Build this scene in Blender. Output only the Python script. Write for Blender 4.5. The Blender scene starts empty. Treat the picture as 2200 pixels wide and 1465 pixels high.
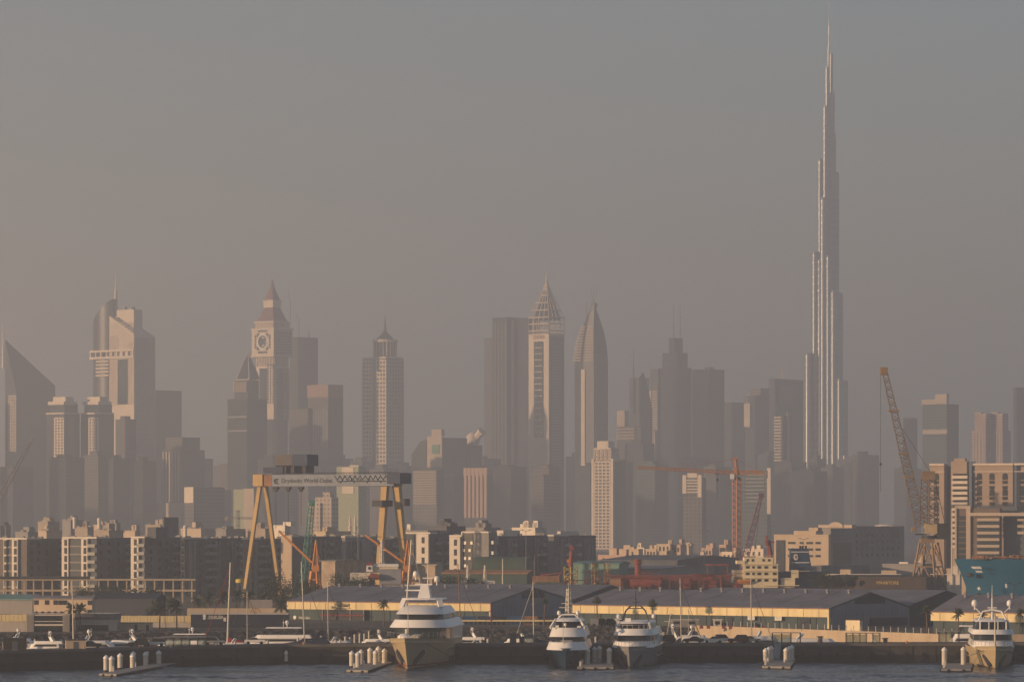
import bpy, math, random
import numpy as np
from mathutils import Vector, Matrix
R = math.radians
rnd = random.Random(7)
sc = bpy.context.scene
COL = sc.collection
# ------------------------------------------------------------------ camera
K = 1.09e-4          # metres across per photo pixel per metre of distance
YH = 1127.0          # photo row of the horizon
H = 30.0             # eye height: the rail of a ship
cam = bpy.data.cameras.new('camera'); camo = bpy.data.objects.new('camera', cam); COL.objects.link(camo)
camo.location = (0, 0, H); camo.rotation_euler = (R(90), 0, 0)
cam.lens = 18 / (1100 * K); cam.sensor_width = 36; cam.shift_y = (YH - 732.5) / 2200
cam.clip_start = 1; cam.clip_end = 60000
sc.camera = camo
# ------------------------------------------------------------------ sky, sun, exposure
PSI, EL = 66.0, 6.5
world = bpy.data.worlds.new('World'); sc.world = world; world.use_nodes = True
wn = world.node_tree; bg = wn.nodes['Background']; sky = wn.nodes.new('ShaderNodeTexSky')
sky.sky_type = 'NISHITA'; sky.sun_disc = False
sky.sun_elevation = R(EL); sky.sun_rotation = R(180 + PSI); sky.dust_density = 0.5; sky.air_density = 1.0; sky.ozone_density = 3.0
wn.links.new(sky.outputs[0], bg.inputs[0]); bg.inputs[1].default_value = 0.075
sunl = bpy.data.lights.new('sun', 'SUN'); suno = bpy.data.objects.new('sun', sunl); COL.objects.link(suno)
sunl.energy = 5.0; sunl.angle = R(0.6); sunl.color = (1, 0.64, 0.36)
sd = Vector((-math.sin(R(PSI)) * math.cos(R(EL)), -math.cos(R(PSI)) * math.cos(R(EL)), math.sin(R(EL))))
suno.rotation_euler = sd.to_track_quat('Z', 'Y').to_euler(); suno.location = (-300, -100, 200)
vs = sc.view_settings
vs.view_transform = 'Standard'; vs.look = 'None'; vs.exposure = 0.78; vs.gamma = 1; vs.use_curve_mapping = False
sc.cycles.max_bounces = 5; sc.cycles.diffuse_bounces = 2; sc.cycles.glossy_bounces = 3; sc.cycles.volume_bounces = 1
sc.cycles.transmission_bounces = 2; sc.cycles.use_denoising = True; sc.cycles.caustics_reflective = False; sc.cycles.caustics_refractive = False
sc.cycles.use_adaptive_sampling = True; sc.cycles.adaptive_threshold = 0.006; sc.cycles.sample_clamp_indirect = 4.0

# ------------------------------------------------------------------ materials
MATS = {}
def M(name, col, rough=.7, var=.16, scale=.25, metal=0.0, streak=1.0, bump=0.0, emit=None):
    if name in MATS: return MATS[name]
    m = bpy.data.materials.new(name); m.use_nodes = True; t = m.node_tree; b = t.nodes['Principled BSDF']
    b.inputs['Roughness'].default_value = rough; b.inputs['Metallic'].default_value = metal
    if rough >= .45: b.inputs['Specular IOR Level'].default_value = .15
    tc = t.nodes.new('ShaderNodeTexCoord'); mp = t.nodes.new('ShaderNodeMapping'); mp.inputs['Scale'].default_value = (scale, scale, scale / streak)
    nz = t.nodes.new('ShaderNodeTexNoise'); nz.inputs['Scale'].default_value = 1.0; nz.inputs['Detail'].default_value = 5; nz.inputs['Roughness'].default_value = .65
    rp = t.nodes.new('ShaderNodeMapRange'); rp.inputs['From Min'].default_value = .3; rp.inputs['From Max'].default_value = .7
    rp.inputs['To Min'].default_value = 1 - var; rp.inputs['To Max'].default_value = 1 + var
    mx = t.nodes.new('ShaderNodeVectorMath'); mx.operation = 'SCALE'; mx.inputs[0].default_value = col
    t.links.new(tc.outputs['Object'], mp.inputs[0]); t.links.new(mp.outputs[0], nz.inputs['Vector']); t.links.new(nz.outputs[0], rp.inputs[0])
    t.links.new(rp.outputs[0], mx.inputs['Scale']); t.links.new(mx.outputs[0], b.inputs['Base Color'])
    if bump:
        bp = t.nodes.new('ShaderNodeBump'); bp.inputs['Strength'].default_value = bump; bp.inputs['Distance'].default_value = .3
        t.links.new(nz.outputs[0], bp.inputs['Height']); t.links.new(bp.outputs[0], b.inputs['Normal'])
    if emit:
        b.inputs['Emission Color'].default_value = (*emit[:3], 1); b.inputs['Emission Strength'].default_value = emit[3]
    MATS[name] = m; return m

def FAC(name, wall, glass, fh=3.7, fw=3.2, hf=.5, wf=.55, rough=.6, vary=.25):
    """far facade: floor bands and window bays too small to tell apart (object coordinates, both faces)"""
    if name in MATS: return MATS[name]
    m = bpy.data.materials.new(name); m.use_nodes = True; t = m.node_tree; b = t.nodes['Principled BSDF']; N = t.nodes.new; L = t.links.new
    tc = N('ShaderNodeTexCoord'); sx = N('ShaderNodeSeparateXYZ'); L(tc.outputs['Object'], sx.inputs[0])
    def math_(op, a, bb=None):
        n = N('ShaderNodeMath'); n.operation = op
        for i, v in enumerate((a, bb)):
            if v is None: continue
            if isinstance(v, (int, float)): n.inputs[i].default_value = v
            else: L(v, n.inputs[i])
        return n.outputs[0]
    zf = math_('FRACT', math_('DIVIDE', sx.outputs[2], fh)); u = math_('ADD', sx.outputs[0], sx.outputs[1])
    uf = math_('FRACT', math_('DIVIDE', u, fw))
    win = math_('MULTIPLY', math_('LESS_THAN', zf, hf), math_('LESS_THAN', uf, wf))
    nz = N('ShaderNodeTexNoise'); nz.inputs['Scale'].default_value = .05; nz.inputs['Detail'].default_value = 6; L(tc.outputs['Object'], nz.inputs['Vector'])
    rp = N('ShaderNodeMapRange'); rp.inputs['From Min'].default_value = .3; rp.inputs['From Max'].default_value = .7
    rp.inputs['To Min'].default_value = 1 - vary; rp.inputs['To Max'].default_value = 1 + vary; L(nz.outputs[0], rp.inputs[0])
    mix = N('ShaderNodeMix'); mix.data_type = 'RGBA'; L(win, mix.inputs[0]); mix.inputs[6].default_value = (*wall, 1); mix.inputs[7].default_value = (*glass, 1)
    sc_ = N('ShaderNodeVectorMath'); sc_.operation = 'SCALE'; L(mix.outputs[2], sc_.inputs[0]); L(rp.outputs[0], sc_.inputs['Scale'])
    L(sc_.outputs[0], b.inputs['Base Color'])
    r = N('ShaderNodeMapRange'); L(win, r.inputs[0]); r.inputs['To Min'].default_value = rough; r.inputs['To Max'].default_value = .12; L(r.outputs[0], b.inputs['Roughness']); b.inputs['Specular IOR Level'].default_value = .3
    MATS[name] = m; return m

WHITE = M('white_paint', (.78, .77, .74), .35, .06, .4)
GEL = M('yacht_gelcoat', (.80, .79, .76), .18, .04, .3)
CREAM = M('cream_paint', (.72, .62, .42), .55, .1, .5, streak=4)
FASC = M('yellow_fascia', (.70, .58, .32), .6, .16, .3, streak=4)
NAVYH = M('navy_hull', (.012, .035, .07), .14, .2, .2)
BLACKG = M('dark_glass', (.012, .016, .022), .08, .2, .3)
GLS = M('blue_glass', (.022, .03, .042), .12, .3, .06, streak=3)
GLS2 = M('grey_glass', (.045, .055, .068), .14, .3, .05, streak=3)
GLSM = M('satin_glass', (.035, .042, .052), .42, .3, .06, streak=3)
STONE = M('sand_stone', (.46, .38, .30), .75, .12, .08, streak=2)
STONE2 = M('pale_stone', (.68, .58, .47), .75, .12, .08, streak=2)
PINK = M('pink_stone', (.48, .34, .27), .75, .12, .08, streak=2)
CONC = M('concrete', (.30, .28, .25), .85, .2, .5, streak=3, bump=.2)
CONCD = M('dark_wet_concrete', (.022, .021, .022), .7, .45, .35, streak=2.5, bump=.4)
CONCB = M('beige_concrete', (.46, .37, .26), .85, .15, .4, streak=2)
ROOFG = M('grey_sheet_roof', (.14, .145, .175), .6, .3, .12, streak=.3)
WALLL = M('lavender_cladding', (.22, .22, .26), .6, .14, .3, streak=3)
TEALW = M('dark_teal_wall', (.028, .055, .065), .5, .3, .3, streak=3)
NAVYW = M('dark_navy_sheet', (.018, .026, .045), .55, .3, .3, streak=3)
STEEL = M('grey_steel', (.25, .25, .26), .5, .2, .6)
DSTEEL = M('dark_steel', (.04, .042, .05), .5, .3, .6)
CRYEL = M('crane_yellow', (.48, .33, .14), .5, .15, .4, streak=4)
CRGREY = M('crane_beam_grey', (.22, .25, .30), .55, .15, .2, streak=3)
CRORG = M('crane_orange', (.58, .24, .055), .5, .2, .5, streak=3)
CRBLUE = M('crane_cabin_blue', (.03, .05, .10), .5, .25, .3)
TEALC = M('crane_teal', (.06, .22, .19), .5, .2, .5)
PURP = M('crane_purple', (.14, .06, .11), .6, .2, .5)
REDP = M('red_lead_paint', (.24, .06, .045), .6, .35, .35, streak=2)
REDD = M('dark_red_deck', (.17, .045, .035), .7, .4, .4)
RUST = M('rusty_steel', (.30, .16, .09), .75, .35, .5, streak=3)
GREENP = M('green_shed', (.05, .085, .075), .65, .25, .3, streak=3)
TEALR = M('teal_roof', (.10, .20, .21), .6, .2, .3)
BLUES = M('blue_ship_paint', (.004, .085, .17), .35, .12, .15, streak=4)
FUNB = M('funnel_blue', (.025, .055, .12), .45, .15, .4)
MAST = M('mast_paint', (.62, .58, .50), .35, .08, .5)
ALU = M('mast_alloy', (.45, .44, .42), .35, .1, .5, metal=.3)
DKC = M('navy_canvas', (.02, .028, .06), .8, .25, 1)
REDC = M('red_canvas', (.30, .02, .035), .8, .2, 1)
TEAK = M('teak_deck', (.30, .19, .10), .7, .2, 1)
TRUNK = M('palm_trunk', (.13, .085, .055), .9, .35, 2)
FROND = M('palm_frond', (.045, .062, .028), .65, .35, .8)
LEAF = M('shrub_leaf', (.035, .055, .025), .7, .4, .6)
ROCK = M('revetment_rock', (.085, .08, .075), .9, .45, .6, bump=.3)
SAND = M('sand_ground', (.13, .11, .085), .95, .22, .02)
ASPH = M('asphalt_yard', (.055, .053, .052), .9, .25, .05)
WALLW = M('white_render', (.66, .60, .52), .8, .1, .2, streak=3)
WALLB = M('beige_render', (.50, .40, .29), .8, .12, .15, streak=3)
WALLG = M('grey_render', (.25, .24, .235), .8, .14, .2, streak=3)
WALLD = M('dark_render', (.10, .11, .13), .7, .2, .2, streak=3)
BURJ = M('polished_steel_cladding', (.24, .265, .30), .36, .12, .03, metal=.7, streak=6)
BURJB = M('tower_spandrel', (.33, .345, .36), .36, .08, .05, metal=.7)
TYRE = M('black_rubber', (.012, .012, .013), .8, .1, 2)
SIGN = M('sign_white', (.75, .74, .70), .5, .05, 1)
SIGNY = M('sign_yellow_letter', (.42, .30, .09), .6, .1, 1)
LETD = M('sign_dark_letter', (.03, .035, .05), .6, .1, 1)
BLUEC = M('blue_container', (.03, .09, .20), .55, .2, .5, streak=3)
YELW = M('yellow_tank', (.62, .47, .08), .5, .1, .4)

# ------------------------------------------------------------------ mesh builder
class MB:
    def __init__(s): s.v = []; s.f = []
    def add(s, vs_, fs): n = len(s.v); s.v += [tuple(p) for p in vs_]; s.f += [tuple(i + n for i in f) for f in fs]; return s
    def box(s, x0, x1, y0, y1, z0, z1):
        if x0 > x1: x0, x1 = x1, x0
        if y0 > y1: y0, y1 = y1, y0
        if z0 > z1: z0, z1 = z1, z0
        return s.add([(x, y, z) for z in (z0, z1) for x, y in ((x0, y0), (x1, y0), (x1, y1), (x0, y1))],
                     [(0, 1, 5, 4), (1, 2, 6, 5), (2, 3, 7, 6), (3, 0, 4, 7), (4, 5, 6, 7), (3, 2, 1, 0)])
    def tube(s, p, q, r0, r1=None, n=8):
        r1 = r0 if r1 is None else r1; p = Vector(p); q = Vector(q); d = (q - p).normalized()
        a = d.orthogonal().normalized(); b = d.cross(a); o = math.pi / n if n == 4 else 0
        A = [p + (a * math.cos(o + 2 * math.pi * i / n) + b * math.sin(o + 2 * math.pi * i / n)) * r0 for i in range(n)]
        B = [q + (a * math.cos(o + 2 * math.pi * i / n) + b * math.sin(o + 2 * math.pi * i / n)) * r1 for i in range(n)]
        return s.add(A + B, [(i, (i + 1) % n, n + (i + 1) % n, n + i) for i in range(n)] + [tuple(range(n))[::-1], tuple(range(n, 2 * n))])
    def bar(s, p, q, w, h=None):
        """upright rectangular beam: w across, h deep (vertical plane)"""
        h = w if h is None else h; p = Vector(p); q = Vector(q); d = (q - p).normalized()
        a = Vector((0, 0, 1)).cross(d)
        a = Vector((1, 0, 0)) if a.length < 1e-4 else a.normalized()
        b = d.cross(a); c = []
        for e in (p, q): c += [e + a * sx * w / 2 + b * sy * h / 2 for sx, sy in ((-1, -1), (1, -1), (1, 1), (-1, 1))]
        return s.add(c, [(0, 1, 5, 4), (1, 2, 6, 5), (2, 3, 7, 6), (3, 0, 4, 7), (4, 5, 6, 7), (3, 2, 1, 0)])
    def loft(s, rings, cap=True, closed=True):
        n = len(rings[0]); v = [p for r in rings for p in r]; f = []
        for k in range(len(rings) - 1):
            for i in range(n if closed else n - 1):
                j = (i + 1) % n; f.append((k * n + i, k * n + j, (k + 1) * n + j, (k + 1) * n + i))
        if cap: f += [tuple(range(n))[::-1], tuple(range((len(rings) - 1) * n, len(rings) * n))]
        return s.add(v, f)
    def lathe(s, cx, cy, prof, n=12):
        return s.loft([[(cx + r * math.cos(2 * math.pi * i / n), cy + r * math.sin(2 * math.pi * i / n), z) for i in range(n)] for r, z in prof])
    def prism(s, poly, z0, z1): return s.loft([[(x, y, z) for x, y in poly] for z in (z0, z1)])
    def ext(s, poly, y0, y1): return s.loft([[(x, y, z) for x, z in poly] for y in (y0, y1)])   # xz outline pushed along y
    def extx(s, poly, x0, x1): return s.loft([[(x, y, z) for y, z in poly] for x in (x0, x1)])  # yz outline pushed along x
    def ball(s, c, r, n=10, m=6, sz=1.0):
        return s.lathe(c[0], c[1], [(max(.02, r * math.sin(math.pi * k / m)), c[2] - r * sz * math.cos(math.pi * k / m)) for k in range(m + 1)], n)
    def lattice(s, p, q, w0, w1, chord, web, n, tri=False):
        """four-chord lattice boom between p and q"""
        p = Vector(p); q = Vector(q); d = (q - p).normalized(); a = d.orthogonal().normalized() if abs(d.z) > .99 else Vector((0, 0, 1)).cross(d).normalized()
        b = d.cross(a).normalized()
        def cor(t, i):
            w = (w0 + (w1 - w0) * t) / 2; sx, sy = ((-1, -1), (1, -1), (1, 1), (-1, 1))[i % 4]
            return p + (q - p) * t + a * sx * w + b * sy * w
        for i in range(4): s.tube(cor(0, i), cor(1, i), chord, n=4)
        for k in range(n):
            t0, t1 = k / n, (k + 1) / n
            for i in range(4):
                s.tube(cor(t0, i), cor(t1, i + 1) if k % 2 else cor(t0, i + 1), web, n=4)
                s.tube(cor(t0, i + (k % 2)), cor(t1, i + 1 - (k % 2)), web, n=4)
        return s
    def mesh(s, name, mat):
        me = bpy.data.meshes.new(name); me.from_pydata(s.v, [], s.f); me.update()
        if mat: me.materials.append(mat)
        return me
    def build(s, name, mat, parent=None, kind=None, smooth=False, label=None):
        me = s.mesh(name, mat)
        import bmesh
        bm = bmesh.new(); bm.from_mesh(me); bmesh.ops.recalc_face_normals(bm, faces=bm.faces); bm.to_mesh(me); bm.free()
        if smooth:
            for p in me.polygons: p.use_smooth = True
            if hasattr(me, 'set_sharp_from_angle'): me.set_sharp_from_angle(angle=R(40))
        return link(name, me, parent, kind, label)

def link(name, data, parent=None, kind=None, label=None, loc=None, rz=None):
    o = bpy.data.objects.new(name, data); COL.objects.link(o)
    if parent: o.parent = parent
    if kind: o['kind'] = kind
    if label: o['label'] = label
    if loc: o.location = loc
    if rz is not None: o.rotation_euler = (0, 0, rz)
    return o
def thing(name, label, cat, loc=(0, 0, 0), rz=0.0, group=None):
    o = bpy.data.objects.new(name, None); COL.objects.link(o); o.location = loc; o.rotation_euler = (0, 0, rz)
    o['label'] = label; o['category'] = cat
    if group: o['group'] = group
    return o
def tag(o, label, cat, group=None):
    o['label'] = label; o['category'] = cat
    if group: o['group'] = group
    return o
def text(name, s, size, mat, parent, loc, rot=(R(90), 0, 0), ext=.04, sx=1.0, align='CENTER'):
    c = bpy.data.curves.new(name, 'FONT'); c.body = s; c.size = size; c.extrude = ext; c.align_x = align; c.align_y = 'CENTER'; c.materials.append(mat)
    tmp = bpy.data.objects.new('tmp', c); COL.objects.link(tmp); bpy.context.view_layer.update()
    me = bpy.data.meshes.new_from_object(tmp.evaluated_get(bpy.context.evaluated_depsgraph_get())); me.name = name; bpy.data.objects.remove(tmp); me.materials.clear(); me.materials.append(mat)
    o = link(name, me, parent, loc=loc); o.rotation_euler = rot; o.scale = (sx, 1, 1); return o
def W(px, py, D): return ((px - 1100) * K * D, D, H + (YH - py) * K * D)
GZ = 3.0
class B:
    """a building seen on its corner: px = column of the near vertical edge, w1 / w2 = photo widths of the lit and the shaded face.
    Local frame: lit face is y = 0 and runs to -x, shaded face is x = 0 and runs to +y; z = 0 is the ground."""
    def __init__(s, name, label, cat, px, D, w1, w2, phi=43, group=None, gz=GZ):
        if D >= 3000: D *= 1.12
        s.px, s.D, s.phi = px, D, phi; s.c, s.s = math.cos(R(phi)), math.sin(R(phi)); s.gz = gz
        s.L1, s.L2 = w1 * K * D / s.c, w2 * K * D / s.s; s.m = K * D
        s.o = thing(name, label, cat, ((px - 1100) * K * D, D, gz), -R(phi), group)
    def at(s, px, y): return ((px - s.px) * s.m - y * s.s) / s.c      # local x that puts a point at depth y on photo column px
    def z(s, py): return H + (YH - py) * s.m - s.gz
    def u(s, px): return (px - s.px) * s.m / s.c
    def w(s, px): return (px - s.px) * s.m / s.s
    def box(s, name, mat, pxl, pxr, pw, y1, y0=None, inset=0.0, kind=None, back=None):
        """block: lit face columns pxl..pxr, going back as far as the shaded face shown up to column pw; rows y1 (top) to y0"""
        a, b_ = s.u(pxl), s.u(pxr); dep = (pw - pxr) * s.m / s.s
        return MB().box(a, b_, inset, inset + dep, 0 if y0 is None else s.z(y0), s.z(y1)).build(name, mat, s.o, kind)

# ================================================================== SETTING
def X(px, D): return (px - 1100) * K * D
# --- water: one far sheet plus a patch of real waves where it is seen near
wm = bpy.data.materials.new('sea_water'); wm.use_nodes = True; t = wm.node_tree; b = t.nodes['Principled BSDF']
b.inputs['Base Color'].default_value = (.008, .028, .05, 1); b.inputs['Roughness'].default_value = .08; b.inputs['IOR'].default_value = 1.33
tc = t.nodes.new('ShaderNodeTexCoord'); mp = t.nodes.new('ShaderNodeMapping'); mp.inputs['Scale'].default_value = (.9, 1.2, 1)
n1 = t.nodes.new('ShaderNodeTexNoise'); n1.inputs['Scale'].default_value = 1.0; n1.inputs['Detail'].default_value = 6; n1.inputs['Roughness'].default_value = .6
bp = t.nodes.new('ShaderNodeBump'); bp.inputs['Strength'].default_value = 1.0; bp.inputs['Distance'].default_value = .22
t.links.new(tc.outputs['Object'], mp.inputs[0]); t.links.new(mp.outputs[0], n1.inputs['Vector']); t.links.new(n1.outputs[0], bp.inputs['Height']); t.links.new(bp.outputs[0], b.inputs['Normal'])
MATS['water'] = wm
wp = MB()
x0, x1, y0, y1 = -130.0, 130.0, 790.0, 945.0
wp.add([(-2950, -500, -.25), (2450, -500, -.25), (2450, 15500, -.25), (-2950, 15500, -.25)], [(0, 1, 2, 3)])
wp.build('sea', wm, kind='structure')
nx, ny = 520, 310
gx, gy = np.meshgrid(np.linspace(x0, x1, nx), np.linspace(y0, y1, ny))
rs = np.random.RandomState(3); gz = np.zeros_like(gx)
for i in range(46):
    lam = 1.3 * (1.09 ** i) if i < 24 else rs.uniform(1.2, 9); a = rs.uniform(-1.1, 1.1) + 1.9
    k2 = 2 * math.pi / lam; gz += .0095 * lam ** .75 * np.sin(k2 * (gx * math.cos(a) + gy * math.sin(a)) + rs.uniform(0, 6.28))
patch = .55 + .45 * np.sin(gx * .043 + 1.2 * np.sin(gy * .031)) * np.sin(gy * .11 + .6 * np.sin(gx * .05))   # calmer and rougher lanes
gz = gz * np.clip(patch, .18, 1.0)
edge = np.minimum.reduce([gx - x0, x1 - gx, gy - y0, y1 - gy]); gz = gz * np.clip(edge / 12, 0, 1) + .0
me = bpy.data.meshes.new('harbour_water')
vv = np.stack([gx, gy, gz], -1).reshape(-1, 3)
idx = np.arange(nx * ny).reshape(ny, nx)
ff = np.stack([idx[:-1, :-1], idx[:-1, 1:], idx[1:, 1:], idx[1:, :-1]], -1).reshape(-1, 4)
me.from_pydata(vv.tolist(), [], ff.tolist()); me.materials.append(wm)
for p in me.polygons: p.use_smooth = True
link('harbour_water', me, kind='structure')
# --- ground: one sheet to the horizon, its sea edge follows the quay
EDGE = [(-2900, 1045), (-137, 1045), (-48, 1100), (37, 1126), (48, 1128), (107, 1036), (2400, 1036)]
def edgeY(x):
    return float(np.interp(x, [e[0] for e in EDGE], [e[1] for e in EDGE]))
MB().prism(EDGE + [(2400, 15000), (-2900, 15000)], -.6, GZ).build('ground', SAND, kind='structure')
MB().prism([(-400, 1049), (-137, 1049), (-48, 1104), (37, 1130), (37, 1146), (-48, 1118), (-140, 1063), (-400, 1063)], GZ - .1, GZ + .006).build('harbour_road', ASPH, kind='structure')
# quay wall on the right, sunlit, with bollard posts along its edge
qa, qb = Vector((49, 1126.6, 0)), Vector((107, 1035, 0)); qd = (qb - qa).normalized(); qn = Vector((qd.y, -qd.x, 0)) * -1
if qn.y > 0: qn = -qn
m = MB(); L = (qb - qa).length
m.add([tuple(qa + qn * .9 + Vector((0, 0, -.8))), tuple(qb + qn * .9 + Vector((0, 0, -.8))), tuple(qb + qn * .9 + Vector((0, 0, GZ + .5))), tuple(qa + qn * .9 + Vector((0, 0, GZ + .5))),
       tuple(qa + Vector((0, 0, -.8))), tuple(qb + Vector((0, 0, -.8))), tuple(qb + Vector((0, 0, GZ + .5))), tuple(qa + Vector((0, 0, GZ + .5)))],
      [(0, 1, 2, 3), (4, 5, 6, 7), (3, 2, 6, 7), (0, 3, 7, 4), (1, 2, 6, 5)])
o = m.build('quay_wall', CONCB); tag(o, 'sunlit beige concrete quay wall below the long warehouse', 'quay wall')
MB().box(107, 700, 1034.9, 1035.95, -.8, GZ + .5).build('quay_wall', CONCB, kind=None)
tag(bpy.data.objects['quay_wall.001'], 'beige quay wall behind the yacht at the far right edge', 'quay wall')
pm = MB().tube((0, 0, 0), (0, 0, 1.15), .09, .09, 6).ball((0, 0, 1.2), .13, 6, 4).mesh('quay_post', MAST)
for i in range(34):
    p = qa + qd * (8 + i * (L - 8) / 33) + qn * .45
    o = link('quay_post', pm, loc=(p.x, p.y, GZ + .5)); tag(o, 'thin pale railing post on top of the sunlit quay wall', 'post', 'railing posts along the quay wall')
# --- rock revetment under the marina promenade
m = MB(); rr = random.Random(5)
for i in range(2600):
    x = rr.uniform(-150, 46); tt = rr.random(); y = edgeY(x) - 10.2 + tt * 10.4; z = -.5 + tt * 3.35 + rr.uniform(-.1, .25); r = rr.uniform(.35, .85)
    pts = []
    for sx in (-1, 1):
        for sy in (-1, 1):
            for sz in (-1, 1): pts.append((x + sx * r * rr.uniform(.5, 1.05), y + sy * r * rr.uniform(.5, 1.05), z + sz * r * rr.uniform(.4, .8)))
    m.add(pts, [(0, 1, 3, 2), (4, 6, 7, 5), (0, 4, 5, 1), (2, 3, 7, 6), (0, 2, 6, 4), (1, 5, 7, 3)])
o = m.build('revetment_rocks', ROCK, kind='stuff'); o['label'] = 'loose grey rocks sloping down from promenade to marina water'; o['category'] = 'rocks'
MB().loft([[(x_, edgeY(x_) - 12, -1.2), (x_, edgeY(x_) - .1, 2.6)] for x_ in (-2900, -137, -48, 37, 47.9)], cap=False, closed=False).build('revetment_slope', CONCD, kind='structure')
# --- breakwater: dark concrete wall across the whole picture
BW = [(-150, 866), (330, 906), (620, 926), (1100, 930), (2350, 937)]
def bwD(px):
    for (a, d0), (b_, d1) in zip(BW, BW[1:]):
        if px <= b_: return d0 + (d1 - d0) * (px - a) / (b_ - a)
    return BW[-1][1]
BT = 4.1
front = [(X(p, d), d) for p, d in BW]; back = [(x * 1.0, y + 11) for x, y in reversed(front)]
o = thing('breakwater', 'long dark concrete breakwater wall running across the harbour', 'breakwater')
MB().prism(front + back, -2, 1.55).build('wet_base', CONCD, o); MB().prism([(x, y - .02) for x, y in front] + back, 1.55, BT - .55).build('wall', M('dry_quay_concrete', (.06, .056, .053), .85, .4, .3, streak=2.5, bump=.3), o)
MB().prism([(x, y - .35) for x, y in front] + back, BT - .55, BT).build('coping', M('weathered_coping', (.13, .12, .11), .85, .3, .3, bump=.2), o)
m = MB()
for i in range(46):
    px = -40 + i * 50; d = bwD(px); m.box(X(px, d) - .06, X(px, d) + .06, d - .16, d + .1, -.6, BT - .56)
m.build('panel_joints', M('joint_dark', (.035, .033, .032), .9), o, kind='stuff')  # dark strips marking the joints between wall panels
m = MB()
for px in range(60, 2200, 37):
    d = bwD(px)
    if rr.random() < .55: m.box(X(px, d) - .35, X(px, d) + .35, d - .38, d + .1, .5, 2.1)
m.build('rubber_fenders', TYRE, o, kind='stuff')
bm_ = MB().tube((0, 0, 0), (0, 0, .35), .17, .12, 8).tube((0, 0, .35), (0, 0, .5), .26, .22, 8).mesh('mooring_bollard', CRORG)
for i, px in enumerate((40, 180, 300, 652, 1020, 1128, 1400, 1760, 1948)):
    o = link('mooring_bollard', bm_, loc=(X(px, bwD(px) + .6), bwD(px) + .6, BT)); tag(o, 'small rusty mooring bollard on the breakwater edge', 'bollard', 'mooring bollards on the breakwater')

# ================================================================== SKYLINE TOWERS
FD = FAC('facade_dark', (.045, .05, .06), (.02, .025, .033)); FG = FAC('facade_grey', (.11, .105, .105), (.03, .036, .043), 3.6, 4.2, .5, .6)
FS = FAC('facade_sand', (.38, .31, .25), (.10, .095, .09), 3.5, 3.6, .5, .5); FP = FAC('facade_pink', (.42, .30, .25), (.13, .11, .10), 3.6, 3.0, .5, .5)
FB = FAC('facade_blue', (.03, .038, .05), (.014, .019, .027), 4.0, 1.9, .75, .8); FT = FAC('facade_teal', (.075, .10, .10), (.025, .04, .042), 3.8, 2.6, .6, .7)
def frame(b, name, mat, pxl, pxr, y1, y0, cols, rows, pier=.35, sp=.4, out=.5, side=False, kind='stuff'):
    """a proud grid of piers and spandrels over a glass body (windows stay recessed between them)"""
    m = MB(); f = b.w if side else b.u; a, c = f(pxl), f(pxr); z0, z1 = b.z(y0), b.z(y1); w = (c - a) / cols; h = (z1 - z0) / rows
    def bx(p, q, r, s_, o_):
        if side: m.box(-.2, o_, p, q, r, s_)
        else: m.box(p, q, -o_, .2, r, s_)
    for i in range(cols + 1): x = a + i * w; bx(x - w * pier / 2, x + w * pier / 2, z0, z1, out)
    for j in range(rows + 1): z = z0 + j * h; bx(a, c, z - h * sp / 2, z + h * sp / 2, out - .06)
    return m.build(name, mat, b.o, kind)
def fins(b, name, mat, pxl, pxr, y1, y0, n, wf=.4, out=.8, side=False):
    m = MB(); f = b.w if side else b.u; a, c = f(pxl), f(pxr); w = (c - a) / n
    for i in range(n):
        x = a + (i + .5) * w
        if side: m.box(-.2, out, x - w * wf / 2, x + w * wf / 2, b.z(y0), b.z(y1))
        else: m.box(x - w * wf / 2, x + w * wf / 2, -out, .2, b.z(y0), b.z(y1))
    return m.build(name, mat, b.o, 'stuff')
def bands(b, name, mat, pxl, pxr, y1, y0, n, hf=.4, out=.8, side=False):
    m = MB(); f = b.w if side else b.u; a, c = f(pxl), f(pxr); h = (b.z(y1) - b.z(y0)) / n
    for i in range(n):
        z = b.z(y0) + (i + .5) * h
        if side: m.box(-.2, out, a, c, z - h * hf / 2, z + h * hf / 2)
        else: m.box(a, c, -out, .2, z - h * hf / 2, z + h * hf / 2)
    return m.build(name, mat, b.o, 'stuff')
def spire(b, mat, px, pyb, pyt, r0, r1, back=0.0, name='mast'):
    x = b.at(px, back); return MB().tube((x, back, b.z(pyb)), (x, back, b.z(pyt)), r0, r1, 8).build(name, mat, b.o)

# 1 triangular tower cut by the left edge
b = B('skyscraper', 'triangular grey tower with a sloping top cut by the left edge of the picture', 'skyscraper', 35, 5200, 27, 75, 43)
a = b.u(8); r = b.L2
MB().add([(a, 0, 0), (0, 0, 0), (0, r, 0), (a, 0, b.z(728)), (0, 0, b.z(842)), (0, r, b.z(826))], [(0, 1, 4, 3), (1, 2, 5, 4), (3, 4, 5), (2, 0, 3, 5), (0, 2, 1)]).build('tower', GLS2, b.o)
frame(b, 'window_grid', STONE, 17, 34, 850, 968, 4, 18, .5, .45, .4)
spire(b, ALU, 3, 790, 682, 2.2, .5, 2.0)
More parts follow.
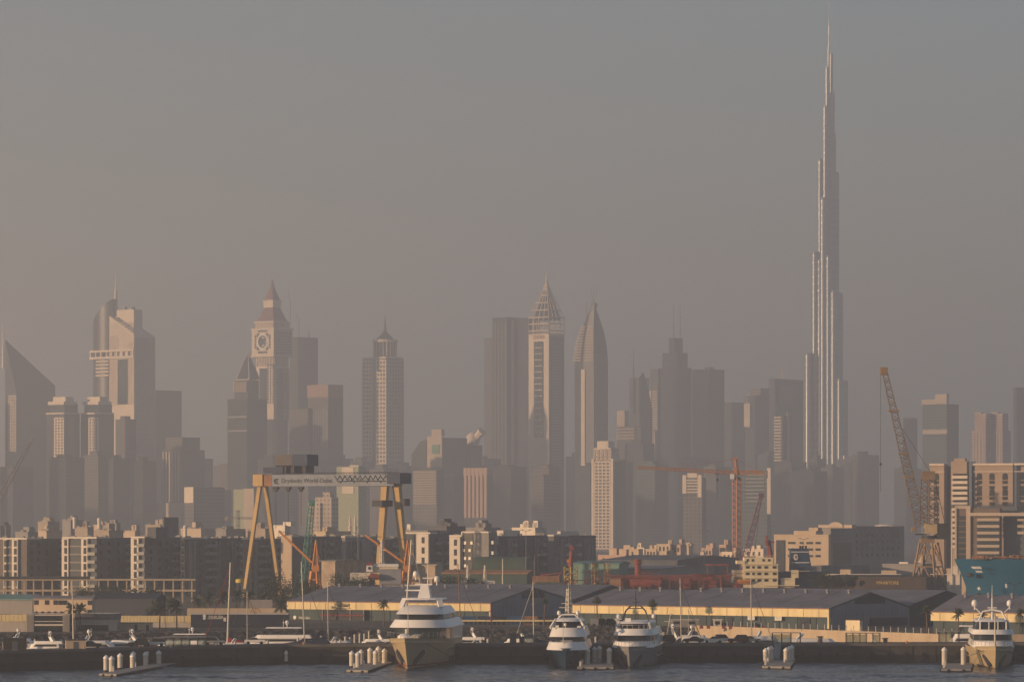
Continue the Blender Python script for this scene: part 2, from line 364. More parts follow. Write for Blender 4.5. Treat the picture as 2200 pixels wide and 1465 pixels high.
# 2 twin apartment towers
for i, (pc, lab) in enumerate(((138, 'lower twin apartment tower with stepped peach crown, nearest the left edge'), (212, 'second stepped twin apartment tower standing before the tall masted slab'))):
    b = B('apartment_tower', lab, 'apartment tower', pc, 4600, 42, 32, 43, 'twin stepped apartment towers')
    b.box('tower', GLS2, pc - 42, pc, pc + 30, 888)
    b.box('upper_block', GLS2, pc - 36, pc - 2, pc + 24, 868, 888, 1.5)
    b.box('crown', STONE2, pc - 38, pc, pc + 26, 862, 869, -.6)
    b.box('penthouse', STONE2, pc - 30, pc + 0, pc + 16, 852, 862, 2)
    b.box('string_course', STONE2, pc - 43, pc + .5, pc + 31, 886, 889, -.7)
    frame(b, 'window_grid', STONE2, pc - 22, pc - 1, 898, 985, 3, 14, .35, .45, .9)
    MB().box(b.u(pc - 42), b.u(pc - 24), -.5, .2, 0, b.z(905)).build('glass_bay', GLS, b.o)
# 3 tall slab with drum and mast
b = B('skyscraper', 'tall pale stepped tower with a curved glass drum and needle mast', 'skyscraper', 288, 5000, 60, 42, 43)
u = b.u; tp = []
MB().add([(u(230), 0, 0), (0, 0, 0), (0, b.L2, 0), (u(230), b.L2, 0), (u(230), 0, b.z(676)), (0, 0, b.z(717)), (0, b.L2, b.z(722)), (u(230), b.L2, b.z(684))],
         [(0, 1, 5, 4), (1, 2, 6, 5), (2, 3, 7, 6), (3, 0, 4, 7), (4, 5, 6, 7), (3, 2, 1, 0)]).build('tower', STONE2, b.o)
MB().box(b.at(238, 12), b.at(285, 12), 12, 12 + b.L2 * .4, 0, b.z(663)).build('rear_block', STONE2, b.o)
MB().box(b.at(258, 16), b.at(263, 16), 16, 20, b.z(663), b.z(656)).box(b.at(274, 16), b.at(279, 16), 16, 22, b.z(663), b.z(657)).build('roof_plant', STEEL, b.o)
cy = 27.0; cx = b.at(235, cy); rad = 48 * b.m
ring0 = [(cx + rad * (math.cos(t_) * b.c - math.sin(t_) * b.s), cy + rad * (math.cos(t_) * b.s + math.sin(t_) * b.c) * .9, 235 + 48 * math.cos(t_)) for t_ in np.linspace(R(90), R(270), 19)]
MB().loft([[(x, y, 0) for x, y, p in ring0], [(x, y, b.z(float(np.interp(p, [187, 195, 210, 225, 235], [688, 670, 654, 643, 638])))) for x, y, p in ring0]]).build('glass_drum', GLSM, b.o, smooth=True)
frame(b, 'window_grid', STONE, 233, 250, 722, 868, 3, 24, .5, .5, .35); frame(b, 'window_grid', STONE, 275, 287, 735, 868, 2, 24, .5, .5, .35)
bands(b, 'floor_bands', M('pale_band', (.40, .35, .30), .7), 232, 287, 690, 748, 11, .35, .3)
MB().box(u(250), u(274), -.6, .3, b.z(868), b.z(771)).build('glass_strip', GLS, b.o)
m = MB().box(u(187), u(291), -3.5, .5, b.z(769), b.z(764)).box(u(187), u(291), -3.5, .5, b.z(754), b.z(750))
for i in range(9): m.box(u(188 + i * 12.5), u(190 + i * 12.5), -3.2, .4, b.z(764), b.z(754))
m.build('sky_gallery', STONE2, b.o); bands(b, 'louvres', STONE2, 199, 230, 770, 808, 5, .45, 1.5)
xm_ = b.at(241, 18); MB().tube((xm_, 18, b.z(690)), (xm_, 18, b.z(618)), 3.4, 1.8, 8).tube((xm_, 18, b.z(618)), (xm_, 18, b.z(570)), 1.1, .45, 6).build('mast', STONE2, b.o)
bands(b, 'side_bands', GLSM, 289, 329, 725, 1000, 60, .4, .25, True)
# 4 dark block behind, 5 ribbed block, 6 low blocks
b = B('office_block', 'flat dark slab half hidden behind the tall masted tower', 'office block', 334, 5500, 20, 52); b.box('tower', FD, 314, 334, 386, 838)
b = B('office_block', 'ribbed grey tower with a setback top right of the masted tower', 'office block', 389, 4300, 44, 46); b.box('tower', GLS2, 345, 389, 436, 966); b.box('upper_block', FG, 350, 389, 424, 939, 966, 2)
fins(b, 'ribs', STONE, 345, 388, 970, 1078, 6, .4, .9); b.box('podium', STONE, 336, 392, 440, 1080, None, -4)
b = B('office_block', 'small block with one peach end wall under the ribbed grey tower', 'office block', 416, 3600, 21, 60); b.box('tower', FG, 395, 416, 478, 1047); MB().box(b.u(395), 0, -.5, .2, b.z(1080), b.z(1046)).build('end_wall', STONE2, b.o)
# 7 clock tower
b = B('clock_tower', 'clock tower skyscraper with peach clock stage and pointed spire', 'clock tower', 588, 5200, 50, 39, 43)
u, z = b.u, b.z; L = b.L1
def pyr(m, i0, i1, za, zb):
    """frustum about the tower axis, inset i0 at the bottom and i1 at the top"""
    a_, c_ = -b.L1, b.L2; i0, i1, j0, j1 = i0 / 17.7 * b.L1 / 2, i1 / 17.7 * b.L1 / 2, i0 / 17.7 * b.L2 / 2, i1 / 17.7 * b.L2 / 2
    return m.add([(a_ + i0, j0, za), (-i0, j0, za), (-i0, c_ - j0, za), (a_ + i0, c_ - j0, za), (a_ + i1, j1, zb), (-i1, j1, zb), (-i1, c_ - j1, zb), (a_ + i1, c_ - j1, zb)],
                 [(0, 1, 5, 4), (1, 2, 6, 5), (2, 3, 7, 6), (3, 0, 4, 7), (4, 5, 6, 7), (3, 2, 1, 0)])
hw = b.L1 / 2
pyr(MB(), 4.5, 4.5, 0, z(764)).build('shaft', GLS2, b.o)
m = MB()
for s_ in (0, 1):
    for xa, xb in ((.1, .26), (.62, .9)):
        if s_ == 0: m.box(-L * (1 - xa), -L * (1 - xb), 3.6, 5, z(900), z(790))
        else: m.box(-5, -3.6, b.L2 * xa, b.L2 * xb, z(900), z(790))
m.build('corner_piers', STONE2, b.o)
wmsh = MB().box(-1.3, 1.3, -.25, .1, -1.4, 1.4).mesh('window', GLS)
for i in range(3):
    for j in range(14): link('window', wmsh, b.o, loc=(-L * .34 + i * 5.0, 3.55, z(864) + j * 3.9))
pyr(MB(), 3.6, 3.6, z(790), z(786)).build('string_course', STONE2, b.o)
m = MB()
for i in range(11): m.box(-L + 5 + i * (L - 10) / 10.5, -L + 6.6 + i * (L - 10) / 10.5, 3.7, 4.8, z(786), z(766)); m.box(-4.8, -3.7, 5 + i * (b.L2 - 10) / 10.5, 6.6 + i * (b.L2 - 10) / 10.5, z(786), z(766))
m.build('gallery_columns', STONE2, b.o, 'stuff')
m = pyr(MB(), .3, .3, z(763), z(708)); o = m.build('clock_stage', STONE, b.o); MB().box(-L, 0, -.05, .6, z(763), z(708)).build('clock_wall', STONE2, o)  # body darker than the sunlit front slab: side shade put into the stone colour
pyr(MB(), -.9, -.9, z(708), z(704)).build('cornice', STONE2, b.o); pyr(MB(), -.9, -.9, z(766), z(763)).build('cornice', STONE2, b.o)
c0 = (-L / 2, 0, z(733))
m = MB()
for i in range(24):
    t0, t1 = 2 * math.pi * i / 24, 2 * math.pi * (i + 1) / 24; P = lambda r_, t_, y_: (c0[0] + r_ * math.cos(t_), y_, c0[2] + r_ * math.sin(t_))
    m.add([P(8.6, t0, -.6), P(8.6, t1, -.6), P(10.4, t1, -.6), P(10.4, t0, -.6), P(8.6, t0, .1), P(8.6, t1, .1), P(10.4, t1, .1), P(10.4, t0, .1)], [(0, 1, 2, 3), (3, 2, 6, 7), (1, 0, 4, 5)])
m.build('clock_ring', WHITE, o)
MB().tube((c0[0], -.3, c0[2]), (c0[0], .1, c0[2]), 8.6, 8.6, 24).build('clock_dial', GLS2, o)
m = MB(); q = [(c0[0] + 6.6 * math.cos(t_), c0[2] + 6.6 * math.sin(t_)) for t_ in np.linspace(-1.9, 1.9, 12)] + [(c0[0] + 2.4 + 4.6 * math.cos(t_), c0[2] + 4.6 * math.sin(t_)) for t_ in np.linspace(1.75, -1.75, 12)]
m.ext(q, -.75, -.35).build('dial_crescent', STONE2, o)
wm2 = MB().box(-1.5, 1.5, -.3, .1, -1.5, 1.5).mesh('dark_pane', GLS)
for i in range(5):
    for k in (-1, 1):
        link('dark_pane', wm2, o, loc=(c0[0] + (i - 2) * 3.8, 0, c0[2] + k * 14.6)); link('dark_pane', wm2, o, loc=(c0[0] + k * 14.2, 0, c0[2] + (i - 2) * 3.8))
for sx_ in (-1, 1):
    for sz_ in (-1, 1): MB().add([(c0[0] + sx_ * 11.4, -.3, c0[2] + sz_ * 11.4), (c0[0] + sx_ * 11.4, -.3, c0[2] + sz_ * 5.2), (c0[0] + sx_ * 5.2, -.3, c0[2] + sz_ * 11.4)], [(0, 1, 2)]).build('dark_pane', GLS, o)
pyr(MB(), 2.8, 2.8, z(704), z(692)).build('upper_stage', STONE, b.o); pyr(MB(), 1.8, 1.8, z(692), z(689)).build('cornice', STONE2, b.o)
RED = M('red_tile_roof', (.20, .115, .10), .7)
m = MB(); ks = [(4.4, 689), (7.2, 678), (9.2, 668), (10.8, 659)]
for (i0, za), (i1, zb) in zip(ks, ks[1:]): pyr(m, i0, i1, z(za), z(zb))
m.build('lower_roof', RED, b.o); pyr(MB(), 10.2, 10.2, z(659), z(645)).build('lantern', STONE2, b.o); pyr(MB(), 9.4, 9.4, z(646), z(643)).build('cornice', STONE2, b.o)
m = MB(); ks = [(10.6, 643), (13.2, 630), (15.2, 618), (16.7, 606), (17.5, 597)]
for (i0, za), (i1, zb) in zip(ks, ks[1:]): pyr(m, i0, i1, z(za), z(zb))
m.build('spire', RED, b.o)
bands(b, 'side_bands', GLSM, 591, 624, 712, 760, 8, .5, .2, True); bands(b, 'side_bands', GLSM, 593, 622, 790, 1000, 40, .45, -3.2, True)
# 8 pyramid-roofed tower
b = B('skyscraper', 'dark tower with glass pyramid top in front of the clock tower', 'skyscraper', 531, 4750, 45, 40, 43); z = b.z; L = b.L1
b.box('tower', FB, 486, 531, 571, 856); MB().box(b.u(498), 0 - 2, 3, b.L2 * .66, 0, z(816)).build('upper_block', GLS2, b.o)
xa, xb = b.u(500), b.u(530); ya, yb = 4, 4 + b.L2 * .55; xm, ym, zt, zb = (xa + xb) / 2, (ya + yb) / 2, z(757), z(815)
MB().add([(xa, ya, zb), (xb, ya, zb), (xb, yb, zb), (xa, yb, zb), (xm, ym, zt)], [(0, 1, 4), (1, 2, 4), (2, 3, 4), (3, 0, 4), (3, 2, 1, 0)]).build('pyramid_roof', GLS, b.o)
m = MB()
for p in ((xa, ya, zb), (xb, ya, zb), (xb, yb, zb)): m.tube(p, (xm, ym, zt + 3), .9, .6, 4)
m.tube((xa, ya, zb), (xb, ya, zb), .9, .9, 4).build('pyramid_edges', STONE2, b.o)
fins(b, 'ribs', STONE, 498, 529, 820, 842, 10, .45, -2.2); bands(b, 'floor_bands', STEEL, 488, 531, 880, 940, 2, .1, .5)
# 9 unfinished tower with cranes
b = B('skyscraper', 'dark unfinished tower with small cranes on its flat roof', 'skyscraper', 640, 5700, 18, 40, 43); b.box('tower', FD, 622, 640, 681, 724)
MB().tube((-8, 10, b.z(724)), (-8, 10, b.z(690)), 1.0, 1.0, 4).tube((-8, 10, b.z(692)), (-14, 10, b.z(672)), .8, .5, 4).tube((-2, 25, b.z(724)), (-2, 25, b.z(708)), 1.5, .6, 4).build('roof_crane', STEEL, b.o)
MB().tube((-26, 10, b.z(724)), (-26, 10, b.z(650)), .8, .8, 4).tube((-26, 10, b.z(655)), (-32, 10, b.z(617)), .8, .4, 4).build('roof_crane', STEEL, b.o)
# 10 two-step block
b = B('office_block', 'broad grey block with a pinkish top band right of the clock tower', 'office block', 705, 4700, 50, 30, 43); b.box('tower', FG, 660, 705, 736, 826); b.box('top_band', M('brown_band', (.30, .21, .18), .7), 659, 706, 737, 826, 853, -.8); b.box('lower_wing', FG, 625, 668, 700, 876, None, -6); fins(b, 'stripes', STEEL, 664, 704, 876, 990, 7, .25, .4)
# 11 grid tower with drum crown
b = B('skyscraper', 'peach tower with square window grid, drum crown and thin spire', 'skyscraper', 829, 5250, 52, 37, 43); z = b.z; L = b.L1
b.box('tower', GLS2, 777.5, 829, 866, 768); b.box('cornice', STONE2, 777, 829.8, 867, 766, 770, -.8)
for xa, xb in ((778, 798), (809, 829)): frame(b, 'window_grid', STONE2, xa, xb, 774, 1012, 3, 27, .42, .45, .6)
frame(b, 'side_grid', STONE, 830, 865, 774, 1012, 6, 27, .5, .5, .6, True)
cx, cy = -L / 2 + 4, b.L2 / 2; MB().lathe(cx, cy, [(15.5, z(768)), (15.5, z(733))], 20).build('drum', GLS2, b.o, smooth=True)
m = MB()
for i in range(20): t_ = 2 * math.pi * i / 20; m.box(cx + 16 * math.cos(t_) - .5, cx + 16 * math.cos(t_) + .5, cy + 16 * math.sin(t_) - .5, cy + 16 * math.sin(t_) + .5, z(768), z(733))
m.build('drum_columns', STONE2, b.o, 'stuff'); MB().lathe(cx, cy, [(17.5, z(734)), (17.5, z(728))], 20).build('crown_ring', STONE2, b.o)
MB().lathe(cx, cy, [(13, z(728)), (9, z(721)), (4.2, z(714)), (2, z(708)), (1.5, z(697)), (.9, z(690)), (.4, z(676))], 12).build('spire', GLS2, b.o)
# 13 group with the globe
b = B('office_block', 'dark block with a pale sign panel and rounded left shoulder', 'office block', 951, 4600, 34, 52, 43); z = b.z
b.box('tower', FD, 917, 951, 1003, 940); b.box('sign_panel', STONE, 918, 950, 951.5, 936, 1003, -.7); b.box('roof_plant', STONE, 922, 943, 950, 922, 936, 4)
MB().box(b.u(929), b.u(946), -1.6, -.7, z(975), z(955)).build('green_sign', M('green_sign', (.12, .25, .17), .6), b.o)
MB().loft([[(b.u(917), 2 + 18 * 0, 0), (b.u(917), 40, 0), (b.u(876), 40, 0), (b.u(876), 2, 0)], [(b.u(917), 2, z(965)), (b.u(917), 40, z(965)), (b.u(880), 40, z(975)), (b.u(880), 2, z(975))], [(b.u(917), 2, z(942)), (b.u(917), 40, z(942)), (b.u(900), 40, z(947)), (b.u(900), 2, z(947))]]).build('shoulder', FD, b.o)
b = B('office_block', 'slim block carrying a pale globe on its roof', 'office block', 1012, 4650, 16, 24, 43); b.box('tower', FD, 996, 1012, 1036, 956)
MB().ball((b.u(1004), 10, b.z(944)), 9, 14, 8).build('globe', STONE2, b.o, smooth=True); MB().tube((b.u(1008), 10, b.z(944)), (b.u(1024), 10, b.z(926)), 4, 5.5, 8).build('globe_fin', STONE2, b.o)
b = B('office_block', 'low block with pale banded front below the green sign', 'office block', 938, 4000, 52, 14, 30); b.box('tower', FG, 886, 938, 953, 1009); bands(b, 'floor_bands', STONE, 888, 937, 1011, 1084, 14, .4, .7)
b = B('office_block', 'short pink block with dark vertical slots under the flat twin towers', 'office block', 1047, 4000, 50, 12, 25); b.box('tower', GLS, 997, 1047, 1059, 1010); b.box('parapet', PINK, 996, 1047.5, 1060, 1005, 1021, -.8); fins(b, 'piers', PINK, 996, 1048, 1006, 1112, 6, .62, 1.2)
# 16 flat dark twins
b = B('skyscraper', 'broad flat-topped dark twin tower left of the lattice-crowned tower', 'skyscraper', 1100, 5650, 42, 46, 43); b.box('tower', FB, 1058, 1090, 1120, 681); b.box('tower', FB, 1096, 1124, 1150, 683, None, 12); b.box('link_block', FD, 1088, 1098, 1120, 688, None, 6); fins(b, 'ribs', STEEL, 1060, 1090, 690, 1000, 4, .2, .5)
b = B('skyscraper', 'faint brownish slab behind the flat dark twin tower', 'skyscraper', 1058, 6100, 18, 20, 43); b.box('tower', FG, 1040, 1058, 1078, 726)
# 17 lattice crowned tower
b = B('skyscraper', 'golden tower with open lattice crown, pointed top and GEVORA sign', 'skyscraper', 1179, 4900, 43, 34, 43); z, u, L = b.z, b.u, b.L1; L2 = b.L2
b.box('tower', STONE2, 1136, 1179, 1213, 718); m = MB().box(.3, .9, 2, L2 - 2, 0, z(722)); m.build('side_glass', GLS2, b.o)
m = MB()
for i in range(40): m.box(.8, 1.2, 6, L2 - 6, z(1005) + i * 3.8, z(1005) + i * 3.8 + 1.2)
m.build('side_bands', STEEL, b.o, 'stuff')
m = MB(); zt, zb = z(681), z(718)
def cage(pts, r_): 
    for p, q_ in pts: m.tube(p, q_, r_, r_, 4)
cr = [(-L, 0), (0, 0), (0, L2), (-L, L2)]
for e in range(4):
    (xa, ya), (xb, yb) = cr[e], cr[(e + 1) % 4]
    for i in range(5): f = i / 4; m.tube((xa + (xb - xa) * f, ya + (yb - ya) * f, zb), (xa + (xb - xa) * f, ya + (yb - ya) * f, zt), .85, .85, 4)
    for f in (0.02, .22, .62, 1): m.tube((xa, ya, zb + (zt - zb) * f), (xb, yb, zb + (zt - zb) * f), .85, .85, 4)
m.build('lattice_cage', STONE2, b.o)
m = MB(); xm, ym = -L / 2, L2 / 2; lv = [(1.0, 681), (.80, 665), (.58, 649), (.37, 633), (.2, 620), (.09, 610), (.05, 600)]
def cp(k, e, f):
    s_, y_ = lv[k]; (xa, ya), (xb, yb) = cr[e], cr[(e + 1) % 4]; x_, yy = xa + (xb - xa) * f, ya + (yb - ya) * f
    return (xm + (x_ - xm) * s_, ym + (yy - ym) * s_, z(y_))
for k in range(len(lv)):
    for e in range(4):
        m.tube(cp(k, e, 0), cp(k, e, 1), .75, .75, 4)
        if k < len(lv) - 1:
            for f in (0, .25, .5, .75): m.tube(cp(k, e, f), cp(k + 1, e, f), .75, .75, 4)
m.build('lattice_spire', STONE2, b.o)
pyr_in = MB(); pyr_in.add([cp(0, e, 0) for e in range(4)] + [(xm, ym, z(606))], [(0, 1, 4), (1, 2, 4), (2, 3, 4), (3, 0, 4)]); 
for i_, p in enumerate(pyr_in.v): pyr_in.v[i_] = (xm + (p[0] - xm) * .8, ym + (p[1] - ym) * .8, p[2] - 3)
pyr_in.build('inner_roof', GLS2, b.o); MB().tube((xm, ym, z(612)), (xm, ym, z(577)), 1.6, .35, 6).build('needle', STONE2, b.o)
MB().box(u(1147.5), u(1168), -.3, .3, z(936), z(733)).build('window_shaft', GLS, b.o)
wmsh = MB().box(-2.9, 2.9, -.45, 0, -2.6, 2.6).mesh('window', GLS); smsh = MB().box(-6.4, 6.4, -1.1, 0, -.5, .5).mesh('ledge', STONE2)
for j in range(16):
    for xx in (1153, 1163): link('window', wmsh, b.o, loc=(u(xx), -.25, z(740 + j * 13)))
    link('ledge', smsh, b.o, loc=(u(1158), -.1, z(746 + j * 13)))
m = MB()
for j in range(11): m.box(u(1149), u(1167), -1.4, .2, z(948 + j * 6), z(950.5 + j * 6))
m.build('balcony_bands', STONE2, b.o, 'stuff'); text('sign_letters', 'GEVORA', 6.5, M('gold_letter', (.30, .17, .08), .5), b.o, (u(1158), -.3, z(724)), ext=.2, sx=.82)
# 18 sail-topped tower
b = B('skyscraper', 'leaf-shaped glass tower with banded point and rooftop aerials', 'skyscraper', 1276, 5000, 44, 31, 43); z, u, L, L2 = b.z, b.u, b.L1, b.L2
rg = []
for py, lf, rt in ((1127 + 50, 1232, 1307), (790, 1232, 1307), (762, 1234, 1306), (735, 1239, 1303), (712, 1246, 1298), (694, 1252, 1292), (676, 1260, 1286), (662, 1266, 1281), (650, 1270, 1276)):
    fl, fr = (1276 - lf) / 44, (rt - 1276) / 31; a_, c_ = -L * fl, L2 * max(fr, .03)
    rg.append([(a_, 3, z(py)), (a_ * .5, -1, z(py)), (0, 0, z(py)), (1.5, c_ * .5, z(py)), (0, c_, z(py)), (a_, c_, z(py))])
MB().loft(rg).build('tower', GLSM, b.o)
m = MB()
for j in range(13):
    py = 775 - j * 6; lf = np.interp(py, [650, 662, 676, 694, 712, 735, 762, 790], [1270, 1266, 1260, 1252, 1246, 1239, 1234, 1232]); a_ = -L * (1276 - lf) / 44
    m.box(a_, a_ * .62, -.4 if j < 0 else -1.6, 2.5, z(py), z(py - 3)); m.box(a_ * .42, 0, -1.6, 1, z(py), z(py - 3))
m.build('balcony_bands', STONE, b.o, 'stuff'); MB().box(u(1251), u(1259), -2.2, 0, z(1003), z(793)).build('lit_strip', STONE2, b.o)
bands(b, 'side_bands', STEEL, 1278, 1305, 760, 1000, 46, .3, 1.9, True)
m = MB()
for dx, dy, tp in ((0, 0, 606), (-6, 0, 616), (7, 2, 614)): m.tube((-3, 3, z(653)), (-3 + dx, 3 + dy, z(tp)), .5, .2, 4)
m.tube((u(1254), 6, z(700)), (u(1254), 6, z(650)), .9, .5, 5).build('aerial', STEEL, b.o); MB().ball((-3, 4, z(656)), 4.5, 10, 6).build('roof_ball', STEEL, b.o)
# 19 lattice-fronted block
b = B('apartment_tower', 'slender peach apartment tower with stepped crown before the leaf-shaped tower', 'apartment tower', 1318, 3800, 46, 26, 30); z, u = b.z, b.u
b.box('tower', GLS2, 1272, 1318, 1344, 990); b.box('crown', STONE2, 1275, 1312, 1330, 962, 990, 1); b.box('crown_cap', STONE2, 1280, 1304, 1318, 947, 962, 3)
for xa, xb in ((1272, 1277), (1313, 1318)): b.box('corner_pier', STONE2, xa, xb, xb + 3, 985, 1178, -.9)
frame(b, 'window_grid', STONE2, 1279, 1311, 992, 1178, 4, 26, .3, .4, .7); frame(b, 'crown_grid', STONE, 1277, 1311, 966, 988, 4, 3, .5, .4, -.4)
# 20-26 middle towers
b = B('office_block', 'low stepped block with two pale tops left of the slotted tower', 'office block', 1348, 5200, 26, 24, 43); b.box('tower', FG, 1322, 1372, 1384, 916, None, 4); b.box('upper_block', STONE, 1326, 1342, 1352, 882, 916); bands(b, 'floor_bands', STONE, 1324, 1362, 918, 945, 4, .4, -3)
b = B('skyscraper', 'slim tower with a lit slotted face, dark fin and mast', 'skyscraper', 1373, 5400, 20, 27, 43); z, u = b.z, b.u
b.box('tower', STONE2, 1353, 1373, 1396, 811, None); MB().box(u(1361), u(1366), -.5, .4, z(890), z(812)).build('slot', GLS, b.o)
MB().extx([(0, 0), (b.L2, 0), (b.L2, z(880)), (b.L2 * .75, z(845)), (b.L2 * .28, z(800)), (0, z(812))], .1, 2.2).build('dark_fin', GLS, b.o); spire(b, STEEL, 1362, 812, 748, .9, .4, 3)
b = B('skyscraper', 'stepped glass tower with twin needle masts', 'skyscraper', 1440, 5800, 40, 50, 43); z, u = b.z, b.u
b.box('tower', FB, 1416, 1460, 1486, 790); b.box('upper_block', FB, 1420, 1452, 1474, 758, 790, 4); b.box('top_block', FB, 1432, 1444, 1462, 726, 758, 6); b.box('side_wing', FG, 1402, 1418, 1424, 792, None, -4); bands(b, 'wing_bands', STONE2, 1402, 1417, 838, 922, 16, .45, 4.6)
b.box('lower_wing', FS, 1404, 1416, 1420, 925, None, -8)
m = MB().tube((u(1438), 10, z(726)), (u(1438), 10, z(655)), 1, .35, 5).tube((u(1450), 12, z(726)), (u(1450), 12, z(655)), 1, .35, 5).build('mast', STEEL, b.o)
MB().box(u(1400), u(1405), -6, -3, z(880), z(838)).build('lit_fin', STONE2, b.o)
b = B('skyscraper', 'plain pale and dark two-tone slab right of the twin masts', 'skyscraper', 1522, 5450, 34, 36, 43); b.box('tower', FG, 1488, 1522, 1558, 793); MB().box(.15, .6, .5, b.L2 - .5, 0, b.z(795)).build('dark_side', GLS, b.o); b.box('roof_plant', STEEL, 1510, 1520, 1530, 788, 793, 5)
b = B('office_block', 'dim dark block with a short roof mast behind the two-tone slab', 'office block', 1572, 6000, 18, 34, 43); b.box('tower', FD, 1556, 1572, 1608, 864); spire(b, STONE2, 1563, 864, 845, .9, .5, 4)
b = B('skyscraper', 'dark tower with pinkish louvred crown left of the panelled block', 'skyscraper', 1622, 5900, 20, 34, 43); z = b.z; b.box('tower', FD, 1602, 1622, 1658, 850); b.box('crown', GLS2, 1610, 1632, 1652, 834, 850, 3); bands(b, 'crown_louvres', PINK, 1610, 1632, 834, 850, 4, .35, -2)
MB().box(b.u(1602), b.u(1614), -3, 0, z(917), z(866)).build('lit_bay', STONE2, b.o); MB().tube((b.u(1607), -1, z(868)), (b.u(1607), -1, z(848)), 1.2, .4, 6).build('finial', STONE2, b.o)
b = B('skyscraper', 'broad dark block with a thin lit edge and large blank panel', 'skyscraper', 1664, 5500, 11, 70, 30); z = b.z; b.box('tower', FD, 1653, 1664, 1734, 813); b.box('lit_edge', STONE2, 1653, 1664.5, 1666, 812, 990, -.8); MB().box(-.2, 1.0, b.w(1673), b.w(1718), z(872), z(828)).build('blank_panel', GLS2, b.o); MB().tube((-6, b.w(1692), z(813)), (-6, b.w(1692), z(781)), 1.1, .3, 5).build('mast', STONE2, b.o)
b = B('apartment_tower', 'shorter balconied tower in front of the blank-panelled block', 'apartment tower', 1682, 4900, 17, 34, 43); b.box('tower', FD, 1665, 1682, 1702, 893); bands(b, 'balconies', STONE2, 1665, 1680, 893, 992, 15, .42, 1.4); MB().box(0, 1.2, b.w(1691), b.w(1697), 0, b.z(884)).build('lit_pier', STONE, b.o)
b = B('office_block', 'small pale U-topped building low behind the crane jib', 'office block', 1508, 3600, 40, 8, 28); b.box('tower', FG, 1468, 1508, 1518, 1026); b.box('left_pier', STONE2, 1468, 1476, 1480, 1020, 1060, -1); b.box('right_pier', STONE2, 1500, 1508, 1512, 1020, 1068, -1); b.box('top_beam', STONE2, 1478, 1498, 1502, 1016, 1026, -.6); bands(b, 'floor_bands', STONE2, 1476, 1500, 1028, 1060, 5, .4, .7)
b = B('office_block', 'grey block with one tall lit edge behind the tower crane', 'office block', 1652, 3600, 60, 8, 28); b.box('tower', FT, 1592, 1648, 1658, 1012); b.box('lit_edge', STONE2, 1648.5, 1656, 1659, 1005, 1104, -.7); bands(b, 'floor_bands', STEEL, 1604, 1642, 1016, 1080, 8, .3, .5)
# right-hand faint towers
b = B('skyscraper', 'hazy two-tone tower with pale cap behind the large jib crane', 'skyscraper', 2034, 4600, 48, 30, 43); b.box('tower', FT, 1986, 2034, 2063, 868); b.box('cap', STONE, 1985, 2034.5, 2040, 857, 868, -.7); b.box('roof_block', STONE, 2007, 2030, 2036, 846, 857, 4); b.box('mid_band', STONE, 1987, 2034.5, 2038, 922, 932, -.5)
b = B('office_block', 'dim slab between the jib crane and the hazy two-tone tower', 'office block', 1962, 5600, 20, 10, 43); b.box('tower', FD, 1942, 1962, 1972, 898); b.box('cap', STONE, 1942, 1962, 1964, 896, 900, -.6)
for pc, lab in ((2116, 'left of two stepped hazy towers above the arched hotel'), (2152, 'right of two stepped hazy towers above the arched hotel')):
    b = B('apartment_tower', lab, 'apartment tower', pc, 4900, 22, 26, 43, 'hazy pair above the hotel'); b.box('tower', FP, pc - 26, pc + 2, pc + 22, 925); b.box('upper_block', FP, pc - 22, pc, pc + 14, 888, 925, 2); b.box('cap', STONE, pc - 22, pc - 8, pc - 2, 885, 889, 1); fins(b, 'ribs', STONE, pc - 25, pc, 930, 1000, 4, .4, .6)
b = B('skyscraper', 'tall faint slab cut by the right edge of the picture', 'skyscraper', 2184, 5600, 6, 60, 43); b.box('tower', FD, 2178, 2184, 2260, 832)

# 27 the very tall stepped tower
bt = thing('supertall_tower', 'immensely tall stepped silver tower with needle spire', 'supertall tower', (X(1781, 6500), 6500, GZ)); kd = K * 6500
def zz(py): return H + (YH - py) * kd - GZ
def tier(px, r, py, yo):
    x = (px - 1781) * kd; r = r * kd; n_ = 18; prof = [(r, 0), (r, zz(py)), (r * .82, zz(py) + 4), (r * .3, zz(py) + 4.2)]
    o_ = MB().lathe(x, yo, prof, n_).build('wing_tier', BURJ, bt, smooth=True)
    m_ = MB(); h = zz(py); nb = int(h / 11)
    for i in range(nb):
        z_ = h - 3 - i * 11.0
        if z_ < 120: break
        m_.lathe(x, yo, [(r - .1, z_), (r + .3, z_ + .2), (r + .3, z_ + 2.0), (r - .1, z_ + 2.2)], n_)
    m_.build('spandrel_bands', BURJB, o_, 'stuff', smooth=True)
for px, r, py, yo in ((1737, 8.5, 764, 0), (1752, 8, 546, 6), (1763.5, 5.5, 346, 10), (1768.5, 7, 431, -6), (1773.5, 5, 233, 4), (1777.5, 3.8, 149, 6), (1782, 8.5, 205, 16), (1787.5, 4, 119, 14), (1790, 5, 201, 14),
                      (1792, 6.2, 291, 18), (1796.5, 8.5, 374, 18), (1804.5, 8.5, 634, 16), (1815, 8.5, 822, 14), (1777, 5.5, 557, -28), (1787, 7, 633, -40), (1798, 6.5, 822, -58), (1808, 6, 985, -66), (1783, 15, 480, 14), (1765, 12, 560, 8)): tier(px, r, py, yo)
MB().tube((0, 8, zz(205)), (0, 8, zz(100)), 3.2 * kd, 2.4 * kd, 12).build('pinnacle', BURJ, bt, smooth=True)
MB().tube((.6, 8, zz(100)), (.6, 8, zz(45)), 1.5 * kd, 1.1 * kd, 10).tube((.6, 8, zz(45)), (.6, 8, zz(2)), 1.0 * kd, .55 * kd, 8).build('needle_spire', BURJB, bt, smooth=True)

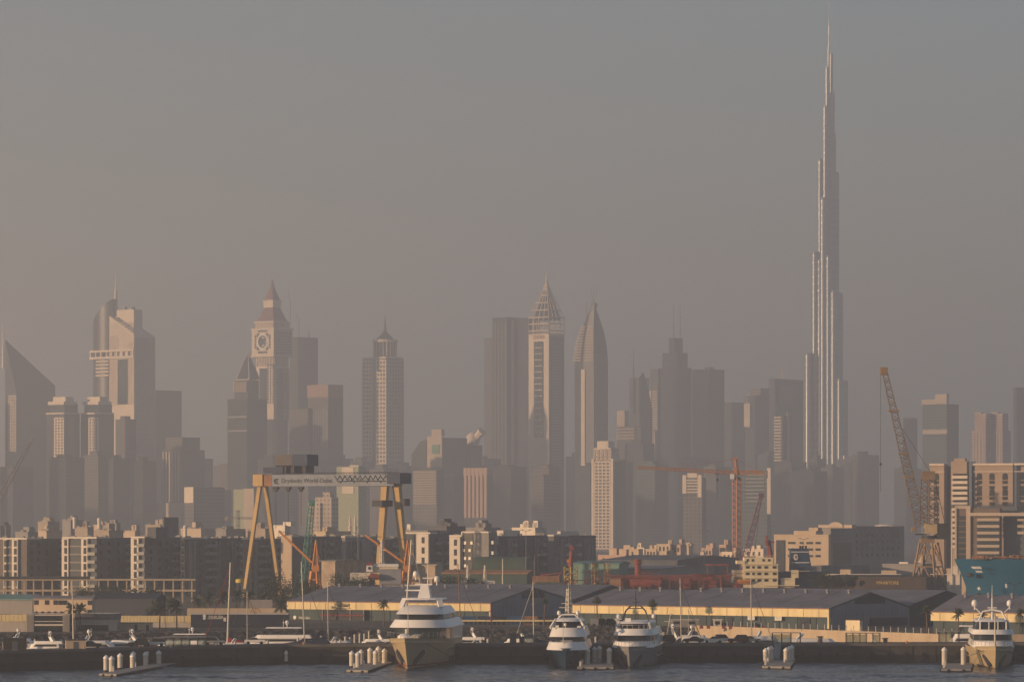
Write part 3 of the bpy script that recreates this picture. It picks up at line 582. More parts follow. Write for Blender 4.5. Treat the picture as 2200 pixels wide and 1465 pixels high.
# unseen city blocks added left of the picture to shade the lower skyline
for i, (x_, D, w_, hgt) in enumerate(((-760, 4300, 50, 150), (-860, 4700, 60, 170), (-800, 3700, 50, 110), (-980, 5200, 60, 200), (-930, 4100, 70, 130), (-1100, 4600, 60, 160), (-690, 3300, 50, 85), (-1240, 5000, 60, 180), (-1050, 3800, 60, 120), (-700, 5000, 50, 190), (-640, 4650, 45, 150), (-1350, 4400, 70, 150), (-900, 5600, 60, 210), (-760, 5800, 60, 200), (-1150, 5600, 60, 180))):
    o = thing('midrise_block', 'unseen city block added beyond the left edge to shade the skyline', 'mid-rise block', (x_, D, GZ), -R(36), 'added shading blocks beyond the left edge'); MB().box(-w_, 0, 0, w_ * .8, 0, hgt).build('tower', FG, o); MB().box(-w_ * .7, -w_ * .3, 5, 20, hgt, hgt + 6).build('roof_plant', FG, o)
LM = [(40, 'the triangular left tower'), (105, 'the left twin apartment tower'), (185, 'the second twin apartment tower'), (270, 'the tall masted slab'), (390, 'the ribbed grey tower'), (470, 'the gap left of the pyramid tower'), (525, 'the pyramid-topped tower'), (590, 'the clock tower'), (690, 'the pink-banded block'), (822, 'the drum-crowned grid tower'), (925, 'the green sign block'), (1012, 'the globe-topped block'), (1095, 'the flat dark twin tower'), (1172, 'the lattice-crowned tower'), (1270, 'the leaf-shaped tower'), (1365, 'the slotted tower'), (1445, 'the twin-masted tower'), (1525, 'the two-tone slab'), (1620, 'the louvre-crowned tower'), (1695, 'the blank-panelled block'), (1785, 'the supertall tower'), (1880, 'the raised crane jib'), (1960, 'the crane jib foot'), (2030, 'the hazy pale-capped tower'), (2130, 'the stepped pair above the hotel')]
USED = {}
def lab_fill(px, py, i):
    lx, nm = min(LM, key=lambda q: abs(q[0] - px)); side = 'left of' if px < lx - 8 else 'right of' if px > lx + 8 else 'below'
    kind = ('very dark', 'dark blue', 'grey', 'dim dark', 'teal grey', 'pale grey')[i % 6]; t_ = '%s hazy mid-rise block low %s %s' % (kind, side, nm); k = USED.get(t_, 0); USED[t_] = k + 1
    return t_ if k == 0 else t_.replace('hazy', ('taller', 'nearer', 'fainter')[k % 3] + ' hazy')
# haze-dim blocks that fill the foot of the skyline
fr = random.Random(21)
fill = [(18, 1010, 4200, 70), (70, 985, 4300, 60), (130, 990, 3900, 76), (200, 985, 4000, 82), (262, 905, 4700, 40), (300, 1000, 4000, 70), (455, 1060, 4000, 66), (520, 1045, 3500, 40), (585, 1000, 4300, 80), (655, 1000, 4300, 60),
        (690, 1050, 3400, 52), (742, 1003, 3700, 50), (815, 1045, 4000, 66), (890, 1040, 4200, 58), (965, 1030, 4100, 70), (1085, 1010, 4200, 76), (1120, 995, 4500, 40), (1160, 1030, 3900, 60), (1215, 1000, 4300, 66), (1250, 1040, 3800, 50), (1370, 960, 4700, 64), (1395, 1005, 4200, 70), (1450, 1030, 4000, 76), (1530, 1010, 4300, 60),
        (1560, 960, 5000, 60), (1610, 985, 4700, 60), (1690, 1000, 4500, 70), (1735, 1020, 4300, 76), (1790, 1010, 4500, 56), (1850, 985, 4800, 60), (1905, 1005, 4600, 70), (1960, 990, 4700, 64), (2010, 1000, 4600, 50), (2080, 1005, 4500, 70), (360, 1050, 3700, 50), (620, 1075, 3300, 44), (1330, 1000, 4400, 46), (1840, 1050, 3600, 84), (1740, 1075, 3300, 60), (1420, 1075, 3300, 70), (1080, 1075, 3300, 66), (240, 1070, 3500, 80), (100, 1060, 3500, 86), (20, 1075, 3300, 50), (900, 1085, 3200, 60), (1540, 1085, 3100, 60), (1900, 1085, 3200, 60), (1180, 1090, 3100, 60)]
fill = [(px, py - 8, D + 300, wd) for q_, (px, py, D, wd) in enumerate(fill) if D >= 3900 and q_ % 3 != 1] + [(40, 1000, 5000, 60), (150, 985, 5200, 60), (420, 985, 5200, 60), (480, 1000, 5400, 60), (610, 985, 5400, 60), (720, 985, 5400, 66), (770, 990, 5000, 50), (860, 1000, 5200, 60), (930, 1000, 5200, 66), (1030, 985, 5300, 66), (1150, 985, 5400, 60), (1240, 980, 5500, 60), (1320, 965, 5600, 50), (1480, 985, 5300, 66), (1650, 975, 5300, 60), (1830, 985, 5600, 66), (1880, 1000, 5400, 60), (1940, 1005, 5300, 60), (2050, 1000, 5200, 60), (2140, 995, 5200, 80), (2190, 985, 5000, 60), (880, 1010, 4700, 50), (1010, 1000, 4800, 50)]
fill = [f_ for q_, f_ in enumerate(fill) if q_ % 4 != 3] + [(262, 900, 4450, 44), (236, 985, 4300, 56), (300, 990, 4300, 50), (1782, 1003, 5000, 50), (1822, 996, 5200, 46), (1750, 985, 5100, 40), (1170, 1003, 4300, 56), (1262, 1000, 4400, 40), (575, 985, 4400, 60), (815, 1006, 4600, 64)]
for i, (px, py, D, wd) in enumerate(fill):
    ph = 43; w1 = wd * fr.uniform(.4, .6); b = B('midrise_block', lab_fill(px, py, i), 'mid-rise block', px + w1 * .3, D, w1, wd - w1, ph, 'hazy mid-rise blocks')
    mt = (FD, FB, FG, FD, FT, FG)[i % 6]; b.box('tower', mt, b.px - w1, b.px, b.px + wd - w1, py)
    b.box('roof_plant', mt, b.px - w1 * .7, b.px - w1 * .2, b.px + 6, py - fr.uniform(3, 9), py, 3)
# two pale minarets and a green-sided block behind the gantry
for px in (752, 763):
    o = thing('minaret', 'slim pale minaret seen through the gantry crane, ' + ('left' if px < 755 else 'right') + ' of the pair', 'minaret', (X(px, 2900), 2900, GZ), 0, 'pair of minarets')
    zf = lambda py: H + (YH - py) * K * 2900 - GZ
    MB().lathe(0, 0, [(1.1, 0), (1.0, zf(1135)), (1.5, zf(1134)), (1.5, zf(1131)), (.8, zf(1130)), (.75, zf(1120)), (1.0, zf(1119)), (.5, zf(1113)), (.1, zf(1104))], 10).build('tower', STONE2, o)
b = B('office_block', 'two-part block with pale green and peach walls behind the gantry beam', 'office block', 770, 3400, 48, 14, 28); b.box('tower', M('pale_green_wall', (.33, .36, .24), .8), 722, 770, 786, 1002); b.box('peach_panel', STONE2, 735, 760, 762, 1004, 1060, -.6); b.box('roof_gable', STONE2, 748, 768, 772, 999, 1003, 2)
b = B('office_block', 'greenish block low in haze left of the gantry leg', 'office block', 546, 3400, 44, 10, 28); b.box('tower', M('pale_green_wall', (.33, .36, .24), .8), 500, 546, 556, 1051); b.box('end_bay', STONE, 524, 546, 548, 1049, None, -.6)
b = B('office_block', 'hazy stepped apartment slab seen through the gantry crane', 'office block', 712, 3000, 50, 18, 30); b.box('tower', FS, 676, 712, 726, 1068); b.box('upper_block', FS, 690, 706, 714, 1057, 1068, 2); b.box('lower_wing', FS, 664, 690, 700, 1080, None, -2)

# ================================================================== MID-GROUND: apartment blocks
WINM = MB().box(-.55, .55, -.12, .1, -1.15, 1.15).mesh('window', BLACKG)
WINS = MB().box(-.12, .1, -.8, .8, -.75, .75).mesh('window', BLACKG)
BALM = MB().box(0, 1.5, -1.9, 1.9, -.15, .05).box(1.42, 1.5, -1.9, 1.9, .05, 1.1).box(0, 1.45, -1.9, -1.82, .05, 1.1).box(0, 1.45, 1.82, 1.9, .05, 1.1).mesh('balcony', M('balcony_glass', (.22, .26, .27), .3))
BALF = MB().box(-1.6, 1.6, -1.3, 0, -.15, .05).box(-1.6, 1.6, -1.3, -1.2, .05, 1.05).mesh('balcony', M('balcony_dark', (.08, .095, .10), .3))
UNIT = MB().box(-1.1, 1.1, -.8, .8, 0, .8).box(-.8, .8, -.6, .6, .8, 1.0).mesh('rooftop_unit', M('galvanised_unit', (.24, .235, .225), .5, .2, 1))
ar = random.Random(9)
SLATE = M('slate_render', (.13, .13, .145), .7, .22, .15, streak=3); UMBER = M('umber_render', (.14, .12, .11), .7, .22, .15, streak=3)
def apt(label, pc, pxl, pxr, D, yt, slabs=(), bays=(), side_balc=(), side_win=(), phi=25, body=WALLD, ns=7, units=5, front_balc=(), slabm=WALLW, parapet=True):
    b = B('apartment_block', label, 'apartment block', pc, D, pc - pxl, pxr - pc, phi, 'mid-rise apartment blocks along the harbour'); zt = b.z(yt); fh = (zt - 1.0) / ns
    b.box('body', body, pxl, pc, pxr, yt)
    if parapet: b.box('parapet', slabm, pxl - .6, pc + .4, pc + (pxr - pc) * .35, yt - 2, yt + 1.5, -.35)
    for a_, c_ in slabs:
        b.box('wall_slab', slabm, a_, c_, c_ + 3, yt + 2, None, -1.1)
        for k in range(ns): link('window', WINM, b.o, loc=((b.u(a_) + b.u(c_)) / 2 + .3, -1.12, 2.2 + k * fh))
    for a_, c_ in bays:
        b.box('glass_bay', GLS2, a_, c_, c_ + .6, yt + 4, None, -.45)
        for k in range(ns): MB().box(b.u(a_), b.u(c_), -.62, -.4, k * fh + .6, k * fh + 1.1).build('floor_edge', WALLG, b.o)
    for px in side_balc:
        for k in range(1, ns): link('balcony', BALM, b.o, loc=(0.02, b.w(px), k * fh + .6))
        for k in range(1, ns): link('window', WINS, b.o, loc=(0.0, b.w(px), k * fh + 1.9))
    for px in front_balc:
        for k in range(1, ns): link('balcony', BALF, b.o, loc=(b.u(px), -.02, k * fh + .6))
    for px in side_win:
        for k in range(ns): link('window', WINS, b.o, loc=(0.02, b.w(px), 1.8 + k * fh))
    for k in range(units):
        o = link('rooftop_unit', UNIT, b.o, loc=(ar.uniform(-b.L1 + 1, -1) if b.L1 > 3 else -1, ar.uniform(2, max(3, b.L2 - 2)), zt), rz=ar.uniform(0, .3)); s_ = ar.uniform(.5, 1.0); o.scale = (s_, s_, s_)
    return b
def sfill(b, pxs, mat, yt, yb=None, wd=3):
    for px in pxs: MB().box(.05, .45, b.w(px) - wd / 2 * b.m / b.s, b.w(px) + wd / 2 * b.m / b.s, 0 if yb is None else b.z(yb), b.z(yt)).build('pale_strip', mat, b.o)
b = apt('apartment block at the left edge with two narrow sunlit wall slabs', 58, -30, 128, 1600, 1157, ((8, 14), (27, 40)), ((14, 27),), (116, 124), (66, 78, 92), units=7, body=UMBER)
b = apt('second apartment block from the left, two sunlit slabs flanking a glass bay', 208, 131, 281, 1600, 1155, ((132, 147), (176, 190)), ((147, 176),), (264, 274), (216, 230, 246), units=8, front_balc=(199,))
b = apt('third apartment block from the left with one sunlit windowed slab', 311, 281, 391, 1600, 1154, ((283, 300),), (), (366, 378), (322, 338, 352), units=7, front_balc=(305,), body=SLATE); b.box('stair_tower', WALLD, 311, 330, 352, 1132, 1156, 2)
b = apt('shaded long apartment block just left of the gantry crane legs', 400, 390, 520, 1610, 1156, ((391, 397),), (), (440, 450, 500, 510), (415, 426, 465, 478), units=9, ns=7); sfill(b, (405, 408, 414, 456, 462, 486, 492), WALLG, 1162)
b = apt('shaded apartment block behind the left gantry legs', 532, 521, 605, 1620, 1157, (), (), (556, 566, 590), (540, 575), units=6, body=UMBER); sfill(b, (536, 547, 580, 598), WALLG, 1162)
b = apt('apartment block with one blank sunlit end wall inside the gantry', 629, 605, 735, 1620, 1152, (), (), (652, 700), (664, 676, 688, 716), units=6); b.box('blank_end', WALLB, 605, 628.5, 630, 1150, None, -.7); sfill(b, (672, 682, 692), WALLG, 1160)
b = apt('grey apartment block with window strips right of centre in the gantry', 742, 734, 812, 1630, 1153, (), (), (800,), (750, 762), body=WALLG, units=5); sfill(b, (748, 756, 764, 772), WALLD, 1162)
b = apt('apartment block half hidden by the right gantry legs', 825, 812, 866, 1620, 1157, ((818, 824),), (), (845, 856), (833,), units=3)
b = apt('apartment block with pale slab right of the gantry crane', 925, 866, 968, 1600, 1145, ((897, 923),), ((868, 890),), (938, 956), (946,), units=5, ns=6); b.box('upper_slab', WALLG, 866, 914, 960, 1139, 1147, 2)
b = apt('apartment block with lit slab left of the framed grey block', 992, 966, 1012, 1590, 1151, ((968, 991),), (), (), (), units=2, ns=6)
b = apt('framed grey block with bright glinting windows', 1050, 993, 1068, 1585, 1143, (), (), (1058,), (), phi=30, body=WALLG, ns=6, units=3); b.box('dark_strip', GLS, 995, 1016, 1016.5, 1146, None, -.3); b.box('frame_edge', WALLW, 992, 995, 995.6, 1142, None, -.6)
GLINT = M('painted_glint', (.85, .82, .74), .12, .05, 1); gm = MB().box(-.5, .5, -.15, .05, -.55, .55).mesh('window', GLINT)  # sun glints on the windows put in as near-white panes
for i, (px, py) in enumerate(((1000, 1166), (1014, 1166), (997, 1182), (1010, 1182), (1000, 1199), (1010, 1199), (1000, 1215))): link('window', gm, b.o, loc=(b.u(px), -.34, b.z(py)))  # near-white panes standing for sun glints on the windows
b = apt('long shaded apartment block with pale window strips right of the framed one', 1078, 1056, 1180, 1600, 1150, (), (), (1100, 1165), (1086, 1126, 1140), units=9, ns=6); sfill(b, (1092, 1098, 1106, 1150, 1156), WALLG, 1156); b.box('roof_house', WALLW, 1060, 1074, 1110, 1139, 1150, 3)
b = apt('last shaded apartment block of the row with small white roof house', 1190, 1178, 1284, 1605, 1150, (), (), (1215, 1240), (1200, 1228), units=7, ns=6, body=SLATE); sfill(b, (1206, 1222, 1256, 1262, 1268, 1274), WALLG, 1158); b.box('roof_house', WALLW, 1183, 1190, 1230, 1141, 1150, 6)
# ------------------------------------------------------------------ low houses and roofs behind
def house(label, pc, pxl, pxr, D, yt, mat=WALLB, phi=40, plant=2, yb=None, win=0, group='low buildings behind the harbour', name='low_building', cat='building'):
    b = B(name, label, cat, pc, D, pc - pxl, pxr - pc, phi, group); b.box('wall', mat, pxl, pc, pxr, yt)
    b.box('parapet', mat, pxl - .4, pc + .4, pxr + .4, yt - 1.2, yt + 1.5, -.25)
    for k in range(plant):
        f = ar.uniform(.15, .8); w_ = ar.uniform(.08, .2); hgt = ar.uniform(1.2, 3.5)
        MB().box(-b.L1 * f, -b.L1 * f + b.L1 * w_ + 1, 1 + b.L2 * .1, 2 + b.L2 * .4, b.z(yt), b.z(yt) + hgt).build('roof_house', mat, b.o)
    for k in range(win): link('window', WINM, b.o, loc=(-b.L1 * (k + .7) / (win + .4), -.05, b.z(yt) - 2.4))
    return b
LOWN = ('behind the first lit slab', 'with the tall stair block', 'above the dark first block', 'farthest among the left roofs', 'left of the white cube', 'narrow and chimney-like', 'long and brightest', 'just above the second block roof', 'between second and third blocks', 'at the very left edge', 'under the dark roof cube', 'above the shaded long block', 'left of the gantry leg roof', 'behind the gantry left leg')
for i, (pc, pl, pr, D, yt) in enumerate(((60, 30, 85, 2100, 1143), (103, 79, 125, 2300, 1121), (100, 80, 130, 2000, 1141), (152, 132, 176, 2500, 1118), (188, 158, 200, 2200, 1133), (217, 200, 219, 2300, 1128), (250, 218, 258, 2350, 1124), (234, 200, 262, 1950, 1140), (290, 262, 300, 2000, 1141), (12, 0, 22, 2300, 1130), (345, 310, 372, 2300, 1128), (432, 385, 470, 2200, 1136), (486, 462, 525, 2100, 1137), (570, 530, 590, 2100, 1136))):
    b = house('low pale flat-roofed building behind the left apartments, ' + LOWN[i], pc, pl, pr, D, yt, (WALLG, M('dusty_render', (.33, .28, .23), .8), STONE)[i % 3], plant=2, group='low roofs behind the left apartments')
    for k in range(6):
        o = link('rooftop_unit', UNIT, b.o, loc=(-ar.uniform(.5, b.L1 - .5), ar.uniform(.8, 4), b.z(yt) + .4), rz=ar.uniform(0, .6)); s_ = ar.uniform(.35, .7); o.scale = (s_ * 1.4, s_, s_)
for i, (px, py) in enumerate(((213, 1114), (398, 1130), (160, 1112), (370, 1113))):
    o = thing('water_tank', 'small pale rooftop tank, ' + ('beside the tallest white roofs', 'above the third apartment block', 'among the far left roofs', 'on the dark stair tower')[i], 'tank', W(px, py + 5, 2000), 0, 'rooftop tanks'); MB().lathe(0, 0, [(.8, -4), (.8, 0), (.95, .2), (.95, 1.2), (.5, 1.5), (.1, 1.6)], 12).build('drum', WALLW, o)
b = house('cube-shaped dark roof house over the third apartment block', 352, 349, 381, 1900, 1112, WALLD, plant=0)
b = house('white stepped roofs seen inside the gantry crane', 612, 580, 624, 1850, 1129, WALLW); b.box('tower', WALLW, 612, 622, 632, 1121, 1130, 1)
house('low roofs with plant right of the teal crane boom', 700, 675, 752, 1800, 1142, WALLB); house('low pale roofs behind the right gantry leg', 880, 860, 905, 1800, 1141, WALLW)
house('dark plant roof left of centre above the slab apartments', 960, 918, 1000, 1750, 1131, WALLD, plant=4); house('low plant roof above the framed grey block', 1040, 1000, 1075, 1900, 1134, WALLG, plant=5)
o = house('bright flat roof with white plant above the long shaded block', 1150, 1100, 1175, 1800, 1134, WALLW, plant=5)
R2N = ('first long one right of the apartments', 'nearest the apartment row', 'small box behind the vent column', 'with two white cubes', 'with a round mark', 'with square porch', 'half hidden by white cubes', 'left of the crane mast', 'low and wide at the crane mast', 'nearer pinkish one', 'dim one behind the lamp post', 'between the crane and the beige office', 'tiny one left of the white cubes')
for i, (pc, pl, pr, D, yt) in enumerate(((1372, 1310, 1382, 2300, 1180), (1344, 1286, 1352, 2000, 1193), (1384, 1362, 1392, 2500, 1177), (1440, 1413, 1444, 2300, 1169), (1462, 1440, 1476, 2300, 1171), (1507, 1478, 1512, 2100, 1195), (1480, 1448, 1490, 2600, 1173), (1560, 1546, 1575, 2200, 1171), (1580, 1552, 1592, 2050, 1186), (1440, 1410, 1450, 1950, 1193), (1530, 1508, 1545, 2500, 1178), (1640, 1600, 1652, 2300, 1180), (1410, 1388, 1416, 2400, 1180))):
    house('small beige house beyond the dry dock, ' + R2N[i], pc, pl, pr, D, yt, (WALLB, PINK, STONE2)[i % 3], plant=2, win=3, group='beige houses beyond the dry dock')
b = house('beige office block with rows of small windows behind the cream ship', 1780, 1667, 1786, 1900, 1149, WALLB, 30, 0); z, u = b.z, b.u
b.box('upper_floor', WALLB, 1706, 1752, 1770, 1140, 1149, 1); b.box('roof_house', WALLB, 1735, 1754, 1764, 1133, 1140, 2); MB().box(u(1672), u(1690), -.4, .3, 0, z(1160)).build('dark_entrance', GLS, b.o)
wmsh = MB().box(-.8, .8, -.2, .1, -.5, .5).mesh('window', BLACKG)
for row in (1166, 1180, 1194):
    for px in (1700, 1708, 1724, 1738, 1744, 1757, 1760): link('window', wmsh, b.o, loc=(u(px), -.1, z(row)))
b = house('wide shaded institution with arched pediment and low dome', 1785, 1762, 1962, 2000, 1131, WALLG, 40, 0, cat='institution', name='institution_building'); z = b.z
o = b.box('pediment_wall', STONE, 1762, 1830, 1840, 1127, 1134, -1); q = [(b.u(1797) + 4.2 * math.cos(t_), z(1132) + 2.4 * math.sin(t_)) for t_ in np.linspace(0, math.pi, 12)]
MB().ext([(x + b.m * 2, zz_) for x, zz_ in q], -1.6, 0).build('arched_pediment', STONE, b.o); MB().lathe(-4, b.L2 * .85, [(6, z(1131)), (5.4, z(1128)), (3, z(1126)), (.2, z(1125.4))], 14).build('dome', STONE2, b.o)
for k in range(9):
    for j in range(4): link('window', WINS, b.o, loc=(.03, b.L2 * (.35 + k * .07), z(1150 + j * 14)))
MB().box(.05, .5, b.w(1792), b.w(1832), 0, z(1165)).build('glass_front', GLS, b.o)
b = house('low shed with rounded dome tanks left of the large jib crane', 1985, 1900, 2010, 1700, 1212, WALLG, 30, 0); MB().ball((b.u(1962), 12, b.z(1212)), 4.5, 12, 8).build('dome', STONE, b.o); MB().box(b.u(1930), b.u(1948), 2, 8, b.z(1212), b.z(1207)).build('roof_house', WALLW, b.o)
b = house('long grey barrel-roofed shed left of the main store', 1765, 1740, 1900, 1650, 1216, ROOFG, 20, 0); b = house('long low sunlit store wall with two roof boxes', 1935, 1748, 1940, 1480, 1234, WALLW, 12, 0); MB().box(b.u(1806), b.u(1828), 1, 6, b.z(1234), b.z(1223)).build('roof_box', WALLB, b.o); MB().box(b.u(1893), b.u(1925), 1, 6, b.z(1234), b.z(1225)).build('roof_box', WALLB, b.o)
b = house('dark long store building with yellow MAIN STORE lettering', 1990, 1750, 2075, 1400, 1240, M('brown_wall', (.075, .062, .055), .8, .3), 12, 0); SG = M('sign_gold', (.62, .44, .14), .6, .1, 1); text('sign_word', 'MAIN', 1.45, SG, b.o, (b.u(1896.5), -.3, b.z(1252)), ext=.05); text('sign_word', 'STORE', 1.45, SG, b.o, (b.u(1919), -.3, b.z(1252)), ext=.05)
house('low pale wall behind the jib crane feet', 2062, 2000, 2070, 1500, 1234, WALLW, 12, 1); house('pinkish low block left of the blue ship bow', 2075, 2035, 2090, 1560, 1222, WALLB, 20, 1)
# sheds in the yard
def shed(label, pc, pxl, pxr, D, ye, rise, wall, roof, phi=30, group='yard sheds', doors=0, name='shed'):
    b = B(name, label, 'shed', pc, D, pc - pxl, pxr - pc, phi, group); ze = b.z(ye); r_ = rise * b.m; L1, L2 = b.L1, b.L2
    MB().extx([(0, 0), (L2, 0), (L2, ze), (L2 / 2, ze + r_), (0, ze)], -L1, 0).build('wall', wall, b.o)
    e = .5; MB().extx([(-e, ze - .1), (L2 / 2, ze + r_ + .15), (L2 + e, ze - .1), (L2 + e, ze + .25), (L2 / 2, ze + r_ + .5), (-e, ze + .25)], -L1 - e, e).build('roof', roof, b.o)
    for k in range(doors): MB().box(-L1 * (k + .75) / (doors + .1), -L1 * (k + .35) / (doors + .1), -.15, .1, 0, ze * .6).build('door', NAVYW, b.o)
    return b
b = shed('long green yard shed with tan roof edge behind the big yacht mast', 1132, 950, 1150, 1450, 1232, 5, GREENP, RUST, 14)
shed('tall dark green shed behind the tan-edged one', 1130, 1018, 1150, 1520, 1201, 2, GREENP, GREENP, 12); shed('tan low block right of the gantry leg', 935, 882, 950, 1480, 1214, 1, WALLB, WALLB, 14)
shed('pale green gabled hall behind the red yard derrick', 1330, 1232, 1352, 1550, 1211, 3, M('sea_green_wall', (.13, .24, .21), .6), TEALR, 25); shed('grey-white hall right of the red chimney', 1420, 1318, 1560, 1560, 1222, 2, WALLG, ROOFG, 14)
shed('wide dark hangar beyond the tanker deck', 1455, 1290, 1620, 1750, 1204, 8, WALLD, WALLD, 25); shed('dark navy warehouse with low gable behind marina offices', 335, 200, 352, 1260, 1288, 11, NAVYW, NAVYW, 24)
shed('long grey shed with teal roof at the left edge', 70, -60, 90, 1290, 1288, 8, WALLG, TEALR, 24)
b = shed('beige two-storey store with small square windows behind a palm', 198, 68, 203, 1240, 1286, 3, WALLB, ROOFG, 16); wmsh = MB().box(-.65, .65, -.12, .1, -.65, .65).mesh('window', BLACKG)
for px in (74, 98, 117, 128, 138, 193): link('window', wmsh, b.o, loc=(b.u(px), -.02, b.z(1294)))
link('window', wmsh, b.o, loc=(b.u(193), -.02, b.z(1314)))
b = shed('grey stained store block between orange crane and docked ship', 720, 690, 790, 1480, 1205, 0, M('stained_beige', (.40, .32, .24), .85, .35, .3), WALLG, 25)
# elevated walkway at the left
o = thing('elevated_walkway', 'long elevated walkway on posts in front of the left apartments', 'walkway', (X(0, 1480), 1480, GZ)); kd = K * 1480; zf = lambda py: H + (YH - py) * kd - GZ
MB().box(-12 * kd, 420 * kd, 0, 3.5, zf(1270), zf(1266)).box(-12 * kd, 420 * kd, -.5, 4, zf(1246.5), zf(1243)).build('deck', CONCB, o)
pmsh = MB().box(-.25, .25, .1, .6, 0, zf(1246)).mesh('post', CONCB)
for i in range(22): link('post', pmsh, o, loc=((i * 20 - 8) * kd, 0, 0))
MB().box(-30 * kd, 190 * kd, -1, 6, zf(1243), zf(1238)).build('canopy_roof', DSTEEL, o)
# ------------------------------------------------------------------ hotel and office at the right
b = B('hotel', 'large peach hotel with arched windows and stepped wings at the right', 'hotel', 2175, 1900, 170, 60, 22); z, u = b.z, b.u
FH = M('hotel_stone', (.38, .29, .225), .75, .12, .1, streak=2)
b.box('wing', FH, 2005, 2034, 2046, 996, None, 0); b.box('recess', WALLD, 2034, 2052, 2054, 1000, None, 6); b.box('tower', FH, 2052, 2085, 2092, 990, None, -3); b.box('tower_cap', FH, 2056, 2079, 2084, 984, 990, -1); b.box('wing', FH, 2096, 2176, 2181, 997, None, 0); b.box('recess', WALLD, 2085, 2096, 2098, 1000, None, 5); b.box('wing', FH, 2180, 2260, 2270, 995, None, 3)
for a_, c_ in ((2004, 2035), (2095, 2177), (2179, 2260)): b.box('cornice', STONE2, a_, c_, c_ + 3, 995, 999, -.8); b.box('string_course', STONE2, a_, c_, c_ + 3, 1012, 1013.5, -.5)
q = [(-1.15, -1.3), (1.15, -1.3), (1.15, .8)] + [(1.15 * math.cos(t_), .8 + .9 * math.sin(t_)) for t_ in np.linspace(.3, 2.84, 6)] + [(-1.15, .8)]
am = MB().ext(q, -.2, .15).mesh('arched_window', BLACKG); wm3 = MB().box(-1.15, 1.15, -.2, .15, -.75, .75).mesh('window', BLACKG)
for px in (2018, 2107, 2133, 2160, 2192):
    for k in range(12):
        py = 1024 + k * 11.5; yy = 3 if px > 2180 else 0; link('arched_window' if k % 3 == 0 else 'window', am if k % 3 == 0 else wm3, b.o, loc=(u(px), yy, z(py)))
bmsh = MB().box(-3.6, 3.6, -1.6, 0, -.3, 0).box(-3.6, 3.6, -1.6, -1.4, 0, 1.0).mesh('balcony', STONE2)
for k in range(14): link('balcony', bmsh, b.o, loc=(u(2072), -3, z(1026 + k * 11.5)))
dmsh = MB().box(-3.2, 3.2, -.12, .1, -.9, .9).mesh('window', BLACKG)
for k in range(14): link('window', dmsh, b.o, loc=(u(2071), -3, z(1021 + k * 11.5)))
b = B('office_building', 'brown office building with a broad roof canopy in front of the hotel', 'office building', 2190, 1700, 135, 30, 20); z, u = b.z, b.u
b.box('body', M('brown_render', (.16, .12, .10), .8, .15), 2058, 2150, 2156, 1092); b.box('body', WALLD, 2150, 2280, 2286, 1106, None, 6); b.box('lit_pier', STONE, 2081, 2090, 2092, 1086, None, -1); b.box('edge_pier', STONE, 2057, 2061, 2063, 1088, None, -.8); b.box('top_band', STONE, 2057, 2090, 2092, 1086, 1090, -.7); b.box('canopy', STONE, 2090, 2280, 2292, 1101, 1108, -2); b.box('roof_room', WALLD, 2092, 2176, 2182, 1087, 1101, 8)
smsh = MB().box(u(2104), u(2150), -1.2, 0, -.55, .55).mesh('spandrel', STONE); gmsh = MB().box(u(2104), u(2150), -.5, 0, -.8, .8).mesh('window_band', GLS)
for k in range(7): link('spandrel', smsh, b.o, loc=(0, 0, z(1116 + k * 14.2))); link('window_band', gmsh, b.o, loc=(0, 0, z(1123 + k * 14.2)))
smsh = MB().box(u(2180), u(2260), 4.8, 6, -.55, .55).mesh('spandrel', STONE)
for k in range(3): link('spandrel', smsh, b.o, loc=(0, 0, z(1116 + k * 14.2)))
smsh = MB().box(u(2062), u(2080), -.3, 0, -.8, .8).mesh('window_band', GLS)
for k in range(8): link('window_band', smsh, b.o, loc=(0, 0, z(1112 + k * 12)))
# ================================================================== CRANES
# gantry
D = 1500; kd = K * D; o = thing('gantry_crane', 'huge yellow-legged shipyard gantry crane with lettered grey beam', 'gantry crane', (X(560, D), D, GZ), -R(24))
zf = lambda py: H + (YH - py) * kd - GZ; c24 = math.cos(R(24)); xx = lambda px: (px - 560) * kd / c24
Lb = xx(868); w2 = 6.5
MB().box(xx(566), xx(850), -.2, w2, zf(1044.5), zf(1020)).build('main_beam', CRGREY, o)
MB().box(xx(545), xx(566), -.8, w2 + .6, zf(1044), zf(1019)).build('beam_end', CRYEL, o); MB().box(xx(566), xx(585), -.3, w2 + .1, zf(1044.3), zf(1020.2)).build('beam_sleeve', RUST, o)
MB().box(xx(838), xx(866), -1.2, w2 + 1.5, zf(1040), zf(1017)).box(xx(866), xx(874), 1, 3, zf(1036), zf(1034)).build('end_housing', CRBLUE, o)
m = MB()
for i in range(46): x_ = xx(586 + i * 6); m.tube((x_, -.1, zf(1020)), (x_, -.1, zf(1016)), .07, .07, 4)
m.tube((xx(586), -.1, zf(1016)), (xx(862), -.1, zf(1016)), .09, .09, 4).tube((xx(586), -.1, zf(1018)), (xx(862), -.1, zf(1018)), .07, .07, 4).build('walkway_rail', DSTEEL, o)
m = MB()
for i in range(11): x_ = xx(722 + i * 11); m.tube((x_, -.28, zf(1022)), (x_ + 1.1, -.28, zf(1032)), .13, .13, 4); m.tube((x_ + 2.2, -.28, zf(1022)), (x_ + 1.1, -.28, zf(1032)), .13, .13, 4)
m.build('beam_bracing', DSTEEL, o)
text('beam_letters', 'Drydocks World-Dubai', 2.25, LETD, o, (xx(662), -.26, zf(1033)), ext=.03, sx=.92); 
m = MB(); sr = random.Random(2)
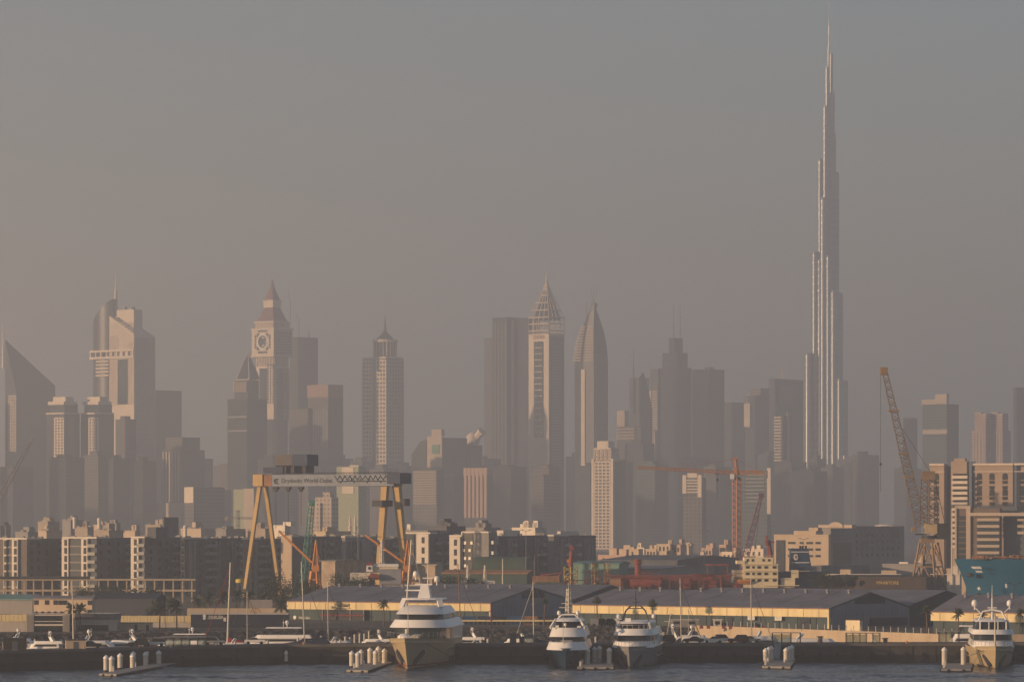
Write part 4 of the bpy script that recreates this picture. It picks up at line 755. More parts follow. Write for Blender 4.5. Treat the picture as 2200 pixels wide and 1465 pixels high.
for i in range(11):
    x_ = xx(728 + i * 9.6); m.tube((x_, -.3, zf(1034)), (x_ + 1.6, -.3, zf(1034 + sr.uniform(-.5, 1.5))), .17, .17, 4)
    if i % 2: m.tube((x_ + .3, -.3, zf(1034)), (x_ + .35, -.3, zf(1029)), .15, .15, 4)
    if i % 3 == 0: m.tube((x_ + 1.2, -.3, zf(1036.5)), (x_ + 1.5, -.3, zf(1037.3)), .2, .2, 4)
m.build('arabic_letters', LETD, o)
MB().tube((xx(590), -.3, zf(1031)), (xx(599), -.3, zf(1029)), .2, .2, 4).tube((xx(590), -.3, zf(1034)), (xx(598), -.3, zf(1034)), .2, .2, 4).tube((xx(591), -.3, zf(1037)), (xx(599), -.3, zf(1039)), .2, .2, 4).build('logo', LETD, o)
def leg(x_t, y_t, x_b, y_b, wt, wb, zt, name='leg'):
    MB().loft([[(x_b + sx_ * wb / 2, y_b + sy_ * wb / 2, 0) for sx_, sy_ in ((-1, -1), (1, -1), (1, 1), (-1, 1))], [(x_t + sx_ * wt / 2, y_t + sy_ * wt / 2, zt) for sx_, sy_ in ((-1, -1), (1, -1), (1, 1), (-1, 1))]]).build(name, CRYEL, o)
leg(xx(554), 1.5, xx(536), -5, 1.35, 1.0, zf(1044)); leg(xx(558), 4.5, xx(576), 10, 1.35, 1.0, zf(1044))
leg(xx(826), 2, xx(822) - .6, -2, 2.2, 1.7, zf(1044)); leg(xx(845), 4, xx(862), 7, 2.5, 1.7, zf(1040))
MB().box(xx(812), xx(834), -3.4, 5, zf(1088), zf(1075)).box(xx(858), xx(868), 2, 6, zf(1087), zf(1072)).build('leg_platform', DSTEEL, o)
MB().box(xx(536) - 2.4, xx(536) + 2.4, -9, -1, 0, 1.6).build('bogie', DSTEEL, o); MB().box(xx(576) - 2.4, xx(576) + 2.4, 6, 14, 0, 1.6).build('bogie', DSTEEL, o); MB().box(xx(840) - 6, xx(840) + 5, -8, 16, 0, 1.6).build('bogie', DSTEEL, o)
t1 = MB().box(xx(594), xx(632), -1, w2 + 1, zf(1000), zf(977)).build('trolley_house', M('trolley_wall', (.12, .11, .115), .6, .15), o); MB().box(xx(632), xx(665), -1.1, w2 + 1.2, zf(1001), zf(976.5)).build('machine_house', CRBLUE, o)
m = MB()
for px in (612, 630, 655): m.box(xx(px) - .7, xx(px) + .7, 0, w2, zf(1017), zf(1000))
m.tube((xx(664), 1, zf(1001)), (xx(656), 1, zf(1015)), .35, .35, 4).tube((xx(596), -.6, zf(1001)), (xx(626), -.6, zf(1001)), .3, .3, 4).build('trolley_frame', DSTEEL, o)
MB().box(xx(567), xx(610), -.5, w2, zf(1016), zf(1004)).build('lower_trolley', CRBLUE, o)
for px, zb in ((588, 1135), (615, 1120), (643, 1130)):
    m = MB().tube((xx(px), 2, zf(1044)), (xx(px), 2, zf(zb)), .09, .09, 4).box(xx(px) - .9, xx(px) + .9, 1.2, 2.8, zf(1051), zf(1046)).box(xx(px) - .5, xx(px) + .5, 1.5, 2.5, zf(1056), zf(1051)); m.build('hoist_rope', DSTEEL, o)
# orange level-luffing cranes
def jib(label, px, D, tip, sx=1.0, body=True):
    kd = K * D; o = thing('jib_crane', label, 'jib crane', (X(px, D), D, GZ)); zf = lambda py: H + (YH - py) * kd - GZ; xf = lambda p: (p - px) * kd
    if body:
        m = MB()
        for a_, d_ in ((-14, -3), (12, -3), (-9, 4), (16, 4)): m.bar((a_ * kd, d_, 0), (a_ * .45 * kd + .2, d_ * .5, zf(1227)), .9, .9)
        m.box(-8 * kd, 9 * kd, -1.6, 2.2, zf(1230), zf(1226)).box(-11 * kd, 13 * kd, -2.2, 3, zf(1246), zf(1243)).build('portal', CRORG, o)
    MB().box(-4 * kd, 11 * kd, -1.4, 1.8, zf(1226), zf(1214)).build('machine_house', CRORG, o); MB().box(3 * kd, 11 * kd, -1, 1.5, zf(1220), zf(1194)).build('counterweight', RUST, o)
    m = MB()
    for d_ in (-1, 1): m.bar((-3 * kd, d_, zf(1222)), (5 * kd, d_ * .3, zf(1160)), .6, .6); m.bar((9 * kd, d_, zf(1222)), (5 * kd, d_ * .3, zf(1160)), .5, .5)
    for f in (.25, .5, .75): m.bar(((-3 + 8 * f) * kd, 0, zf(1222 - 62 * f)), ((9 - 4 * f) * kd, 0, zf(1222 - 62 * f)), .35, .35)
    m.build('mast_frame', CRORG, o)
    m = MB(); pv = (-5 * kd, 0, zf(1208)); tp = (xf(tip[0]), 0, zf(tip[1]))
    for d_ in (-.7, .7): m.bar((pv[0], d_, pv[2]), (tp[0], d_ * .4, tp[2]), .38, .7)
    for k in range(12): f = (k + .5) / 12; m.bar((pv[0] + (tp[0] - pv[0]) * f, -.7 + .3 * f, pv[2] + (tp[2] - pv[2]) * f), (pv[0] + (tp[0] - pv[0]) * f, .7 - .3 * f, pv[2] + (tp[2] - pv[2]) * f), .25, .25)
    m.build('jib', CRORG, o); MB().tube((5 * kd, 0, zf(1160)), tp, .08, .08, 4).build('luffing_rope', DSTEEL, o); MB().tube(tp, (tp[0], 0, zf(tip[1] + 30)), .06, .06, 4).build('hoist_rope', DSTEEL, o)
jib('orange harbour crane with jib raised left inside the gantry', 675, 1450, (599, 1140)); jib('orange harbour crane with jib raised left by the right gantry leg', 872, 1480, (784, 1149))
def boomcrane(label, mat, D, base, tip, w0, w1, n, cat='crane', name='crawler_crane'):
    o = thing(name, label, cat, (X(base[0], D), D, GZ)); kd = K * D; zf = lambda py: H + (YH - py) * kd - GZ; tx = (tip[0] - base[0]) * kd
    MB().lattice((0, 0, zf(base[1])), (tx, 0, zf(tip[1])), w0, w1, .16, .09, n).build('boom', mat, o)
    MB().box(tx - .9, tx + 1.1, -.8, .8, zf(tip[1]) - .6, zf(tip[1]) + 1.3).build('boom_head', mat, o)
    MB().box(-2.2, 4.2, -1.8, 1.8, 1.2, max(4.5, zf(base[1]) + 1)).build('cab_house', mat, o); MB().box(-3, 4, -2.6, -1.4, 0, 1.2).box(-3, 4, 1.4, 2.6, 0, 1.2).build('tracks', DSTEEL, o)
    MB().tube((3.6, 0, max(4, zf(base[1]))), (tx, 0, zf(tip[1])), .07, .07, 4).build('pendant_rope', DSTEEL, o); return o, zf, kd
boomcrane('teal crane with leaning lattice boom behind the gantry', TEALC, 1560, (652, 1262), (670, 1082), 2.4, 1.3, 22); boomcrane('purple crane with leaning lattice boom beside the tower crane', PURP, 1750, (1601, 1200), (1635, 1066), 2.6, 1.2, 18)
boomcrane('distant pale crane boom leaning across the far left edge', STEEL, 2300, (-25, 1110), (68, 946), 2.4, 1.2, 20)
# tower crane
D = 1850; kd = K * D; o = thing('tower_crane', 'red tower crane with long level jib pointing left', 'tower crane', (X(1583, D), D, GZ), R(0)); zf = lambda py: H + (YH - py) * kd - GZ
TCR = M('tower_crane_red', (.42, .19, .10), .55, .2)
MB().lattice((0, 0, 0), (0, 0, zf(1026)), 2.4, 2.4, .22, .11, 34).build('mast', TCR, o); MB().lattice((0, 0, zf(1020)), (-.6, 0, zf(986)), 1.8, .6, .18, .1, 6).box(-2.4, .8, -.6, .6, zf(987), zf(983)).build('tower_head', TCR, o)
m = MB().lattice((1.5, 0, zf(1016)), ((1370 - 1583) * kd, 0, zf(1004)), 1.5, .9, .14, .08, 44); m.build('jib', TCR, o)
MB().lattice((-1, 0, zf(1015)), ((1648 - 1583) * kd, 0, zf(1015)), 1.5, 1.2, .2, .1, 10).build('counter_jib', CRORG, o); MB().box(11.6, 13.4, -1, 1, zf(1027), zf(1011)).build('counterweight', STEEL, o); MB().box(6, 8.6, -.7, .7, zf(1012), zf(1008)).box(9.4, 11.3, -.7, .7, zf(1012.5), zf(1008)).build('winch', STEEL, o)
MB().box(-2.9, -1.2, -1.6, .1, zf(1029), zf(1018)).build('cab', WHITE, o); MB().box(-1.3, 1.3, -1.3, 1.3, zf(1030), zf(1024)).build('slewing_ring', CRBLUE, o)
MB().tube((-.6, 0, zf(985)), ((1440 - 1583) * kd, 0, zf(1008)), .07, .07, 4).tube((-.6, 0, zf(985)), ((1630 - 1583) * kd, 0, zf(1013)), .07, .07, 4).build('tie_bars', TCR, o)
MB().box(-9.5, -7.5, -.6, .6, zf(1019), zf(1016)).tube((-8.4, 0, zf(1018)), (-8.4, 0, zf(1075)), .06, .06, 4).box(-8.9, -7.9, -.4, .4, zf(1033), zf(1028)).build('trolley', DSTEEL, o)
D = 2400; kd = K * D; o = thing('tower_crane', 'small faint tower crane in haze left of the gantry leg', 'tower crane', (X(511, D), D, GZ)); zf = lambda py: H + (YH - py) * kd - GZ
MB().lattice((0, 0, 0), (0, 0, zf(1095)), 1.6, 1.6, .16, .09, 18).build('mast', STEEL, o); MB().lattice((-7, 0, zf(1112)), (10, 0, zf(1113)), 1, .8, .12, .07, 10).build('jib', STEEL, o); MB().box(-7.5, -5.5, -.7, .7, zf(1118), zf(1109)).build('counterweight', CONC, o)
# big portal jib crane at the right
D = 1420; kd = K * D; o = thing('portal_jib_crane', 'tall tan lattice portal crane with long raised jib at the right', 'portal crane', (X(1997, D), D, GZ)); zf = lambda py: H + (YH - py) * kd - GZ; xf = lambda p: (p - 1997) * kd
TAN = M('crane_tan', (.27, .18, .10), .6, .25, .5, streak=3); TAND = M('crane_tan_dull', (.17, .125, .095), .65, .25, .5)
m = MB(); zt = zf(1165); hb, ht = 5.2, 2.3
cb = [(-hb, -hb), (hb, -hb), (hb, hb), (-hb, hb)]; ca, sa = math.cos(R(30)), math.sin(R(30))
def cpt(i, f): x_, y_ = cb[i % 4]; s_ = 1 + (ht / hb - 1) * f; return ((x_ * ca + y_ * sa) * s_ - .3, (-x_ * sa + y_ * ca) * s_, zt * f)
for i in range(4):
    m.tube(cpt(i, 0), cpt(i, 1), .38, .34, 4)
    for f0, f1 in ((.28, .62), (.62, .97)):
        m.tube(cpt(i, f0), cpt(i + 1, f0), .2, .2, 4); a_ = Vector(cpt(i, f1)).lerp(Vector(cpt(i + 1, f1)), .5); m.tube(cpt(i, f0), a_, .2, .2, 4); m.tube(cpt(i + 1, f0), a_, .2, .2, 4)
    a_ = Vector(cpt(i, .28)).lerp(Vector(cpt(i + 1, .28)), .5); m.tube(cpt(i, 0), a_, .2, .2, 4); m.tube(cpt(i + 1, 0), a_, .2, .2, 4)
m.build('portal_legs', TAN, o); MB().box(-3.2, 1.6, -2.2, 2.2, zf(1166), zf(1157)).build('portal_top', TAN, o)
MB().tube((0, 0, zf(1157)), (0, 0, zf(1150)), 2.6, 2.6, 16).build('slewing_ring', DSTEEL, o); MB().box(xf(1986), xf(2012), -2.6, 2.6, zf(1146), zf(1125)).build('machine_house', M('crane_cream', (.50, .38, .22), .6, .2), o); MB().box(xf(2012), xf(2036), -2.4, 2.4, zf(1158), zf(1124)).build('counterweight', DSTEEL, o); MB().box(xf(1957), xf(1968), -2.3, .2, zf(1142), zf(1132)).build('cab', TAN, o); MB().box(xf(1966), xf(1990), -1.2, 1.2, zf(1149), zf(1146)).build('cab_platform', DSTEEL, o)
MB().lattice((xf(1995), 0, zf(1125)), (xf(1995), 0, zf(1030)), 4.2, 3.4, .2, .1, 10).build('a_frame', TAND, o); MB().extx([(-1.9, zf(1032)), (1.9, zf(1032)), (1.4, zf(1012)), (-1.4, zf(1012))], xf(1980), xf(2008)).build('frame_head', TAN, o)
MB().lattice((xf(1978), 0, zf(1130)), (xf(1901), 0, zf(800)), 3.4, 1.6, .12, .055, 40).build('jib', TAND, o); MB().box(xf(1891), xf(1907), -1, 1, zf(805), zf(789)).build('jib_head', TAN, o)
for f in (.25, .53, .68): p = Vector((xf(1978), 0, zf(1130))).lerp(Vector((xf(1901), 0, zf(800))), 1 - f); MB().box(p.x - 1.7, p.x + 1.7, -1.6, 1.6, p.z - .3, p.z + .3).build('jib_platform', TAN, o)
MB().tube((xf(1892), 0, zf(800)), (xf(1892), 0, zf(1055)), .075, .075, 4).box(xf(1890), xf(1894), -.4, .4, zf(1000), zf(994)).build('hoist_rope', DSTEEL, o); MB().tube((xf(1999), 0, zf(1014)), (xf(1925), 0, zf(900)), .06, .06, 4).tube((xf(2005), 0, zf(1014)), (xf(2030), 0, zf(1124)), .1, .1, 4).build('stay_ropes', DSTEEL, o)
for i in (0, 1, 2, 3): p = cpt(i, 0); MB().box(p[0] - 1.8, p[0] + 1.8, p[1] - .7, p[1] + .7, 0, 1.2).build('bogie', DSTEEL, o)
# ================================================================== SHIPS in the yard
D = 1400; kd = K * D
def ship(name, label, px): 
    o = thing(name, label, 'ship', (X(px, D), D, GZ)); return o, (lambda py: H + (YH - py) * kd - GZ), (lambda p: (p - px) * kd)
o, zf, xf = ship('docked_tanker', 'red-decked tanker with cream bridge house and blue emblem funnel', 1680)
MB().box(xf(1130), xf(1770), 4, 30, 0, zf(1262)).build('hull', REDD, o)
BR = CREAM
MB().box(xf(1597), xf(1671), -1, 10, zf(1262), zf(1211)).build('bridge_house', BR, o); MB().box(xf(1599), xf(1661), -.5, 9, zf(1211), zf(1197)).build('wheelhouse', BR, o); MB().box(xf(1583), xf(1600), -1, 9, zf(1211), zf(1204)).build('bridge_wing', BR, o)
MB().box(xf(1580), xf(1676), 8, 24, 0, zf(1225)).build('aft_house', M('ship_side_grey', (.30, .28, .25), .6), o)  # plain grey aft house behind the cream bridge house
wmsh = MB().box(-.35, .35, -.1, .1, -.4, .4).mesh('window', BLACKG)
for py in (1218, 1232, 1246):
    for px in (1604, 1607, 1618, 1629, 1632, 1644, 1647, 1662, 1665): link('window', wmsh, o, loc=(xf(px), -1.02, zf(py)))
for px in (1606, 1617, 1640, 1652): link('window', wmsh, o, loc=(xf(px), -.52, zf(1203)))
for py in (1211.5, 1226, 1241): MB().box(xf(1594), xf(1674), -1.6, -1, zf(py + .9), zf(py)).build('deck_edge', BR, o)
m = MB()
for px in range(1598, 1664, 7): m.tube((xf(px), -.4, zf(1197)), (xf(px), -.4, zf(1193)), .06, .06, 4)
m.tube((xf(1598), -.4, zf(1193)), (xf(1661), -.4, zf(1193)), .06, .06, 4).build('roof_rail', BR, o)
MB().tube((xf(1655), 1, zf(1197)), (xf(1652), 1, zf(1160)), 1.1, .5, 6).box(xf(1644), xf(1664), .4, 1.6, zf(1166), zf(1163)).box(xf(1646), xf(1650), 0, 2, zf(1172), zf(1150)).build('radar_mast', REDP, o)
MB().loft([[(xf(1700), 3, zf(1226)), (xf(1746), 3, zf(1226)), (xf(1746), 12, zf(1226)), (xf(1700), 12, zf(1226))], [(xf(1701), 3, zf(1178)), (xf(1738), 3, zf(1178)), (xf(1738), 11, zf(1178)), (xf(1701), 11, zf(1178))]]).build('funnel', FUNB, o)
MB().box(xf(1701), xf(1738), 2.75, 3, zf(1186), zf(1184.5)).box(xf(1701), xf(1740), 2.75, 3, zf(1209), zf(1207.5)).build('funnel_stripe', WHITE, o)
m = MB(); cx, cz = xf(1711), zf(1196.5); m.ext([(cx + .75 * math.cos(t_), cz + 1.0 * math.sin(t_)) for t_ in np.linspace(0, 6.28, 17)[:-1]], 2.6, 2.8).build('funnel_emblem', WHITE, o); MB().tube((cx - .38, 2.55, cz + .3), (cx, 2.55, cz - .55), .1, .1, 4).tube((cx + .38, 2.55, cz + .3), (cx, 2.55, cz - .55), .1, .1, 4).tube((cx - .38, 2.55, cz + .3), (cx + .38, 2.55, cz + .3), .1, .1, 4).tube((cx, 2.55, cz + .7), (cx, 2.55, cz + .1), .09, .09, 4).build('emblem_mark', REDP, o)
for px in (1722, 1727, 1734): MB().tube((xf(px), 6, zf(1178)), (xf(px), 6, zf(1172)), .35, .35, 6).build('exhaust_pipe', DSTEEL, o)
MB().box(xf(1680), xf(1770), 5, 22, 0, zf(1228)).build('poop_house', FUNB, o); MB().box(xf(1678), xf(1708), 0, 4, zf(1262), zf(1241)).build('deck_house', BR, o); MB().box(xf(1700), xf(1716), 1, 4, zf(1241), zf(1224)).build('vent_house', BR, o)
MB().box(xf(1640), xf(1717), -1.5, -.6, zf(1258), zf(1256.5)).tube((xf(1692), -.8, zf(1258)), (xf(1702), -.8, zf(1268)), .15, .15, 4).build('gangway', BR, o)
MB().loft([[(xf(1588), -1.5, zf(1254)), (xf(1611), -1.5, zf(1254)), (xf(1611), 0, zf(1254)), (xf(1588), 0, zf(1254))], [(xf(1583), -2.2, zf(1248)), (xf(1614), -2.2, zf(1248)), (xf(1614), .3, zf(1248)), (xf(1583), .3, zf(1248))], [(xf(1586), -1.6, zf(1244)), (xf(1610), -1.6, zf(1244)), (xf(1610), -.2, zf(1244)), (xf(1586), -.2, zf(1244))]]).build('lifeboat', CRORG, o)
# deck machinery: pipes, valves, housings
dr = random.Random(4); m = MB(); m2 = MB(); m3 = MB()
for i in range(60):
    px = dr.uniform(1300, 1585); w_ = dr.uniform(3, 16); h_ = dr.uniform(3, 16); y_ = dr.uniform(0, 14); (m, m2, m3)[i % 3].box(xf(px), xf(px + w_), y_, y_ + dr.uniform(1, 3), zf(1264), zf(1258 - h_ * dr.uniform(.3, 1.2)))
for i in range(46):
    px = dr.uniform(1250, 1590); y_ = dr.uniform(-1, 10); (m, m2)[i % 2].tube((xf(px), y_, zf(1264)), (xf(px), y_, zf(1258 - dr.uniform(0, 24))), .18, .18, 5)
for i in range(9): py = 1236 + i * 3; m.tube((xf(1285 + dr.uniform(0, 60)), -.5 + i * .3, zf(py)), (xf(1560 + dr.uniform(-60, 20)), -.5 + i * .3, zf(py)), .2, .2, 5)
for i in range(150):
    px = dr.uniform(1210, 1590); y_ = dr.uniform(-2, 3); h_ = dr.uniform(3, 22); (m, m2, m3)[dr.choice((0, 0, 1, 1, 2))].box(xf(px), xf(px) + dr.uniform(.12, .5), y_, y_ + .3, zf(1264), zf(1262 - h_))
for i in range(60):
    px = dr.uniform(1210, 1560); py = dr.uniform(1226, 1258); (m, m2)[i % 2].tube((xf(px), -1 + dr.uniform(-1, 2), zf(py)), (xf(px + dr.uniform(8, 50)), -1, zf(py + dr.uniform(-1, 1))), .1, .1, 4)
m.build('deck_pipework', REDP, o, 'stuff'); m2.build('deck_machinery', REDD, o, 'stuff'); m3.build('deck_lockers', GREENP, o, 'stuff')
MB().tube((xf(1310), 0, zf(1253)), (xf(1334), 0, zf(1253)), 1.8, 1.8, 14).build('deck_tank', RUST, o); MB().tube((xf(1353), 0, zf(1252)), (xf(1420), 0, zf(1252)), 1.5, 1.5, 14).build('deck_tank', REDP, o); MB().box(xf(1500), xf(1540), 0, 6, zf(1262), zf(1233)).build('pump_house', REDP, o); MB().box(xf(1517), xf(1566), -.5, 5, zf(1214.5), zf(1211)).box(xf(1519), xf(1521), 0, 1, zf(1262), zf(1214)).box(xf(1562), xf(1564), 0, 1, zf(1262), zf(1214)).build('red_canopy', REDP, o); MB().box(xf(1468), xf(1490), 0, 5, zf(1264), zf(1240)).build('deck_house', REDD, o)
MB().lathe(xf(1371), 3, [(1.0, 0), (1.0, zf(1212)), (1.3, zf(1211)), (1.3, zf(1207)), (1.0, zf(1206)), (1.25, zf(1203)), (1.25, zf(1201))], 12).build('vent_column', REDP, o)
MB().box(xf(1144), xf(1202), 1, 8, zf(1262), zf(1237)).build('hatch_house', RUST, o); MB().box(xf(1150), xf(1206), 0, 8, zf(1266), zf(1250)).build('green_bulwark', GREENP, o); MB().tube((xf(1160), 2, zf(1236)), (xf(1208), 2, zf(1230)), .35, .25, 5).tube((xf(1200), 2, zf(1238)), (xf(1208), 2, zf(1227)), .3, .3, 5).build('deck_crane', REDP, o)
# yard derricks
o = thing('yard_derrick', 'red and yellow lattice derrick standing above the red deck', 'derrick', (X(1226, 1420), 1420, GZ)); kd2 = K * 1420; zf2 = lambda py: H + (YH - py) * kd2 - GZ
MB().lattice((0, 0, 0), (0, 0, zf2(1217)), 3.0, 3.0, .17, .1, 8).build('base_frame', M('derrick_yellow', (.45, .33, .10), .6), o); MB().tube((0, 0, zf2(1217)), (.3, 0, zf2(1184)), .85, .65, 8).tube((.3, 0, zf2(1184)), (.3, 0, zf2(1170)), .3, .25, 6).box(-.4, 1.0, -.6, .6, zf2(1181), zf2(1173)).build('column', REDP, o); MB().box(-1.3, -.3, -.7, .7, zf2(1208), zf2(1201)).build('cab', CRORG, o)
o = thing('scaffold_tower', 'yellow lattice scaffold frame above the red pipes', 'scaffold', (X(1291, 1425), 1425, GZ)); m = MB().lattice((-2.1, 0, 0), (-2.1, 0, zf2(1210)), 1.4, 1.4, .12, .08, 10).lattice((2.1, 0, 0), (2.1, 0, zf2(1210)), 1.4, 1.4, .12, .08, 10); m.build('frame', M('derrick_yellow', (.45, .33, .10), .6), o); MB().box(-3, 3, -.8, .8, zf2(1210), zf2(1208.5)).build('top_platform', RUST, o)
# white-red ship left
o, zf, xf = ship('docked_ship', 'grey and white ship with red funnel behind the warehouse roof', 800)
MB().box(xf(750), xf(950), 2, 16, 0, zf(1257)).build('hull', REDD, o); MB().box(xf(815), xf(862), 0, 9, zf(1257), zf(1222)).build('side_screen', M('ship_grey', (.26, .27, .30), .6), o); MB().box(xf(752), xf(796), 0, 8, zf(1248), zf(1230)).build('fore_house', WALLW, o); MB().box(xf(795), xf(855), 1, 8, zf(1238), zf(1217)).build('bridge_house', CREAM, o); MB().box(xf(800), xf(856), .6, 8, zf(1217), zf(1211)).build('wheelhouse', WHITE, o)
MB().loft([[(xf(786), 0, zf(1228)), (xf(801), 0, zf(1228)), (xf(801), 4, zf(1228)), (xf(786), 4, zf(1228))], [(xf(788), 0, zf(1208)), (xf(799), 0, zf(1208)), (xf(799), 4, zf(1208)), (xf(788), 4, zf(1208))]]).build('funnel', WHITE, o); MB().box(xf(787.6), xf(799.6), -.2, 4.2, zf(1214), zf(1207.5)).build('funnel_top', REDP, o); MB().tube((xf(793.5), -.15, zf(1220)), (xf(793.5), .1, zf(1220)), .5, .5, 10).build('funnel_mark', LETD, o)
MB().loft([[(xf(793), -1.4, zf(1245)), (xf(814), -1.4, zf(1245)), (xf(814), .3, zf(1245)), (xf(793), .3, zf(1245))], [(xf(791), -2.4, zf(1240)), (xf(817), -2.4, zf(1240)), (xf(817), .4, zf(1240)), (xf(791), .4, zf(1240))], [(xf(796), -1.6, zf(1232)), (xf(812), -1.6, zf(1232)), (xf(812), .1, zf(1232)), (xf(796), .1, zf(1232))]]).build('lifeboat', REDP, o)
MB().lattice((xf(820), 3, zf(1211)), (xf(820), 3, zf(1160)), 1.0, .5, .14, .09, 10).box(xf(813), xf(828), 2.4, 3.6, zf(1183), zf(1181)).build('mast', MAST, o); MB().box(xf(815), xf(950), 0, 1, zf(1259), zf(1255)).build('deck_rail', WALLW, o)
m = MB()
for i in range(26): px = dr.uniform(870, 940); m.box(xf(px), xf(px + dr.uniform(1, 5)), 1, 3, zf(1262), zf(1256 - dr.uniform(2, 14)))
m.build('deck_machinery', RUST, o, 'stuff')
# small white boats on the hard, behind the roof
for px, lab in ((1005, 'white workboat with lattice mast on the hard behind the roof'), (1042, 'white launch with pale canopy frame on the hard behind the roof')):
    o = thing('workboat', lab, 'boat', (X(px, 1300), 1300, GZ)); kd3 = K * 1300; zf3 = lambda py: H + (YH - py) * kd3 - GZ
    MB().loft([[(-5, 0, zf3(1262) - 3), (5, 0, zf3(1262) - 3), (5, 2.4, zf3(1262) - 3), (-5, 2.4, zf3(1262) - 3)], [(-6.5, -.4, zf3(1256)), (5.5, -.4, zf3(1256)), (5.5, 2.8, zf3(1256)), (-6.5, 2.8, zf3(1256))]]).build('hull', WHITE, o); MB().box(-2, 3, .2, 2.2, zf3(1256), zf3(1247)).build('cabin', WALLW, o)
    MB().lattice((0, 1, zf3(1247)), (0, 1, zf3(1214)), .8, .3, .1, .06, 6).build('mast', MAST, o)
# blue ship bow
D = 1300; kd = K * D; o = thing('container_ship', 'bright blue ship bow rising behind the right-hand warehouse', 'ship', (X(2060, D), D, GZ), 0); zf = lambda py: H + (YH - py) * kd - GZ; xf = lambda p: (p - 2060) * kd
rg = []
for py, st in ((1330, 2100), (1290, 2092), (1262, 2086), (1240, 2078), (1222, 2070), (1201, 2060)):
    s0 = xf(st); g = (1330 - py) / 130; rg.append([(s0, 14, zf(py)), (s0 + 6, 10.5 - 3 * g, zf(py)), (s0 + 16, 6 - 4.5 * g, zf(py)), (s0 + 40, 1.5 - 3 * g, zf(py)), (s0 + 90, 0, zf(py)), (s0 + 90, 28, zf(py)), (s0 + 40, 28, zf(py)), (s0 + 10, 20, zf(py))])
MB().loft(rg).build('hull', BLUES, o, smooth=True)
m = MB()
for i in range(34): px = dr.uniform(2094, 2215); m.box(xf(px), xf(px) + dr.uniform(.3, 1.6), dr.uniform(3, 8), dr.uniform(8.5, 11), zf(1201), zf(1200 - dr.uniform(1, 8)))
m.tube((xf(2096), 5, zf(1197)), (xf(2240), -1, zf(1197)), .12, .12, 4).build('deck_gear', RUST, o, 'stuff')
m = MB()
for i in range(7): m.tube((xf(2092 + i * 2.6), 6.2 - i * .42, zf(1216.5)), (xf(2096 + i * 2.6), 6.0 - i * .42, zf(1221.5)), .17, .17, 4)
for i in range(5): m.tube((xf(2100 + i * 2.5), 5.2 - i * .36, zf(1225.5)), (xf(2103.5 + i * 2.5), 5.0 - i * .36, zf(1229.5)), .15, .15, 4)
m.build('name_marks', SIGN, o)
MB().lathe(xf(2089), 8, [(.2, zf(1240)), (1.4, zf(1238)), (1.2, zf(1232)), (.3, zf(1231))], 8).build('anchor', DSTEEL, o); MB().tube((xf(2105), 3.2, zf(1262)), (xf(2107), 2.8, zf(1267)), .45, .35, 6).tube((xf(2162), .2, zf(1254)), (xf(2163), .2, zf(1262)), .3, .3, 6).build('hull_mark', SIGN, o)
